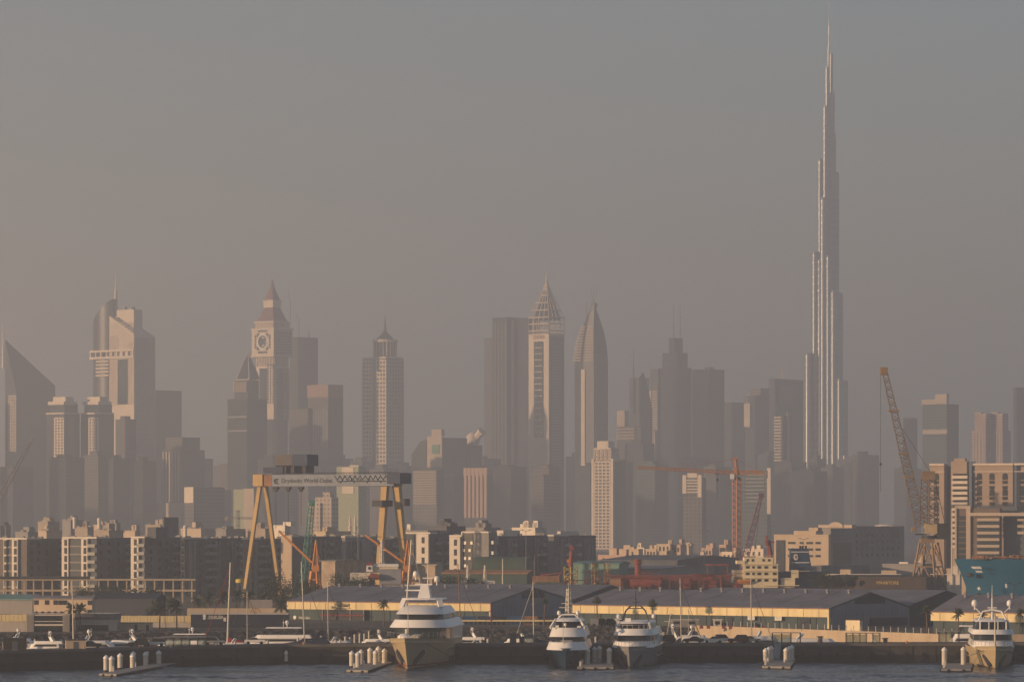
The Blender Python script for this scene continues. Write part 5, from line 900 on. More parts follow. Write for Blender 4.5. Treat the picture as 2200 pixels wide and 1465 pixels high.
# ================================================================== WAREHOUSES
def warehouse(label, pc, D, pxl, pxr, phi, bays=2, back_drop=0, gable_door=None, vent=True):
    b = B('warehouse', label, 'warehouse', pc, D, pc - pxl, pxr - pc, phi); ze, zr = 5.0, 8.9; L1, L2 = b.L1, b.L2; o = b.o
    MB().box(-L1, -.2, .4, L2 - .3, 0, ze - .2).build('front_wall', TEALW, o); MB().extx([(0.3, 0), (L2, 0), (L2, ze), (L2 / 2, zr), (0.3, ze)], -.35, 0).build('gable_wall', WALLL, o)
    MB().box(-L1 - .3, .06, -.35, .25, 3.0, ze + .05).build('fascia', FASC, o); MB().box(-L1 - .3, .1, -.42, .2, ze + .05, ze + .25).build('gutter', RUST, o)
    MB().box(-.45, .08, -.33, .5, 0, 3.0).build('corner_post', FASC, o)
    e = .4; MB().extx([(-e, ze + .1), (L2 / 2, zr + .2), (L2 + e, ze + .1), (L2 + e, ze + .35), (L2 / 2, zr + .5), (-e, ze + .35)], -L1 - e, e * .5).build('roof', ROOFG, o)
    MB().extx([(L2 / 2 - 7.2, zr - 1.45), (L2 / 2 + 7.2, zr - 1.45), (L2 / 2 + 7.2, zr - 1.2), (L2 / 2, zr - .02), (L2 / 2 - 7.2, zr - 1.2)] if not vent else [(L2 / 2 - 6.8, zr - 2.6), (L2 / 2 + 6.8, zr - 2.6), (L2 / 2 + 6.8, zr - 1.2), (L2 / 2, zr - .1), (L2 / 2 - 6.8, zr - 1.2)], -.05, .12).build('gable_vent', NAVYW, o)
    m = MB()
    for k in range(int(L1 / 6)): m.box(-L1 + 3 + k * 6, -L1 + 3.18 + k * 6, .25, .42, 0, 3.0)
    m.build('wall_seams', NAVYW, o, 'stuff')
    m = MB()
    for k in range(int(L2 / 1.6)): y_ = .8 + k * 1.6; m.box(-.02, .05, y_, y_ + .06, 0, 4.6)
    m.build('gable_seams', WALLD, o, 'stuff')
    for k in range(int(L1 / 9)): MB().extx([(-.1, ze + .38), (L2 / 2, zr + .53), (L2 / 2, zr + .58), (-.1, ze + .43)], -L1 + 4 + k * 9, -L1 + 4.12 + k * 9).build('roof_seam', ROOFG, o)
    vm = MB().lathe(0, 0, [(.35, -.3), (.35, .5), (.55, .6), (.55, .85), (.1, 1.1)], 8).mesh('roof_vent', STEEL)
    for k in range(int(L1 / 7)): link('roof_vent', vm, o, loc=(-L1 + 3.5 + k * 7, L2 / 2 - 2.2, zr + .1))
    sm = MB().box(-.05, .05, -.4, -.3, 3.0, ze).mesh('fascia_joint', RUST)
    for k in range(int(L1 / 5)): link('fascia_joint', sm, o, loc=(-L1 + 2.5 + k * 5, 0, 0))
    # second bay behind: same roof again, dark gable end
    if bays > 1:
        y2 = L2 + .8; m = MB().extx([(y2, 0), (y2 + L2, 0), (y2 + L2, ze), (y2 + L2 / 2, zr), (y2, ze)], -L1 + 6, -.6); m.build('rear_bay', NAVYW, o)
        MB().extx([(y2 - .3, ze + .1), (y2 + L2 / 2, zr + .2), (y2 + L2 + e, ze + .1), (y2 + L2 + e, ze + .35), (y2 + L2 / 2, zr + .5), (y2 - .3, ze + .35)], -L1 + 6 - e, -.9).build('rear_roof', ROOFG, o)
    return b
b1 = warehouse('left long warehouse with yellow fascia and a lettered restaurant front', 1055, 1187, 607, 1238, 28)
m = MB().box(b1.u(688), b1.u(780), -.7, .3, 0, 2.95); m.build('restaurant_front', GLS, b1.o)
for px in (688, 719, 750, 780): MB().box(b1.u(px) - .12, b1.u(px) + .12, -1.0, -.7, 0, 3.0).build('front_post', WALLL, b1.o)
MB().box(b1.u(686), b1.u(782), -1.9, -.7, 1.35, 1.55).build('red_awning', REDC, b1.o); MB().box(b1.u(620), b1.u(688), -.25, .35, 0, 2.9).build('green_cladding', GREENP, b1.o)
m = MB(); x_ = b1.u(719.5); m.box(x_, x_ + 3.9, -.5, -.42, 4.72, 4.8).box(x_ + 3.82, x_ + 3.9, -.5, -.42, 3.6, 4.8)
for i in range(9): m.box(x_ + .12 + i * .41, x_ + .2 + i * .41, -.5, -.42, 3.75, 4.6); m.bar((x_ + .16 + i * .41, -.46, 3.8 if i % 2 else 4.55), (x_ + .48 + i * .41, -.46, 4.2 if i % 3 else 3.8), .08, .08)
m.build('sign_strokes', LETD, b1.o, 'stuff')
MB().box(b1.u(718), b1.u(749), -.5, -.4, 3.3, 3.42).build('sign_underline', LETD, b1.o)
text('sign_letters', 'MARUBA', .95, SIGN, b1.o, (b1.u(645), -.4, .55), ext=.03)
m = MB().tube((b1.u(623), -.4, .7), (b1.u(623), -.3, .7), .5, .5, 12).box(b1.u(623) - .1, b1.u(623) + .1, -.42, -.3, -.1, .6); m.build('tree_logo', SIGN, b1.o)
b2 = warehouse('long middle warehouse with yellow fascia and vented gable', 1782, 1110, 1240, 1975, 40)
for px in (1624, 1680): MB().box(b2.u(px) - 1.1, b2.u(px) + 1.1, -.6, -.36, 1.95, 2.95).build('sign_board', SIGN, b2.o)
for px in (1624, 1680):
    for zz_ in (2.2, 2.5, 2.75): MB().box(b2.u(px) - .85, b2.u(px) + .85, -.63, -.6, zz_ - .05, zz_ + .03).build('sign_text_line', LETD, b2.o)
MB().box(.02, .5, b2.w(1878), b2.w(1968), .4, 2.5).build('dark_gate', NAVYW, b2.o)
MB().box(b2.u(1720), b2.u(1742), .1, .3, 0, 2.6).build('dark_door', NAVYW, b2.o); MB().box(b2.u(1570), b2.u(1582), .1, .3, 0, 2.6).build('dark_door', NAVYW, b2.o)
b3 = warehouse('right-hand warehouse with yellow fascia behind the far right yacht', 2287, 1045, 2025, 2420, 40, bays=1)

# ================================================================== MARINA BUILDINGS at the left
WRIB = M('white_ribbed_cladding', (.46, .42, .37), .6, .12, .8, streak=6)
def bd(name, label, cat, px, D): 
    kd = K * D; o = thing(name, label, cat, (X(px, D), D, GZ)); return o, (lambda py: H + (YH - py) * kd - GZ), (lambda p: (p - px) * kd)
o, zf, xf = bd('marina_office', 'two-storey marina office with white ribbed piers and dark glass front', 'office', 104, 1078)
MB().box(xf(57), xf(150), .4, 9, 0, zf(1320)).build('body', GLS, o)
for a_, c_ in ((57, 73), (135, 150)): MB().box(xf(a_), xf(c_), 0, 8, 0, zf(1319)).build('ribbed_pier', WRIB, o)
for a_, c_ in ((1320, 1322), (1333.5, 1335), (1340, 1343.5)): MB().box(xf(73), xf(135), .05, .6, zf(c_), zf(a_)).build('floor_edge', WALLW, o)
mm = MB().box(-.06, .06, .2, .42, 0, zf(1321)).mesh('mullion', DSTEEL)
for i in range(11): link('mullion', mm, o, loc=(xf(75.5 + i * 5.8), 0, 0))
for i in range(9): MB().box(xf(57.6 + i * 1.7), xf(58.2 + i * 1.7), -.1, .02, 0, zf(1320)).build('rib', WRIB, o); MB().box(xf(135.4 + i * 1.6), xf(136 + i * 1.6), -.1, .02, 0, zf(1320)).build('rib', WRIB, o)
for i in range(5):
    u_ = thing('parasol', ('first', 'second', 'middle', 'fourth', 'last')[i] + ' blue parasol from the left on the marina office roof', 'parasol', (X(78 + i * 13.5, 1082), 1082, GZ + zf(1319.5)), 0, 'blue parasols on the roof terrace'); MB().tube((0, 0, 0), (0, 0, .6), .05, .05, 5).build('pole', STEEL, u_); MB().lathe(0, 0, [(1.1, .25), (.5, .55), (.05, .75)], 8).build('canopy', M('blue_canvas', (.03, .07, .16), .8), u_)
o, zf, xf = bd('marina_hall', 'low marina hall with dark roof band and white ribbed strip', 'hall', 206, 1090)
MB().box(xf(163), xf(252), .3, 9, 0, zf(1330)).build('body', WALLG, o); MB().box(xf(160), xf(253), -.2, 9.3, zf(1330), zf(1318)).build('roof_band', WALLD, o); MB().box(xf(160), xf(253.5), -.3, 9.4, zf(1318), zf(1317)).build('roof_edge', WALLW, o); MB().box(xf(166), xf(249), 0, .4, zf(1342), zf(1330)).build('ribbed_strip', WRIB, o); MB().box(xf(170), xf(233), .05, .5, zf(1353), zf(1342)).build('dark_opening', BLACKG, o); MB().box(xf(233), xf(252), -.1, .4, 0, zf(1330)).build('end_panel', WRIB, o)
def fence(label, pxa, pxb, D, yt, yb, mat, n):
    o, zf, xf = bd('corrugated_fence', label, 'fence', pxa, D); pm = MB().box(.03, (pxb - pxa) * K * D / n - .03, -.08, .08, zf(yb), zf(yt)).mesh('panel', mat)
    for i in range(n): link('panel', pm, o, loc=(i * (pxb - pxa) * K * D / n, rr.uniform(-.05, .05), rr.uniform(-.08, .05)))
    MB().box(0, (pxb - pxa) * K * D, .1, .3, 0, zf(yb) + .1).build('lower_wall', WRIB, o); return o
fence('sunlit yellow corrugated screen wall behind two palms', 252, 410, 1125, 1322, 1336, FASC, 22); fence('sunlit yellow corrugated screen wall at the left edge', -15, 57, 1080, 1319, 1334, FASC, 8)
o, zf, xf = bd('site_cabin', 'pale site cabin with two dark doors before the yellow screen', 'cabin', 290, 1096); MB().box(xf(256), xf(326), 0, 3, 0, zf(1338)).build('body', WALLB, o); MB().box(xf(255), xf(327), -.15, 3.2, zf(1338), zf(1336.5)).build('roof', WALLG, o)
for a_, c_ in ((289, 295), (314, 320)): MB().box(xf(a_), xf(c_), -.06, .1, 0, zf(1341)).build('door', BLACKG, o)
o, zf, xf = bd('dark_restaurant', 'dark navy restaurant box lettered MARUBA beside a tall mast', 'restaurant', 500, 1122); MB().box(xf(410), xf(618), 0, 9, 0, zf(1319)).build('body', NAVYW, o); MB().box(xf(408), xf(619), -.1, 9.1, zf(1319), zf(1317.5)).build('roof_edge', WALLW, o)
text('sign_letters', 'MARUBA', 1.05, SIGN, o, (xf(464), -.1, zf(1325)), ext=.03, sx=.92); MB().tube((xf(439), -.12, zf(1322.8)), (xf(439), 0, zf(1322.8)), .42, .42, 10).tube((xf(439), -.12, zf(1327.5)), (xf(439), 0, zf(1327.5)), .36, .36, 10).build('tree_logo', SIGN, o); MB().box(xf(446), xf(478), -.08, 0, zf(1328.7), zf(1328)).build('sign_underline', SIGN, o); MB().box(xf(480), xf(486), -.1, 0, zf(1334), zf(1326)).build('notice', WALLW, o)
MB().box(xf(412), xf(600), -.06, 0, zf(1350), zf(1340)).build('glass_front', GLS, o)
o, zf, xf = bd('ship_wheel_sign', 'large dark half ship-wheel ornament on the restaurant terrace', 'ornament', 549, 1128); m = MB()
for i in range(12):
    a_, c_ = math.pi * i / 12, math.pi * (i + 1) / 12; m.tube((1.3 * math.cos(a_), 0, zf(1317) + 1.3 * math.sin(a_)), (1.3 * math.cos(c_), 0, zf(1317) + 1.3 * math.sin(c_)), .1, .1, 5)
for i in range(7): a_ = math.pi * i / 6; m.tube((0, 0, zf(1317)), (1.6 * math.cos(a_), 0, zf(1317) + 1.6 * math.sin(a_)), .06, .06, 4)
m.box(-1.6, 1.6, -.1, .1, 0, zf(1317)).build('wheel', RUST, o)
o, zf, xf = bd('terrace_wall', 'pale terrace wall with planters behind the dark restaurant', 'wall', 500, 1150); MB().box(xf(402), xf(615), 0, .4, 0, zf(1306)).build('wall', WALLB, o); MB().box(xf(535), xf(585), 1, 5, 0, zf(1288)).build('pale_kiosk', WALLG, o)
o, zf, xf = bd('yellow_tank', 'yellow round water tank on legs left of the gantry leg', 'tank', 515, 1400); MB().lathe(0, 0, [(1.0, zf(1252)), (1.35, zf(1251)), (1.35, zf(1244)), (.9, zf(1243)), (.1, zf(1242.5))], 14).build('tank', YELW, o)
for a_ in (-.8, .8): MB().tube((a_, 0, 0), (a_, 0, zf(1251)), .1, .1, 5).build('leg', STEEL, o)
# storage row under warehouse one, container stacks
o, zf, xf = bd('rail_canopy', 'row of blue storage containers under a pale rail by the left gable', 'containers', 1000, 1150)
o['category'] = 'canopy'; o['label'] = 'long pale rail canopy over the blue containers by the rocks'; MB().box(xf(955), xf(1230), 0, .8, zf(1334.5), zf(1331)).build('rail', FASC, o)
pm = MB().box(-.06, .06, .2, .4, 0, zf(1334)).mesh('post', STEEL)
for i in range(28): link('post', pm, o, loc=(xf(957 + i * 10), 0, 0))
cols = [BLUEC, BLUEC, CRBLUE, NAVYW, BLUEC, RUST, NAVYW, NAVYW]
for i in range(8):
    px = 975 + i * 33; c_ = link('container', MB().box(-1.9, 1.9, 0, 2.4, 0, 2.35).mesh('container', cols[i]), loc=(X(px, 1152), 1152, GZ)); tag(c_, ('bright blue', 'second blue', 'slate blue', 'dark navy', 'blue middle', 'rust red', 'navy seventh', 'last dark')[i] + ' storage container under the pale rail canopy', 'container', 'containers by the promenade')
    MB().box(-1.7, -1.6, -.05, .02, .1, 2.2).box(0, .1, -.05, .02, .1, 2.2).box(1.6, 1.7, -.05, .02, .1, 2.2).build('door_rod', DSTEEL, c_)
# ================================================================== LIGHT POLES
def pole(label, px, D, yt, arms=2, mat=STEEL, r=.12, head=True):
    o, zf, xf = bd('lamp_post', label, 'lamp post', px, D); MB().tube((0, 0, 0), (0, 0, zf(yt)), r * 1.4, r * .7, 6).build('pole', mat, o)
    for s_ in ((-1, 1) if arms == 2 else (1,)[:arms]): m = MB().tube((0, 0, zf(yt) - .1), (s_ * 1.7, 0, zf(yt) + .35), .07, .07, 4).box(s_ * 1.5 - .5, s_ * 1.5 + .5, -.2, .2, zf(yt) + .25, zf(yt) + .45); m.build('lamp_head', mat, o)
pole('tall twin-armed lamp post beyond the dry dock houses', 1513, 1650, 1142); pole('twin-armed lamp post standing before the beige office', 1727, 1600, 1158); pole('tall lamp mast in front of the long shaded apartments', 1130, 1480, 1140); pole('twin-armed lamp mast inside the gantry opening', 769, 1500, 1146); pole('twin-armed lamp post in front of the blue ship', 2180, 1150, 1255, 2, DSTEEL, .09)
pole('tall white floodlight mast beside the large jib crane', 2045, 1500, 1118, 0, MAST, .2); pole('short lamp mast with square head before the dark hangar', 1148, 1450, 1194, 1); pole('thick pale pole behind the grey warehouse roof', 1080, 1300, 1200, 0, MAST, .22); pole('thin dark lamp post beside the palm at the yellow screen', 356, 1092, 1314, 0, DSTEEL, .07); pole('slim dark lamp post before the left warehouse', 1044, 1130, 1314, 1, DSTEEL, .06); pole('slim camera post before the middle warehouse glass', 1722, 1085, 1338, 1, DSTEEL, .05)
# ================================================================== PALMS
def palm(label, px, D, ytop, r=2.2, n=26, droop=1.0, seed=0, trunk=.2):
    pr = random.Random(seed); o, zf, xf = bd('palm_tree', label, 'palm tree', px, D); o['group'] = 'date palms along the harbour'; h = max(2.5, zf(ytop) - r * .75); ln = pr.uniform(-.3, .3)
    m = MB(); prev = (0, 0, 0)
    for k in range(1, 7):
        f = k / 6; p = (ln * f * f, 0, h * f); m.tube(prev, p, trunk * (1.25 - .3 * f), trunk * (1.2 - .35 * f), 7); prev = p
    m.build('trunk', TRUNK, o); m = MB()
    for i in range(n):
        az = 2 * math.pi * i / n * 2.4 + pr.uniform(-.2, .2); el = pr.uniform(-.25, 1.35); L_ = r * pr.uniform(.8, 1.1); pts = []
        for k in range(7):
            f = k / 6; rr_ = L_ * f; dz = math.sin(el) * rr_ - droop * .42 * r * f * f * (1.1 - .5 * math.sin(el)); hr = math.cos(el) * rr_ * (1 - .12 * f)
            pts.append(Vector((prev[0] + math.cos(az) * hr, math.sin(az) * hr, h + dz)))
        sd_ = Vector((-math.sin(az), math.cos(az), 0))
        for k in range(6):
            for q_ in range(3):
                c = pts[k].lerp(pts[k + 1], q_ / 3); w_ = .42 * r * .55 * math.sin(math.pi * min(.97, (k + q_ / 3 + .6) / 6.4)); d_ = (pts[k + 1] - pts[k]).normalized()
                for sg in (-1, 1):
                    tip = c + sd_ * sg * w_ + d_ * w_ * .7 - Vector((0, 0, w_ * .45)); bs = d_ * r * .035
                    m.add([c - bs, c + bs, tip], [(0, 1, 2)])
        for k in range(6): m.tube(pts[k], pts[k + 1], .03, .02, 3)
    m.build('crown', FROND, o); return o
PL = [('left palm of the pair before the beige store', 152, 1085, 1292, 2.6), ('right palm of the pair before the beige store', 172, 1088, 1291, 2.7), ('palm beside the dark lamp post at the yellow screen', 343, 1100, 1289, 2.9), ('palm right of the one at the yellow screen', 380, 1103, 1286, 3.0), ('big palm at the left end of the yellow fascia', 604, 1135, 1283, 3.0), ('palm in front of the yellow fascia left of the big yacht', 825, 1128, 1283, 2.2), ('spindly bundled palm before the grey gable', 1169, 1140, 1286, 1.5), ('tied-up palm before the yellow fascia beside the navy yacht', 1283, 1140, 1284, 1.9), ('palm behind the black-arched yacht', 1401, 1128, 1290, 2.0), ('dark palm at the gap beside the vented gable', 1992, 1050, 1298, 2.2), ('palm before the right warehouse fascia', 2059, 1046, 1304, 2.3), ('palm hidden behind the far right yacht radar arch', 2112, 1048, 1310, 2.0), ('palm cut near the right edge', 2190, 1048, 1304, 2.0), ('low dark palm in front of the blue ship bow', 2103, 1120, 1271, 2.4)]
for i, (lab, px, D, yt, r) in enumerate(PL):
    tied = 'bundled' in lab or 'tied' in lab or 'black-arched' in lab; palm(lab, px, D, yt, r, 26, -.9 if tied else 1.0, 40 + i, .17)
for i, (px, D, yt, r) in enumerate(((330, 1190, 1287, 3), (425, 1230, 1272, 3.4), (450, 1260, 1268, 3.4), (478, 1240, 1266, 3.6), (560, 1200, 1268, 3.4), (572, 1180, 1280, 3.2), (535, 1250, 1262, 3.4), (365, 1220, 1276, 3.2), (508, 1280, 1262, 3.4))): palm('dim palm in the shaded grove, ' + ('left of the yellow-screen palms', 'just right of the yellow-screen palms', 'third from the grove left end', 'tallest left of the yellow tank', 'under the gantry left leg', 'beside the ship wheel', 'right of the yellow tank', 'behind the yellow-screen palms', 'below the yellow tank')[i], px, D, yt, r, 20, 1.0, 70 + i, .2)
# scrubby trees
def bush(label, px, D, ytop, w, h, seed):
    br = random.Random(seed); o, zf, xf = bd('tree', label, 'tree', px, D); zt = zf(ytop); m = MB().tube((0, 0, 0), (0, 0, zt - h * .5), .22, .12, 6)
    for k in range(5): a_ = br.uniform(0, 6.28); m.tube((0, 0, (zt - h) * br.uniform(.5, 1)), (w * .35 * math.cos(a_), w * .35 * math.sin(a_), zt - h * br.uniform(.2, .6)), .1, .05, 5)
    m.build('trunk', TRUNK, o); m = MB()
    cl = [(br.gauss(0, w * .22), br.gauss(0, w * .2), zt - h * br.uniform(.1, .9), br.uniform(.4, 1.0) * w * .2) for _ in range(22)]
    for i in range(1500):
        cx, cy, cz, r_ = br.choice(cl); d_ = Vector((br.gauss(0, 1), br.gauss(0, 1), br.gauss(0, .8))).normalized() * r_ * br.uniform(.6, 1.15); p = Vector((cx, cy, min(cz, zt - .2))) + d_; a_ = Vector((br.gauss(0, 1), br.gauss(0, 1), br.gauss(0, 1))).normalized() * .24; b_ = a_.orthogonal().normalized() * .16
        m.add([p - a_, p + b_, p + a_, p - b_], [(0, 1, 2, 3)])
    m.build('crown', LEAF, o)
for i, (px, D, yt, w_, h_) in enumerate(((610, 1330, 1225, 12, 9), (590, 1290, 1242, 9, 7), (735, 1330, 1238, 14, 6), (770, 1320, 1243, 10, 5), (965, 1300, 1240, 9, 4), (1008, 1300, 1243, 8, 4), (1765, 1330, 1232, 7, 4), (1800, 1340, 1236, 8, 4), (655, 1320, 1243, 9, 6), (220, 1350, 1262, 14, 5), (270, 1340, 1264, 12, 5), (180, 1350, 1263, 12, 5), (1828, 1340, 1238, 6, 3), (330, 1330, 1262, 10, 5))):
    bush('dark scrubby tree, ' + ('left of the orange crane', 'under the gantry feet', 'left of the red-funnelled ship', 'beneath the red-funnelled ship', 'behind the roof left of the white workboat', 'behind the roof right of the big mast', 'beside the tanker poop', 'right of the tanker poop', 'before the orange crane feet', 'under the walkway middle', 'under the walkway right half', 'under the walkway left half', 'left of the main store lettering', 'at the walkway end')[i], px, D, yt, w_, h_, i)

# ================================================================== BOATS
def hull(m, L, beam, zb, zs, rake=3.0, bul=.8, n=16, inset=.25):
    rings = []
    for k in range(n + 1):
        t_ = (k / n) ** 1.35; fd = 1 - (1 - min(t_ / .42, 1)) ** 2.3; fw = 1 - (1 - min(t_ / .6, 1)) ** 1.7
        bd_ = max(.06, beam / 2 * fd); bw_ = max(.03, beam / 2 * .93 * fw); zd = zs + (zb - zs) * (1 - min(t_ / .75, 1)) ** 1.6
        if t_ > .9: bd_ *= 1 - .12 * (t_ - .9) / .1
        pts = []
        for s_ in (0, .12, .3, .55, .8, 1.0): z_ = -.8 + (zd + .8) * s_; h_ = bw_ * (.55 + .45 * min(1, s_ / .2)) + (bd_ - bw_) * s_ ** 1.7; pts.append((h_, t_ * L - rake * (s_ ** 1.2) * (1 - t_) ** 3, z_))
        yi = pts[-1][1] + (inset if k == 0 else 0); hi = max(.02, bd_ - inset)
        ring = [(x_, y_, z_) for x_, y_, z_ in pts] + [(hi, yi, zd), (hi, yi, zd - bul), (-hi, yi, zd - bul), (-hi, yi, zd)] + [(-x_, y_, z_) for x_, y_, z_ in reversed(pts)]
        rings.append(ring)
    return m.loft(rings)
def hband(m, L, beam, zb, zs, rake, za, zc, n=16):
    rings = []
    for k in range(n + 1):
        t_ = (k / n) ** 1.35; fd = 1 - (1 - min(t_ / .42, 1)) ** 2.3; fw = 1 - (1 - min(t_ / .6, 1)) ** 1.7
        bd_ = max(.06, beam / 2 * fd); bw_ = max(.03, beam / 2 * .93 * fw); zd = zs + (zb - zs) * (1 - min(t_ / .75, 1)) ** 1.6; r_ = []
        for z_ in (za, zc): s_ = (z_ + .8) / (zd + .8); r_.append((bw_ * (.55 + .45 * min(1, s_ / .2)) + (bd_ - bw_) * s_ ** 1.7 + .05, t_ * L - rake * (s_ ** 1.2) * (1 - t_) ** 3 - (.06 if k == 0 else 0), z_))
        rings.append([r_[0], r_[1], (-r_[1][0], r_[1][1], r_[1][2]), (-r_[0][0], r_[0][1], r_[0][2])])
    for sd_ in (0, 2): m.loft([[r_[sd_], r_[sd_ + 1]] for r_ in rings], cap=False, closed=False)
    return m
def plan(hw, y0, y1, rn, n=8):
    return [(hw * math.sin(-math.pi / 2 + math.pi * i / n), y0 + rn * (1 - math.cos(-math.pi / 2 + math.pi * i / n))) for i in range(n + 1)] + [(hw, y1), (-hw, y1)]
def tierm(m, y0, y1, hw, z0, z1, rake=.6, rn=3.0, ty=0.0):
    a_ = plan(hw, y0, y1, rn); b_ = plan(hw - ty, y0 + rake, y1 - rake * .4, rn); return m.loft([[(x_, y_, z0) for x_, y_ in a_], [(x_, y_, z1) for x_, y_ in b_]])
DOME = lambda m, x, y, z, r: m.tube((x, y, z - r * 2.2), (x, y, z - r * .8), r * .25, r * .25, 6).lathe(x, y, [(r * .7, z - r), (r, z - r * .6), (r, z + r * .25), (r * .75, z + r * .8), (r * .35, z + r * 1.05), (.02, z + r * 1.1)], 12)
def superyacht(label, px, D, a, L, beam, zb, zs, hm, tiers, domes, extras, rake=4.0, deck=TEAK, hull_label=None, bul=.9):
    o = thing('superyacht', label, 'yacht', (X(px, D), D, 0), -R(a), 'superyachts moored along the breakwater')
    hull(MB(), L, beam, zb, zs, rake, bul).build('hull', hm, o, smooth=True)
    MB().loft([[(x_, y_, z_) for x_, y_, z_ in r_] for r_ in [[(-.1, 1.2 - rake * .8, zb - bul + .02), (.1, 1.2 - rake * .8, zb - bul + .02)], [(-beam * .42, L * .3, zb - bul - .2), (beam * .42, L * .3, zb - bul - .2)], [(-beam * .45, L * .95, zs - bul + .05), (beam * .45, L * .95, zs - bul + .05)]]], cap=False, closed=False).build('deck', deck, o)
    for nm, mt, args in tiers: tierm(MB(), *args).build(nm, mt, o, smooth=True)
    for x_, y_, z_, r_ in domes: DOME(MB(), x_, y_, z_, r_).build('satellite_dome', WHITE, o, smooth=True)
    for nm, mt, m in extras: m.build(nm, mt, o)
    fm = MB().tube((0, 0, -.9), (0, 0, .5), .3, .3, 8).tube((0, 0, .5), (0, 0, 1.6), .03, .03, 3).mesh('fender', TYRE)
    for sg in (-1, 1):
        for k in range(5): link('fender', fm, o, loc=(sg * beam * .5, L * (.45 + .1 * k), 1.4))
        MB().tube((sg * beam * .28, 3.5, zb - 1.3), (sg * (beam * .5 + 3.5), 16, .8), .05, .05, 4).build('mooring_line', DSTEEL, o)
        for k in range(6): MB().tube((sg * (beam * .5 - .08), L * (.42 + .08 * k), zs * .62), (sg * (beam * .5 + .03), L * (.42 + .08 * k), zs * .62), .28, .28, 8).build('porthole', BLACKG, o)
    return o
def rails(L0, L1, hw, z, n=10, h=.9):
    m = MB()
    for s_ in (-1, 1):
        for i in range(n): y_ = L0 + (L1 - L0) * i / (n - 1); x_ = s_ * hw * (1 - (1 - i / (n - 1)) ** 2.3); m.tube((x_, y_, z), (x_, y_, z + h), .035, .035, 4)
        for i in range(n - 1):
            f = lambda i_: (s_ * hw * (1 - (1 - i_ / (n - 1)) ** 2.3), L0 + (L1 - L0) * i_ / (n - 1), z + h); m.tube(f(i), f(i + 1), .035, .035, 4)
    return m
HW = M('yacht_hull_cream', (.42, .34, .21), .45, .08, .3, streak=3); HG = M('yacht_hull_grey', (.24, .235, .23), .3, .08, .3, streak=3)
WN, WT = 'window_band', 'deck_tier'
# yacht 1: the largest
m_mast = MB().loft([[(-1.4, 29, 14.1), (1.4, 29, 14.1), (1.4, 33, 14.1), (-1.4, 33, 14.1)], [(-.8, 30, 17), (.8, 30, 17), (.8, 32, 17), (-.8, 32, 17)]]).box(-4.2, 1.5, 30.5, 31, 15.7, 16.0).box(-2.2, 1.6, 30.6, 31.2, 17.0, 17.3).tube((.6, 31, 17), (.6, 31, 21.5), .14, .06, 6).tube((-1.2, 31, 17), (-1.2, 31, 18.5), .06, .06, 4).box(-.5, 1.9, 30.8, 31.1, 18.4, 18.6)
arch = MB().bar((-4.3, 24, 12.3), (-3.7, 25.5, 14.1), 1.1, .6).bar((4.3, 24, 12.3), (3.7, 25.5, 14.1), 1.1, .6); tierm(arch, 24, 36, 4.3, 13.9, 14.25, .3, 1.5, .15)
anchor = lambda beam, z: MB().bar((-beam * .235, 5.0, z + .9), (-beam * .10, 1.3, z - 1.5), .25, .9).bar((beam * .235, 5.0, z + .9), (beam * .10, 1.3, z - 1.5), .25, .9)
superyacht('largest yacht, cream hulled with three tiers, bow towards the viewer', 876, 893, 5.5, 56, 12.2, 6.5, 5.4, HW,
  [(WN, BLACKG, (21, 50, 5.3, 5.0, 8.15, .2, 3.5, 0)), (WT, GEL, (16.5, 50, 6.5, 8.1, 9.75, 1.1, 4.5, 1.0)), (WN, BLACKG, (20.5, 44, 5.05, 9.7, 10.95, .5, 3.5, .15)), (WT, GEL, (19, 44, 5.35, 10.9, 12.45, 2.2, 4, 1.0)), ('aft_house', GEL, (34, 52, 5.9, 5.0, 8.1, 0, 1, 0))],
  [(-2.0, 31, 19.4, .62), (2.6, 31, 18.3, .62)], [('radar_mast', GEL, m_mast), ('sundeck_arch', GEL, arch), ('jack_staff', MAST, MB().tube((0, .5, 5.6), (0, .5, 14.6), .09, .05, 6)), ('bow_rail', STEEL, rails(0, 17, 6.1, 6.45)), ('anchor_pocket', LETD, anchor(12.6, 2.6)),
   ('boot_stripe', REDC, hband(MB(), 56, 12.2, 6.5, 5.4, 5.5, .45, .7)), ('tender', WHITE, MB().loft([[(-1, 9, 6.0), (1.0, 9, 6.0), (1, 13, 6.0), (-1, 13, 6.0)], [(-.3 + .2, 8.2, 6.8), (1.5, 8.2, 6.8), (1.5, 13.2, 6.8), (-.1, 13.2, 6.8)]])), ('foredeck_hatch', GEL, MB().lathe(-2.2, 12, [(1.5, 5.6), (1.4, 6.5), (.8, 6.9), (.1, 7)], 12)), ('name_marks', LETD, MB().box(-5.75, -5.6, 8.0, 9.2, 4.9, 5.2).box(-5.35, -5.2, 6.7, 7.1, 4.85, 5.15).box(-4.9, -4.75, 5.6, 6.0, 4.8, 5.1))], rake=5.5)
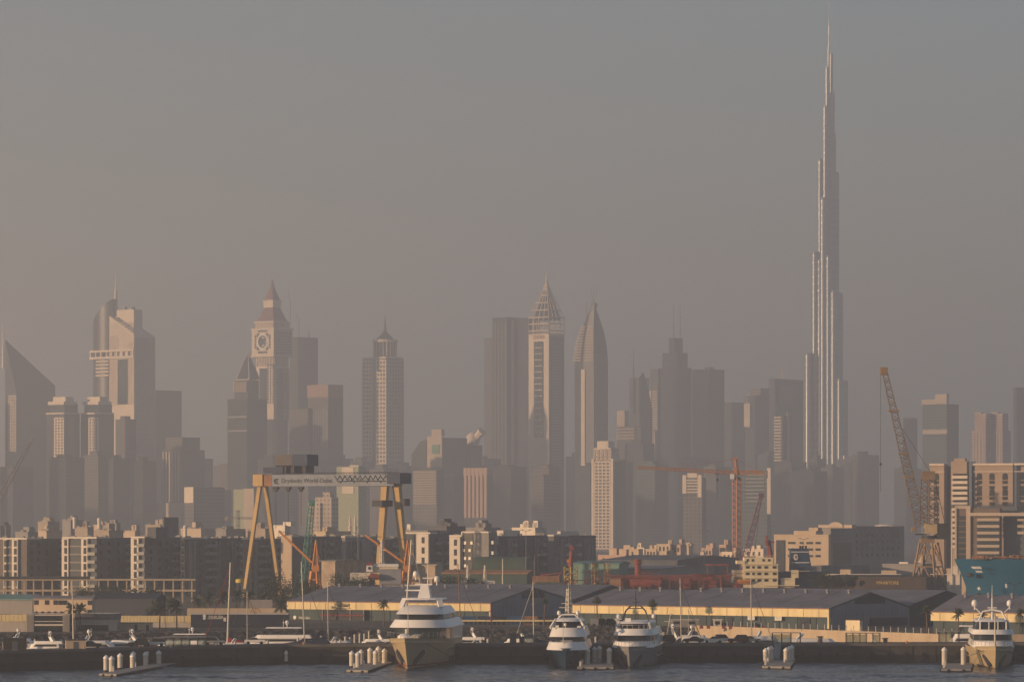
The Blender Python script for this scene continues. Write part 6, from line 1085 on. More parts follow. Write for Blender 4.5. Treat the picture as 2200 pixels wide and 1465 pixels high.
# yacht 2: navy hull
lat = MB().lattice((0, 14, 10.9), (0, 14, 16.4), 1.0, .55, .09, .06, 10).box(-1.5, .9, 13.8, 14.2, 13.2, 13.35).box(-2.0, .7, 13.8, 14.2, 12.3, 12.45).tube((0, 14, 16.4), (0, 14, 17.6), .07, .04, 5)
superyacht('navy-hulled yacht with white upper decks and lattice mast', 1216, 897, 3, 42, 8.9, 4.2, 3.6, NAVYH,
  [('bulwark', GEL, (-1.2, 34, 4.45, 3.7, 5.3, 1.6, 7.5, .55)), (WN, BLACKG, (8, 30, 3.55, 5.2, 6.35, .3, 3, .1)), (WT, GEL, (6.5, 32, 3.95, 6.3, 8.2, 2.0, 3.2, .55)), (WN, BLACKG, (9.5, 22, 3.1, 8.1, 9.55, .8, 2.2, .35)), ('hardtop', GEL, (8.8, 25, 3.1, 9.5, 10.0, .6, 2, .4))],
  [(-2.0, 13, 11.3, .42), (2.0, 13, 11.3, .42), (-.4, 7, 8.9, .32)], [('lattice_mast', MAST, lat), ('radar_arch', GEL, MB().tube((-2.6, 13, 9.6), (-1.4, 13, 10.9), .16, .16, 6).tube((-1.4, 13, 10.9), (1.4, 13, 10.9), .16, .16, 6).tube((2.6, 13, 9.6), (1.4, 13, 10.9), .16, .16, 6)), ('windscreen_frame', GEL, MB().bar((-3.7, 8.6, 8.1), (-2.6, 10.4, 9.9), .3, .5).bar((3.7, 8.6, 8.1), (2.6, 10.4, 9.9), .3, .5)), ('jack_staff', MAST, MB().tube((-.6, .2, 5.0), (-.6, .2, 11.4), .07, .04, 6)), ('deck_gear', STEEL, MB().box(-1.3, 1.2, 3.2, 4, 5.3, 5.7)), ('deck_light', WHITE, MB().box(-2.6, -1.9, 9, 9.4, 8.2, 8.7).box(2.0, 2.8, 9, 9.4, 8.2, 8.6))], rake=3.0, bul=.5)
# yacht 3: grey hull with black arch
ba = MB()
for s_ in (-1, 1): ba.bar((s_ * 2.9, 16, 9.2), (s_ * 2.1, 16.4, 11.6), .16, .3).bar((s_ * 2.1, 16.4, 11.6), (s_ * 1.1, 16.6, 12.6), .16, .3)
ba.bar((-1.6, 16.6, 12.1), (1.6, 16.6, 12.1), .2, .2).bar((-1.1, 16.6, 12.6), (1.1, 16.6, 12.6), .16, .16).tube((0, 16.6, 12.0), (0, 16.6, 16.4), .16, .05, 6).box(-.7, .7, 16.3, 16.8, 13.4, 13.55).ball((0, 16.6, 14.1), .22, 8, 5)
superyacht('grey-hulled yacht with a black radar arch and two white domes', 1353, 900, 6, 44, 9.4, 4.5, 3.9, HG,
  [(WT, GEL, (3.5, 36, 4.5, 4.0, 5.3, .6, 6, .3)), (WN, BLACKG, (10, 32, 3.75, 5.2, 6.6, .2, 2.8, .1)), (WT, GEL, (8, 36, 4.35, 6.5, 7.9, 1.2, 3, .35)), (WN, BLACKG, (11, 26, 3.3, 7.9, 9.0, .4, 2, .2)), ('hardtop', GEL, (10.2, 30, 3.5, 8.95, 9.35, .5, 1.6, .3)), ('side_house', GEL, (26, 42, 4.4, 3.6, 6.4, 0, .6, 0))],
  [(-3.6, 15, 10.4, .58), (3.7, 19, 10.4, .5)], [('radar_arch', DSTEEL, ba), ('wing_rail', WHITE, rails(8, 15, 4.2, 7.9, 8, .8)), ('bow_rail', STEEL, rails(-.5, 12, 4.4, 4.45)), ('anchor_pocket', LETD, anchor(9.4, 1.6)), ('search_light', WHITE, MB().box(-1.9, -.7, 12, 12.6, 9.3, 10.1)), ('rubbing_strake', GEL, MB().box(4.45, 4.75, 18, 42, 1.95, 2.15)), ('windscreen_frame', GEL, MB().bar((-3.6, 9.8, 7.9), (-3.2, 11.4, 9.2), .25, .4).bar((3.6, 9.8, 7.9), (3.2, 11.4, 9.2), .25, .4)), ('name_marks', LETD, MB().box(-3.62, -3.5, 5.3, 6.6, 3.2, 3.45))], rake=3.2)
# yacht 4: right edge
ba = MB().tube((0, 15, 9.6), (0, 15, 14.4), .22, .14, 6).tube((0, 15, 14.4), (0, 15, 17.2), .1, .04, 5).box(-1.0, 1.0, 14.8, 15.2, 12.3, 12.5)
for s_ in (-1, 1): ba.tube((s_ * 2.9, 14, 9.8), (s_ * 2.0, 14.5, 11.6), .2, .2, 6).tube((s_ * 2.0, 14.5, 11.6), (0, 14.6, 12.0), .2, .2, 6).tube((s_ * 2.4, 14.5, 11.2), (s_ * 3.6, 14.8, 12.4), .12, .12, 6)
superyacht('white yacht with twin domes and dark flybridge at the right edge', 2138, 893, 4, 44, 9.8, 4.75, 4.0, HW,
  [(WT, GEL, (5, 36, 4.4, 4.2, 5.6, .7, 5, .3)), (WN, BLACKG, (9, 32, 4.1, 5.5, 7.0, .2, 2.6, .1)), (WT, GEL, (7.6, 36, 4.4, 6.9, 7.9, .9, 2.8, .3)), (WN, BLACKG, (10, 26, 3.7, 7.8, 9.5, .5, 2.2, .25)), ('hardtop', GEL, (11, 30, 3.6, 9.45, 9.85, .5, 1.6, .3))],
  [(-3.7, 14.8, 13.4, .66), (3.7, 14.8, 13.4, .62)], [('radar_arch', GEL, ba), ('jack_staff', MAST, MB().tube((0, 1.0, 4.3), (0, 1.0, 11.2), .22, .12, 6)), ('bow_rail', STEEL, rails(-.5, 12, 4.5, 4.7)), ('anchor_pocket', LETD, anchor(9.8, 1.9)), ('flybridge_posts', GEL, MB().box(-2.9, -2.6, 10.2, 10.6, 7.9, 9.5).box(2.6, 2.9, 10.2, 10.6, 7.9, 9.5).box(-1, -.8, 9.8, 10.1, 7.9, 9.5).box(.9, 1.1, 9.8, 10.1, 7.9, 9.5)), ('name_marks', LETD, MB().box(-3.35, -3.2, 4.6, 6.0, 3.5, 3.72).box(-2.5, -2.35, 3.0, 3.5, 3.5, 3.7))], rake=3.4)
# ------------------------------------------------------------------ smaller motor boats behind the breakwater
def motor(label, px, D, bow, L, beam, hgt, decks=2, hm=GEL, dome=True, top='hard', rot=0, z0=0.0):
    o = thing('motor_yacht', label, 'motor yacht', (X(px, D), D, z0), R(90 * bow + rot), 'motor yachts in the marina basin'); s = hgt
    h_ = hull(MB(), L, beam, 2.2 * s, 1.5 * s, L * .1, .35, 10, .15); h_.v = [(x_, y_ - L / 2, z_) for x_, y_, z_ in h_.v]; h_.build('hull', hm, o, smooth=True)
    def tr(*a_): m_ = tierm(MB(), *a_); m_.v = [(x_, y_ - L / 2, z_) for x_, y_, z_ in m_.v]; return m_
    tr(L * .2, L * .86, beam * .42, 1.5 * s, 2.9 * s, L * .06, L * .1, .1).build('cabin', GEL, o, smooth=True); tr(L * .27, L * .8, beam * .43, 2.25 * s, 2.75 * s, L * .03, L * .08, .05).build('window_band', BLACKG, o, smooth=True)
    tr(L * .3, L * .92, beam * .46, 2.9 * s, 3.6 * s, L * .04, L * .06, .15).build('flybridge', GEL, o, smooth=True)
    if decks > 1:
        if top == 'hard': tr(L * .42, L * .82, beam * .4, 5.0 * s, 5.2 * s, L * .02, L * .04, .1).build('hardtop', WHITE, o, smooth=True); m_ = MB()
        for y_ in (.45, .78):
            for sx_ in (-1, 1): m_.bar((sx_ * beam * .36, (y_ - .5) * L - .3, 3.5 * s), (sx_ * beam * .34, (y_ - .5) * L + .4, 5.05 * s), .16, .3)
        m_.build('hardtop_posts', DSTEEL, o)
    m_ = MB().bar((-beam * .4, L * .22, 3.4 * s), (-beam * .3, L * .16, 4.6 * s), .3, .6).bar((beam * .4, L * .22, 3.4 * s), (beam * .3, L * .16, 4.6 * s), .3, .6).box(-beam * .32, beam * .32, L * .13, L * .19, 4.5 * s, 4.75 * s); zt = 4.7 * s if decks == 1 else 5.2 * s
    if decks == 1: m_.build('radar_arch', GEL, o)
    if dome: DOME(MB(), 0, L * .16, zt + 1.0 * s, .42 * s).build('satellite_dome', WHITE, o, smooth=True); MB().tube((0, L * .12, zt), (0, L * .12, zt + 1.6 * s), .06, .04, 5).box(-.8, .8, L * .11, L * .13, zt + .9 * s, zt + 1.05 * s).build('radar_bar', WHITE, o)
    return o
motor('small white cruiser beside the dark hut at the left', 92, 985, -1, 11, 3.6, .9, 1); motor('motor yacht with white dome left of the parked dark car', 212, 975, 1, 14, 4.2, 1.0, 1); motor('motor yacht with dome moored behind the parked dark car', 262, 980, -1, 15, 4.4, 1.0, 1); motor('sleek cream flybridge yacht with dark hardtop by the glass shelter', 385, 975, -1, 19, 5, 1.0, 2)
motor('large white flybridge yacht with pale hardtop beside the red-covered sailboat', 585, 1010, -1, 22, 5.4, 1.12, 2); motor('white cruiser with open arch before the container row', 1106, 985, -1, 10, 3.5, 1.05, 1, dome=False); motor('low white launch before the rocks left of the arch cruiser', 1040, 975, 1, 12, 3.2, .8, 1, dome=False); motor('white trawler yacht right of the black-arched yacht', 1430, 990, -1, 11, 4, 1.15, 1)
motor('long sleek sport yacht with swept arch below the warehouse', 1755, 985, 1, 21, 5, 1.05, 1, dome=False); motor('white cruiser behind the parked cars', 1650, 1000, 1, 11, 3.8, 1.1, 1, dome=False); motor('white fishing boat with pipe canopy left of the far right yacht', 2068, 1000, -1, 11, 3.6, 1.25, 2, dome=False); motor('pale cruiser behind the covered black car', 735, 1000, 1, 10, 3.4, .8, 1, dome=False); motor('low white cruiser right of the red-covered sailboat hull', 520, 985, 1, 10, 3.4, .8, 1, dome=False)
motor('small white runabout right of the glass gate shelter', 452, 965, 1, 8, 3, .8, 1, dome=False); motor('white day cruiser left of the slim-masted sailboat', 1168, 990, 1, 9, 3.2, .85, 1, dome=False); motor('small cruiser behind the dark timber hut', 52, 1010, 1, 9, 3.2, .9, 1); motor('white cruiser hidden behind the pontoon piles at centre', 800, 1010, -1, 10, 3.4, .85, 1); motor('grey-white cruiser right of the largest yacht', 1000, 1020, -1, 11, 3.6, .9, 1, HG); motor('small cruiser between the black cars and rocks', 1500, 1030, 1, 10, 3.4, .95, 1); motor('low white boat right of the sport yacht bow', 1862, 990, -1, 9, 3.2, .75, 1, dome=False); motor('white cruiser behind the grey yacht stern', 1395, 1010, 1, 10, 3.4, 1.0, 1)
# ------------------------------------------------------------------ sailing boats
def sail(label, px, D, yt, lean=0.0, L=13, bow=1, cover=DKC, mast=ALU, boom=True, z0=0.0, stay=True, r=.13, fore=DSTEEL):
    o = thing('sailboat', label, 'sailboat', (X(px, D), D, z0), 0, 'sailing boats in the marina basin'); zt = H + (YH - yt) * K * D; m_ = hull(MB(), L, 3.6, 1.5, 1.2, 1.2, .2, 8, .1); c, s_ = 0, bow
    m_.v = [(-(y_ - L * .42) * s_, x_, z_) for x_, y_, z_ in m_.v]; m_.v = [(-x_, y_, z_) for x_, y_, z_ in m_.v]; m_.v = [(-x_, y_, z_) for x_, y_, z_ in m_.v]; m_.build('hull', GEL, o, smooth=True)
    MB().loft([[(-2.6, -1, 1.2), (2.4, -1, 1.2), (2.4, 1, 1.2), (-2.6, 1, 1.2)], [(-2.2, -.8, 1.75), (1.8, -.8, 1.75), (1.8, .8, 1.75), (-2.2, .8, 1.75)]]).build('coach_roof', GEL, o)
    tp = (lean, 0, zt); MB().tube((0, 0, 1.2), tp, r, r * .62, 8).build('mast', mast, o); m_ = MB()
    for f in (.38, .68): m_.tube((lean * f, -1.0, 1.2 + (zt - 1.2) * f), (lean * f, 1.0, 1.2 + (zt - 1.2) * f), .05, .05, 4); m_.box(lean * f - .45, lean * f + .45, -.04, .04, 1.2 + (zt - 1.2) * f - .03, 1.2 + (zt - 1.2) * f + .03)
    m_.build('spreaders', mast, o)
    if stay: MB().tube((lean * .97, 0, zt * .95), (-L * .42 * s_, 0, 1.6), .055, .055, 4).build('furled_forestay', fore, o); MB().tube(tp, (L * .5 * s_, 0, 1.4), .022, .022, 3).build('backstay', STEEL, o); MB().tube((lean * .7, 0, zt * .7), (0, 1.7, 1.3), .02, .02, 3).tube((lean * .7, 0, zt * .7), (0, -1.7, 1.3), .02, .02, 3).build('shrouds', STEEL, o)
    if boom: MB().tube((.1 * s_, 0, 2.9), (4.6 * s_, 0, 2.7), .09, .08, 6).build('boom', mast, o); MB().loft([[(.1 * s_, -.16, 3.0), (.1 * s_, .16, 3.0), (.1 * s_, .1, 4.4), (.1 * s_, -.1, 4.4)], [(1.4 * s_, -.22, 2.9), (1.4 * s_, .22, 2.9), (1.4 * s_, .12, 3.5), (1.4 * s_, -.12, 3.5)], [(4.6 * s_, -.14, 2.75), (4.6 * s_, .14, 2.75), (4.6 * s_, .08, 3.05), (4.6 * s_, -.08, 3.05)]]).build('sail_cover', cover, o)
    return o
sail('sailboat with thick pale mast and red sail cover', 488, 985, 1208, .75, 14, 1, REDC, MAST, r=.24, fore=REDC); sail('sailboat with thin mast beside the flybridge yacht', 531, 1030, 1270, 0, 11, -1, REDC, boom=False); sail('sailboat with leaning mast and navy boom cover', 655, 975, 1205, -.8, 14, -1, DKC, MAST, r=.17); sail('sailboat with slim mast before the restaurant front', 705, 1010, 1250, -.1, 12, -1, DKC, MAST, r=.13)
sail('big sailing yacht with heavy raked mast behind the largest yacht', 866, 965, 1160, 1.9, 20, -1, DKC, MAST, r=.3, fore=ALU); sail('sailboat with dark leaning mast right of the largest yacht', 992, 985, 1210, -.9, 13, -1, DKC, RUST, r=.14); sail('sailboat with slim white mast before the grey gable', 1147, 985, 1250, -.2, 12, 1, DKC, MAST, r=.15, fore=ALU)
sail('sailboat with tall mast right of the trawler yacht', 1464, 975, 1242, -.3, 13, -1, DKC, ALU, r=.15); sail('sailboat with short mast beside the tall-masted one', 1479, 1010, 1306, 0, 9, -1, DKC, ALU, False, r=.09); sail('sailboat with mast rising behind the parked white cars', 1615, 980, 1241, -.2, 13, -1, DKC, ALU, r=.15); sail('sailboat with pale tapering mast near the beige hut', 158, 975, 1246, -.35, 12, -1, DKC, MAST, False, stay=False, r=.16)
o, zf, xf = bd('flag_pole', 'dark bare pole with furled cloth at the warehouse corner', 'pole', 1058, 970); o.location.z = 0; MB().tube((0, 0, 0), (-.3, 0, 30 - (1293 - 1127) * K * 970), .12, .1, 6).build('pole', DSTEEL, o); MB().tube((-.25, 0, 8.2), (-.3, 0, 30 - (1294 - 1127) * K * 970), .26, .2, 6).build('furled_cloth', PURP, o)
o, zf, xf = bd('trawler_mast', 'slanting white signal mast above the trawler yacht', 'mast', 1430, 988); o.location.z = 0; MB().tube((0, 0, 3), (1.2, 0, 30 - (1317 - 1127) * K * 988), .14, .08, 6).box(-.4, 1.6, -.1, .1, 7.6, 7.75).ball((1.4, 0, 9.3), .2, 8, 5).build('spar', MAST, o)
# ------------------------------------------------------------------ piles and pontoons
def pile(label, px, yb, yt, group, r=.55, zb=.7, zlow=-1.5):
    D = (H - zb) / (K * (yb - YH)); zt = H + (YH - yt) * K * D; o = thing('mooring_pile', label, 'mooring pile', (X(px, D), D, 0), 0, group)
    MB().tube((0, 0, zlow), (0, 0, zt - .55), r, r, 14).build('shaft', MPILE, o, smooth=True); MB().lathe(0, 0, [(r + .05, zt - .75), (r + .05, zt - .5), (r * .9, zt - .38), (.06, zt)], 14).build('cap', WHITE, o); MB().tube((0, 0, -.3), (0, 0, .55), r + .02, r + .02, 14).build('weed_band', NAVYW, o); return D
MPILE = M('pile_sleeve', (.56, .52, .45), .5, .16, .6, streak=5)
def pontoon(label, pts, z=.65):
    o = thing('pontoon', label, 'pontoon', (0, 0, 0)); MB().prism(pts, .25, z).build('deck', CONC, o); c_ = Vector((sum(p[0] for p in pts) / len(pts), sum(p[1] for p in pts) / len(pts)))
    MB().prism([tuple(Vector(p) + (Vector(p) - c_).normalized() * .2) for p in pts], -.3, .25).build('float', NAVYW, o)
    m = MB()
    for (xa, ya), (xb, yb) in zip(pts, pts[1:] + pts[:1]):
        nn = max(2, int(math.hypot(xb - xa, yb - ya) / 2.4))
        for i in range(nn): f = (i + .5) / nn; m.ball((xa + (xb - xa) * f, ya + (yb - ya) * f, .3), .3, 8, 5)
    m.build('fenders', TYRE, o, 'stuff'); m = MB()
    for i in range(3): f = (i + .5) / 3; p = Vector(pts[0]).lerp(Vector(pts[3]), f); m.box(p.x + .3, p.x + .65, p.y, p.y + .35, z, z + 1.0); m.build('service_pedestal', WALLW, o); m = MB()
    return o
def pt(px, y): D = (H - .65) / (K * (y - YH)); return (X(px, D), D)
pontoon('long concrete pontoon with many piles at the left', [pt(213, 1446), pt(250, 1447), pt(384, 1422), pt(352, 1420)]); pontoon('concrete pontoon with piles left of the largest yacht', [pt(744, 1438), pt(790, 1439), pt(842, 1421), pt(808, 1419)]); pontoon('low pontoon between the navy and the grey yachts', [pt(1240, 1432), pt(1318, 1432), pt(1318, 1422), pt(1250, 1422)]); pontoon('small pontoon with six piles below the glass shelter', [pt(1637, 1430), pt(1698, 1431), pt(1710, 1415), pt(1652, 1415)]); pontoon('pontoon with two piles left of the far right yacht', [pt(2022, 1436), pt(2086, 1436), pt(2090, 1424), pt(2028, 1424)])
for qi, (px, yb, yt) in enumerate(((228, 1437, 1406), (240, 1440, 1408), (258, 1432, 1402), (285, 1433, 1403), (286, 1428, 1398), (313, 1428, 1399), (314, 1424, 1395), (341, 1424, 1396), (368, 1421, 1391))): pile(('outermost', 'second', 'third', 'fourth', 'fifth', 'sixth', 'seventh', 'eighth', 'ninth')[qi] + ' pale capped mooring pile on the long left pontoon', px, yb, yt, 'piles of the left pontoon')
for qi, (px, yb, yt) in enumerate(((756, 1428, 1397), (769, 1432, 1399), (776, 1425, 1394), (795, 1422, 1390), (807, 1426, 1395), (813, 1420, 1387), (826, 1423, 1392))): pile(('outermost', 'second', 'third', 'fourth', 'fifth', 'sixth', 'seventh', 'eighth', 'ninth')[qi] + ' pale capped mooring pile on the pontoon left of the largest yacht', px, yb, yt, 'piles of the centre pontoon')
for qi, (px, yb, yt) in enumerate(((1262, 1425, 1391), (1277, 1422, 1388), (1288, 1422, 1386), (1309, 1425, 1390))): pile(('outermost', 'second', 'third', 'fourth', 'fifth', 'sixth', 'seventh', 'eighth', 'ninth')[qi] + ' grey capped mooring pile between the navy and grey yachts', px, yb, yt, 'piles between the two middle yachts')
for qi, (px, yb, yt) in enumerate(((1645, 1421, 1391), (1651, 1419, 1388.5), (1657, 1417, 1386), (1689, 1421, 1390), (1695, 1418, 1387), (1701, 1416, 1384.5))): pile(('outermost', 'second', 'third', 'fourth', 'fifth', 'sixth', 'seventh', 'eighth', 'ninth')[qi] + ' pale capped mooring pile on the small six-pile pontoon', px, yb, yt, 'piles of the small right pontoon')
for px, yb, yt in ((2029, 1426, 1389), (2070, 1426, 1388)): pile('pale capped mooring pile, ' + ('left' if px < 2050 else 'right') + ' of two beside the far right yacht', px, yb, yt, 'piles beside the right yacht')
for px, yb, yt, lab in ((118, 1434, 1404, 'lone slim pile before the dark wall at the left'), (615, 1425, 1396, 'lone slim pile before the wall right of the flybridge yacht'), (1103, 1420, 1391, 'lone slim pile before the wall right of the largest yacht'), (1503, 1419, 1391, 'lone slim pile below the parked cars'), (1868, 1418, 1392, 'lone slim pile below the sunlit quay wall')): pile(lab, px, yb, yt, 'lone guide piles', .38, 0.0)
mp = MB().tube((0, 0, -1), (0, 0, 3.4), .26, .26, 8).lathe(0, 0, [(.3, 3.3), (.3, 3.4), (.04, 3.7)], 8).mesh('berth_pile', MPILE)
for px, D in ((721, 985), (731, 995), (742, 1005), (752, 1016), (762, 1028), (773, 1040), (783, 1052), (793, 1064), (8, 980), (30, 1010), (57, 995), (75, 1000), (132, 985), (280, 985), (287, 1000), (313, 985), (575, 970), (690, 1000), (1048, 985), (1200, 1000), (1280, 990), (1478, 985), (1550, 990), (1556, 985), (1608, 1000), (865, 1000), (640, 1005), (465, 990), (505, 975)):
    o = link('berth_pile', mp, loc=(X(px, D), D, rnd.uniform(-.4, .5))); tag(o, 'thin white berth pile among the boats behind the breakwater', 'berth pile', 'berth piles in the marina basin')
for i, (pa, pb, D) in enumerate(((20, 340, 1000), (440, 830, 1012), (960, 1240, 1005), (1420, 1700, 1015))):
    o = MB().box(X(pa, D), X(pb, D), D, D + 2.2, -.2, .55).build('walkway_pontoon', CONC); tag(o, ('left', 'centre-left', 'centre', 'right') [i] + ' floating walkway behind the breakwater boats', 'pontoon')
# ------------------------------------------------------------------ cars and huts on the breakwater
def car(label, px, mat, suv=False, dd=5.5, face=1):
    D = bwD(px) + dd; o = thing('parked_car', label, 'car', (X(px, D), D, BT), R(rnd.uniform(-6, 6)), 'cars parked on the breakwater'); f = face; hgt = 1.8 if suv else 1.45; L2 = 2.3
    MB().ext([(-L2 * f, .35), (L2 * f, .35), (L2 * f, .75), (L2 * .93 * f, .95), (L2 * .35 * f, 1.02), (-L2 * .95 * f, 1.0), (-L2 * f, .8)], -.9, .9).build('body', mat, o)
    c = [(-L2 * (.92 if suv else .7) * f, 1.0), (L2 * .42 * f, 1.0), (L2 * .12 * f, hgt), (-L2 * (.8 if suv else .35) * f, hgt)]; MB().ext(c, -.8, .8).build('cabin', BLACKG, o); MB().ext([(c[3][0], hgt - .08), (c[2][0], hgt - .08), (c[2][0] * .9, hgt + .04), (c[3][0] * .95, hgt + .04)], -.78, .78).build('roof', mat, o)
    for x_ in (-1.45, 1.4):
        for y_ in (-.86, .72): MB().tube((x_, y_ - .05, .34), (x_, y_ + .18, .34), .34, .34, 12).build('wheel', TYRE, o)
    for y_ in (-.7, .5): MB().box(L2 * .98 * f, L2 * 1.01 * f, y_, y_ + .25, .62, .8).build('headlight', WHITE, o)
    return o
CW = M('car_white', (.68, .67, .65), .2, .03); CB = M('car_black', (.012, .013, .017), .15, .1); CR = M('car_maroon', (.07, .012, .015), .2, .1); CS = M('car_silver', (.34, .34, .34), .25, .05, metal=.4)
car('dark car with bright headlamp near the long pontoon', 298, CB, True, face=-1); car('white car beside the glass shelter ramp', 333, CW, True, face=-1); car('pale car at the foot of the thick-masted sailboat', 461, CS, True); car('black low car near the beige hut', 196, CB, False); car('black pickup right of the grey yacht', 1430, CB, True, face=-1); car('black saloon beside the black pickup', 1490, CB, False, 4.5, -1); car('white saloon in the row of parked cars', 1533, CW, False, 4.0, -1); car('white four-wheel drive behind the white saloon', 1556, CW, True, 7.5); car('maroon four-wheel drive in the row of parked cars', 1586, CR, True, 4.2, -1); car('silver car at the right end of the parked row', 1612, CS, False, 5.5); car('white car under the covered black one', 548, CW, False, 6)
D = bwD(688) + 5; o = thing('covered_car', 'car under a black cover on the breakwater', 'covered car', (X(688, D), D, BT)); MB().ext([(-2.2, 0), (2.2, 0), (2.1, .45), (1.2, .8), (.7, 1.35), (-.6, 1.4), (-1.2, .95), (-2.1, .55)], -.95, .95).build('cover', DKC, o)
def hut(label, px, w_, h_, mat, dd=3, roof=DSTEEL, dep=3):
    D = bwD(px) + dd; o = thing('hut', label, 'hut', (X(px, D), D, BT), R(8)); MB().box(-w_ / 2, w_ / 2, 0, dep, 0, h_).build('walls', mat, o); MB().box(-w_ / 2 - .2, w_ / 2 + .2, -.2, dep + .2, h_, h_ + .18).build('roof', roof, o); MB().box(-w_ * .12, w_ * .12, -.05, .05, 0, h_ * .8).build('door', WALLD, o); return o
hut('beige kiosk hut on the breakwater at the left', 163, 4.2, 1.75, WALLB); hut('dark timber hut at the left end of the breakwater', 32, 4.8, 2.4, M('dark_timber', (.04, .035, .032), .85, .3), 0); hut('grey service box behind the arch cruiser', 1103, 1.3, 1.9, WALLD, 3, dep=1); hut('small blue-grey service box right of the arch cruiser', 1122, 1.0, 1.3, WALLD, 4, dep=1); hut('grey service locker beside the sport yacht', 1763, .9, 1.3, WALLG, 3, dep=1); hut('dark meter box below the sunlit quay wall', 1903, .8, .9, WALLD, 3, dep=1)
def shelter(label, px, wpx, h_, posts=5):
    D = bwD(px) + 2; w_ = wpx * K * D; o = thing('glass_shelter', label, 'shelter', (X(px, D), D, BT)); MB().box(-w_ / 2, w_ / 2, -.2, 2.6, h_, h_ + .14).build('roof', STEEL, o); pm = MB().box(-.07, .07, 0, .14, 0, h_).mesh('post', DSTEEL)
    for i in range(posts): link('post', pm, o, loc=(-w_ / 2 + .1 + i * (w_ - .2) / (posts - 1), 0, 0)); link('post', pm, o, loc=(-w_ / 2 + .1 + i * (w_ - .2) / (posts - 1), 2.3, 0))
    gm = MB().box(.12, (w_ - .2) / (posts - 1) - .12, .03, .08, .15, h_ - .3).mesh('pane', SHG)
    for i in range(posts - 1):
        if i != posts // 2: link('pane', gm, o, loc=(-w_ / 2 + .1 + i * (w_ - .2) / (posts - 1), 2.3, 0))
SHG = bpy.data.materials.new('shelter_glass'); SHG.use_nodes = True; sb = SHG.node_tree.nodes['Principled BSDF']; sb.inputs['Base Color'].default_value = (.5, .6, .58, 1); sb.inputs['Transmission Weight'].default_value = .85; sb.inputs['Roughness'].default_value = .1; sb.inputs['IOR'].default_value = 1.15
shelter('glass gate shelter beside the long left pontoon', 398, 88, 1.9, 6); shelter('glass gate shelter above the small six-pile pontoon', 1690, 62, 2.2, 4); shelter('glass gate shelter before the sunlit quay wall', 1855, 74, 2.1, 6); shelter('glass gate shelter left of the far right yacht', 2040, 44, 2.5, 4); shelter('glass gate shelter before the slim-masted sailboat', 1147, 52, 1.9, 4)
for lab, pa, ya, pb, yb in (('sloping gangway down to the long left pontoon', 372, 1386, 330, 1420), ('sloping brown gangway between the two middle yachts', 1306, 1380, 1290, 1412), ('sloping gangway down to the six-pile pontoon', 1672, 1386, 1668, 1415)):
    Da = bwD(pa) - .5; a_ = Vector((X(pa, Da), Da, BT)); Db = (H - .9) / (K * (yb - YH)); b_ = Vector((X(pb, Db), Db, .9)); o = thing('gangway', lab, 'gangway', tuple(b_)); d_ = a_ - b_; MB().bar((0, 0, 0), d_, 1.3, .14).build('ramp', TEAK if 'brown' in lab else STEEL, o); s_ = Vector((d_.y, -d_.x, 0)).normalized() * .65
    for q_ in (-1, 1): MB().tube(s_ * q_ + Vector((0, 0, 1)), d_ + s_ * q_ + Vector((0, 0, 1)), .05, .05, 5).tube(s_ * q_, s_ * q_ + Vector((0, 0, 1)), .05, .05, 5).tube(d_ + s_ * q_, d_ + s_ * q_ + Vector((0, 0, 1)), .05, .05, 5).build('handrail', STEEL, o)
# kiosk, van and barriers by the middle warehouse
o, zf, xf = bd('guard_kiosk', 'small white guard kiosk before the middle warehouse', 'kiosk', 1542, 1120); o.location.z = GZ; MB().box(-1, 1, 0, 2, 0, 2.1).build('walls', WALLW, o); MB().box(-1.3, 1.3, -.3, 2.3, 2.1, 2.25).build('roof', WHITE, o); MB().box(-.7, .7, -.05, .05, .9, 1.8).build('window', BLACKG, o)
o, zf, xf = bd('site_cabin', 'long grey-white cabin before the middle warehouse', 'cabin', 1470, 1128); MB().box(-3.8, 3.8, 0, 2.4, 0, 1.9).build('body', WALLG, o); MB().box(-3.9, 3.9, -.1, 2.5, 1.9, 2.05).build('roof', WALLW, o); MB().box(-2.8, -1, -.05, .05, .8, 1.5).box(1, 2.8, -.05, .05, .8, 1.5).build('window', BLACKG, o)
bmesh_ = MB().loft([[(-.5, -.3, 0), (.5, -.3, 0), (.5, .3, 0), (-.5, .3, 0)], [(-.45, -.12, .8), (.45, -.12, .8), (.45, .12, .8), (-.45, .12, .8)]]).mesh('road_barrier', REDP)
for px in (1507, 1522, 1555, 1573, 1588, 1604, 1622, 1640): o = link('road_barrier', bmesh_, loc=(X(px, 1112), 1112, GZ)); tag(o, 'red plastic road barrier on the quay before the middle warehouse', 'barrier', 'red barriers on the quay')
for lab, px, mat in (('white van on the promenade beside the tied-up palm', 1305, CW), ('second white van half behind the grey yacht', 1322, CW), ('pale bus parked on the promenade beside the navy yacht', 1288, CS)):
    o, zf, xf = bd('parked_van', lab, 'van', px, 1134); L_ = 2.4; MB().ext([(-L_, .4), (L_, .4), (L_, 1.1), (L_ * .8, 1.9), (L_ * .6, 2.1), (-L_, 2.1)], -.95, .95).build('body', mat, o); MB().ext([(L_ * .45, 1.2), (L_ * .92, 1.2), (L_ * .78, 1.85), (L_ * .45, 1.85)], -.97, .97).build('window', BLACKG, o)
    for x_ in (-1.5, 1.5): MB().tube((x_, -1, .4), (x_, -.75, .4), .4, .4, 12).build('wheel', TYRE, o)
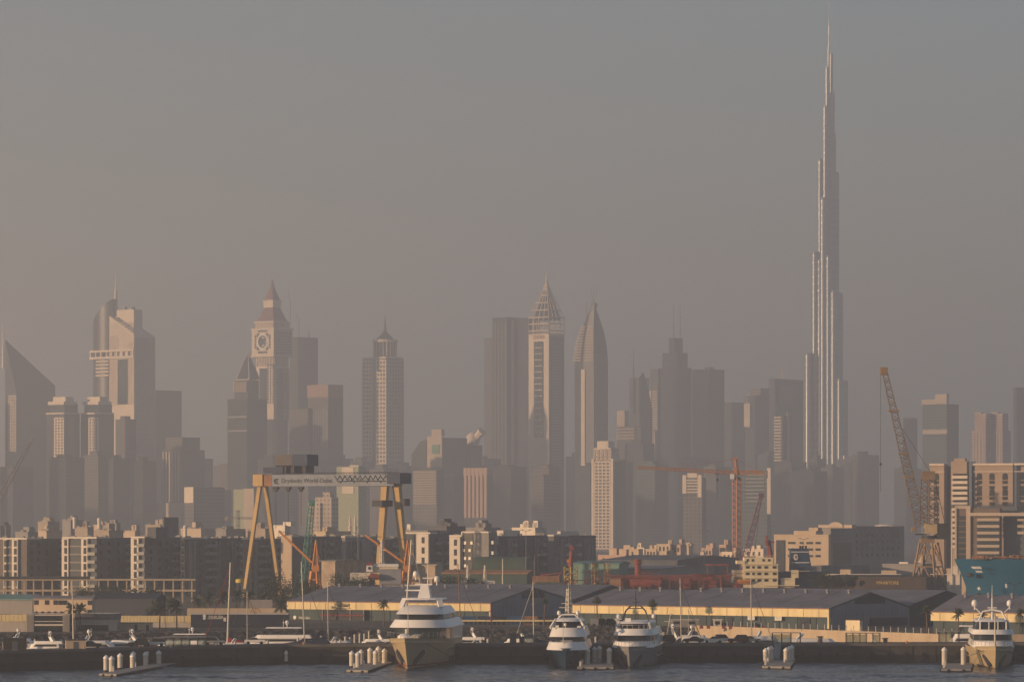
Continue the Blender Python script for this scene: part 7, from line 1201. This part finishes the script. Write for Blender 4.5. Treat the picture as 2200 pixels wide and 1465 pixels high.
o = thing('hoarding_box', 'bright cream square hoarding standing before the vented gable', 'hoarding', (X(1832, 1088), 1088, GZ), -R(42)); kd = K * 1088; MB().box(-14 * kd / .74, 14 * kd / .74, 0, 1.2, 0, H + (YH - 1332) * kd - GZ).build('panel', CREAM, o); MB().box(-14 * kd / .74 - .08, 14 * kd / .74 + .08, -.06, 1.26, H + (YH - 1332) * kd - GZ, H + (YH - 1331) * kd - GZ).build('cap', RUST, o)
# gulls gliding before the blue ship
for lab, px, py, D in (('white gull gliding before the blue ship bow', 2105, 1263, 1000), ('white gull higher before the blue ship', 2162, 1256, 1010)):
    o = MB().loft([[(-.3, 0, .0), (-.3, .1, .05), (-.3, 0, .1)], [(0, -.06, -.06), (0, .12, 0), (0, -.06, .1)], [(.35, 0, 0), (.35, .03, .03), (.35, 0, .05)]]).add([(0, 0, 0), (.1, 0, .05), (-.35, -.2, .75), (-.25, -.1, .7)], [(0, 1, 2, 3)]).add([(0, 0, 0), (.12, 0, .02), (.3, .3, -.55), (.15, .3, -.6)], [(0, 1, 2, 3)]).build('gull', WHITE); o.location = W(px, py, D); tag(o, lab, 'bird')
# ------------------------------------------------------------------ pieces that belong to a part hang under that part
UNDER = {'funnel_stripe': 'funnel', 'funnel_emblem': 'funnel', 'emblem_mark': 'funnel', 'funnel_top': 'funnel', 'funnel_mark': 'funnel', 'exhaust_pipe': 'funnel', 'sail_cover': 'boom', 'spreaders': 'mast', 'shrouds': 'mast', 'hardtop_posts': 'hardtop', 'boom_head': 'boom', 'pendant_rope': 'boom',
         'jib_head': 'jib', 'jib_platform': 'jib', 'weed_band': 'shaft', 'roof_rail': 'wheelhouse', 'boot_stripe': 'hull', 'name_marks': 'hull', 'anchor_pocket': 'hull', 'porthole': 'hull', 'anchor': 'hull', 'hull_mark': 'hull', 'rubbing_strake': 'hull', 'gable_vent': 'gable_wall', 'gable_seams': 'gable_wall', 'wall_seams': 'front_wall',
         'roof_seam': 'roof', 'roof_vent': 'roof', 'gutter': 'roof', 'fascia_joint': 'fascia', 'beam_letters': 'main_beam', 'arabic_letters': 'main_beam', 'logo': 'main_beam', 'walkway_rail': 'main_beam', 'beam_bracing': 'main_beam', 'needle': 'lattice_spire', 'inner_roof': 'lattice_spire', 'drum_columns': 'drum', 'crown_ring': 'drum', 'rim': 'wheel', 'radar_bar': 'satellite_dome', 'door_rod': 'container'}
for root in [o_ for o_ in bpy.data.objects if o_.parent is None and o_.type == 'EMPTY']:
    kids = list(root.children); byname = {}
    for k_ in kids: byname.setdefault(k_.name.split('.')[0], k_)
    for k_ in kids:
        tgt = byname.get(UNDER.get(k_.name.split('.')[0], ''))
        if tgt is not None and tgt is not k_ and not k_.children: k_.parent = tgt
# ================================================================== HAZE
hz = bpy.data.materials.new('haze_air'); hz.use_nodes = True; t = hz.node_tree; t.nodes.clear(); out = t.nodes.new('ShaderNodeOutputMaterial'); pv = t.nodes.new('ShaderNodeVolumePrincipled'); t.links.new(pv.outputs[0], out.inputs['Volume'])
pv.inputs['Color'].default_value = (.75, .82, .91, 1); pv.inputs['Density'].default_value = 2.25e-4; pv.inputs['Anisotropy'].default_value = .3; pv.inputs['Density Attribute'].default_value = ''
o = MB().box(-3000, 2500, -600, 16000, -3.2, 838).build('haze', hz, kind='stuff'); o['label'] = 'pale warm haze hanging over the whole harbour'; o['category'] = 'haze'
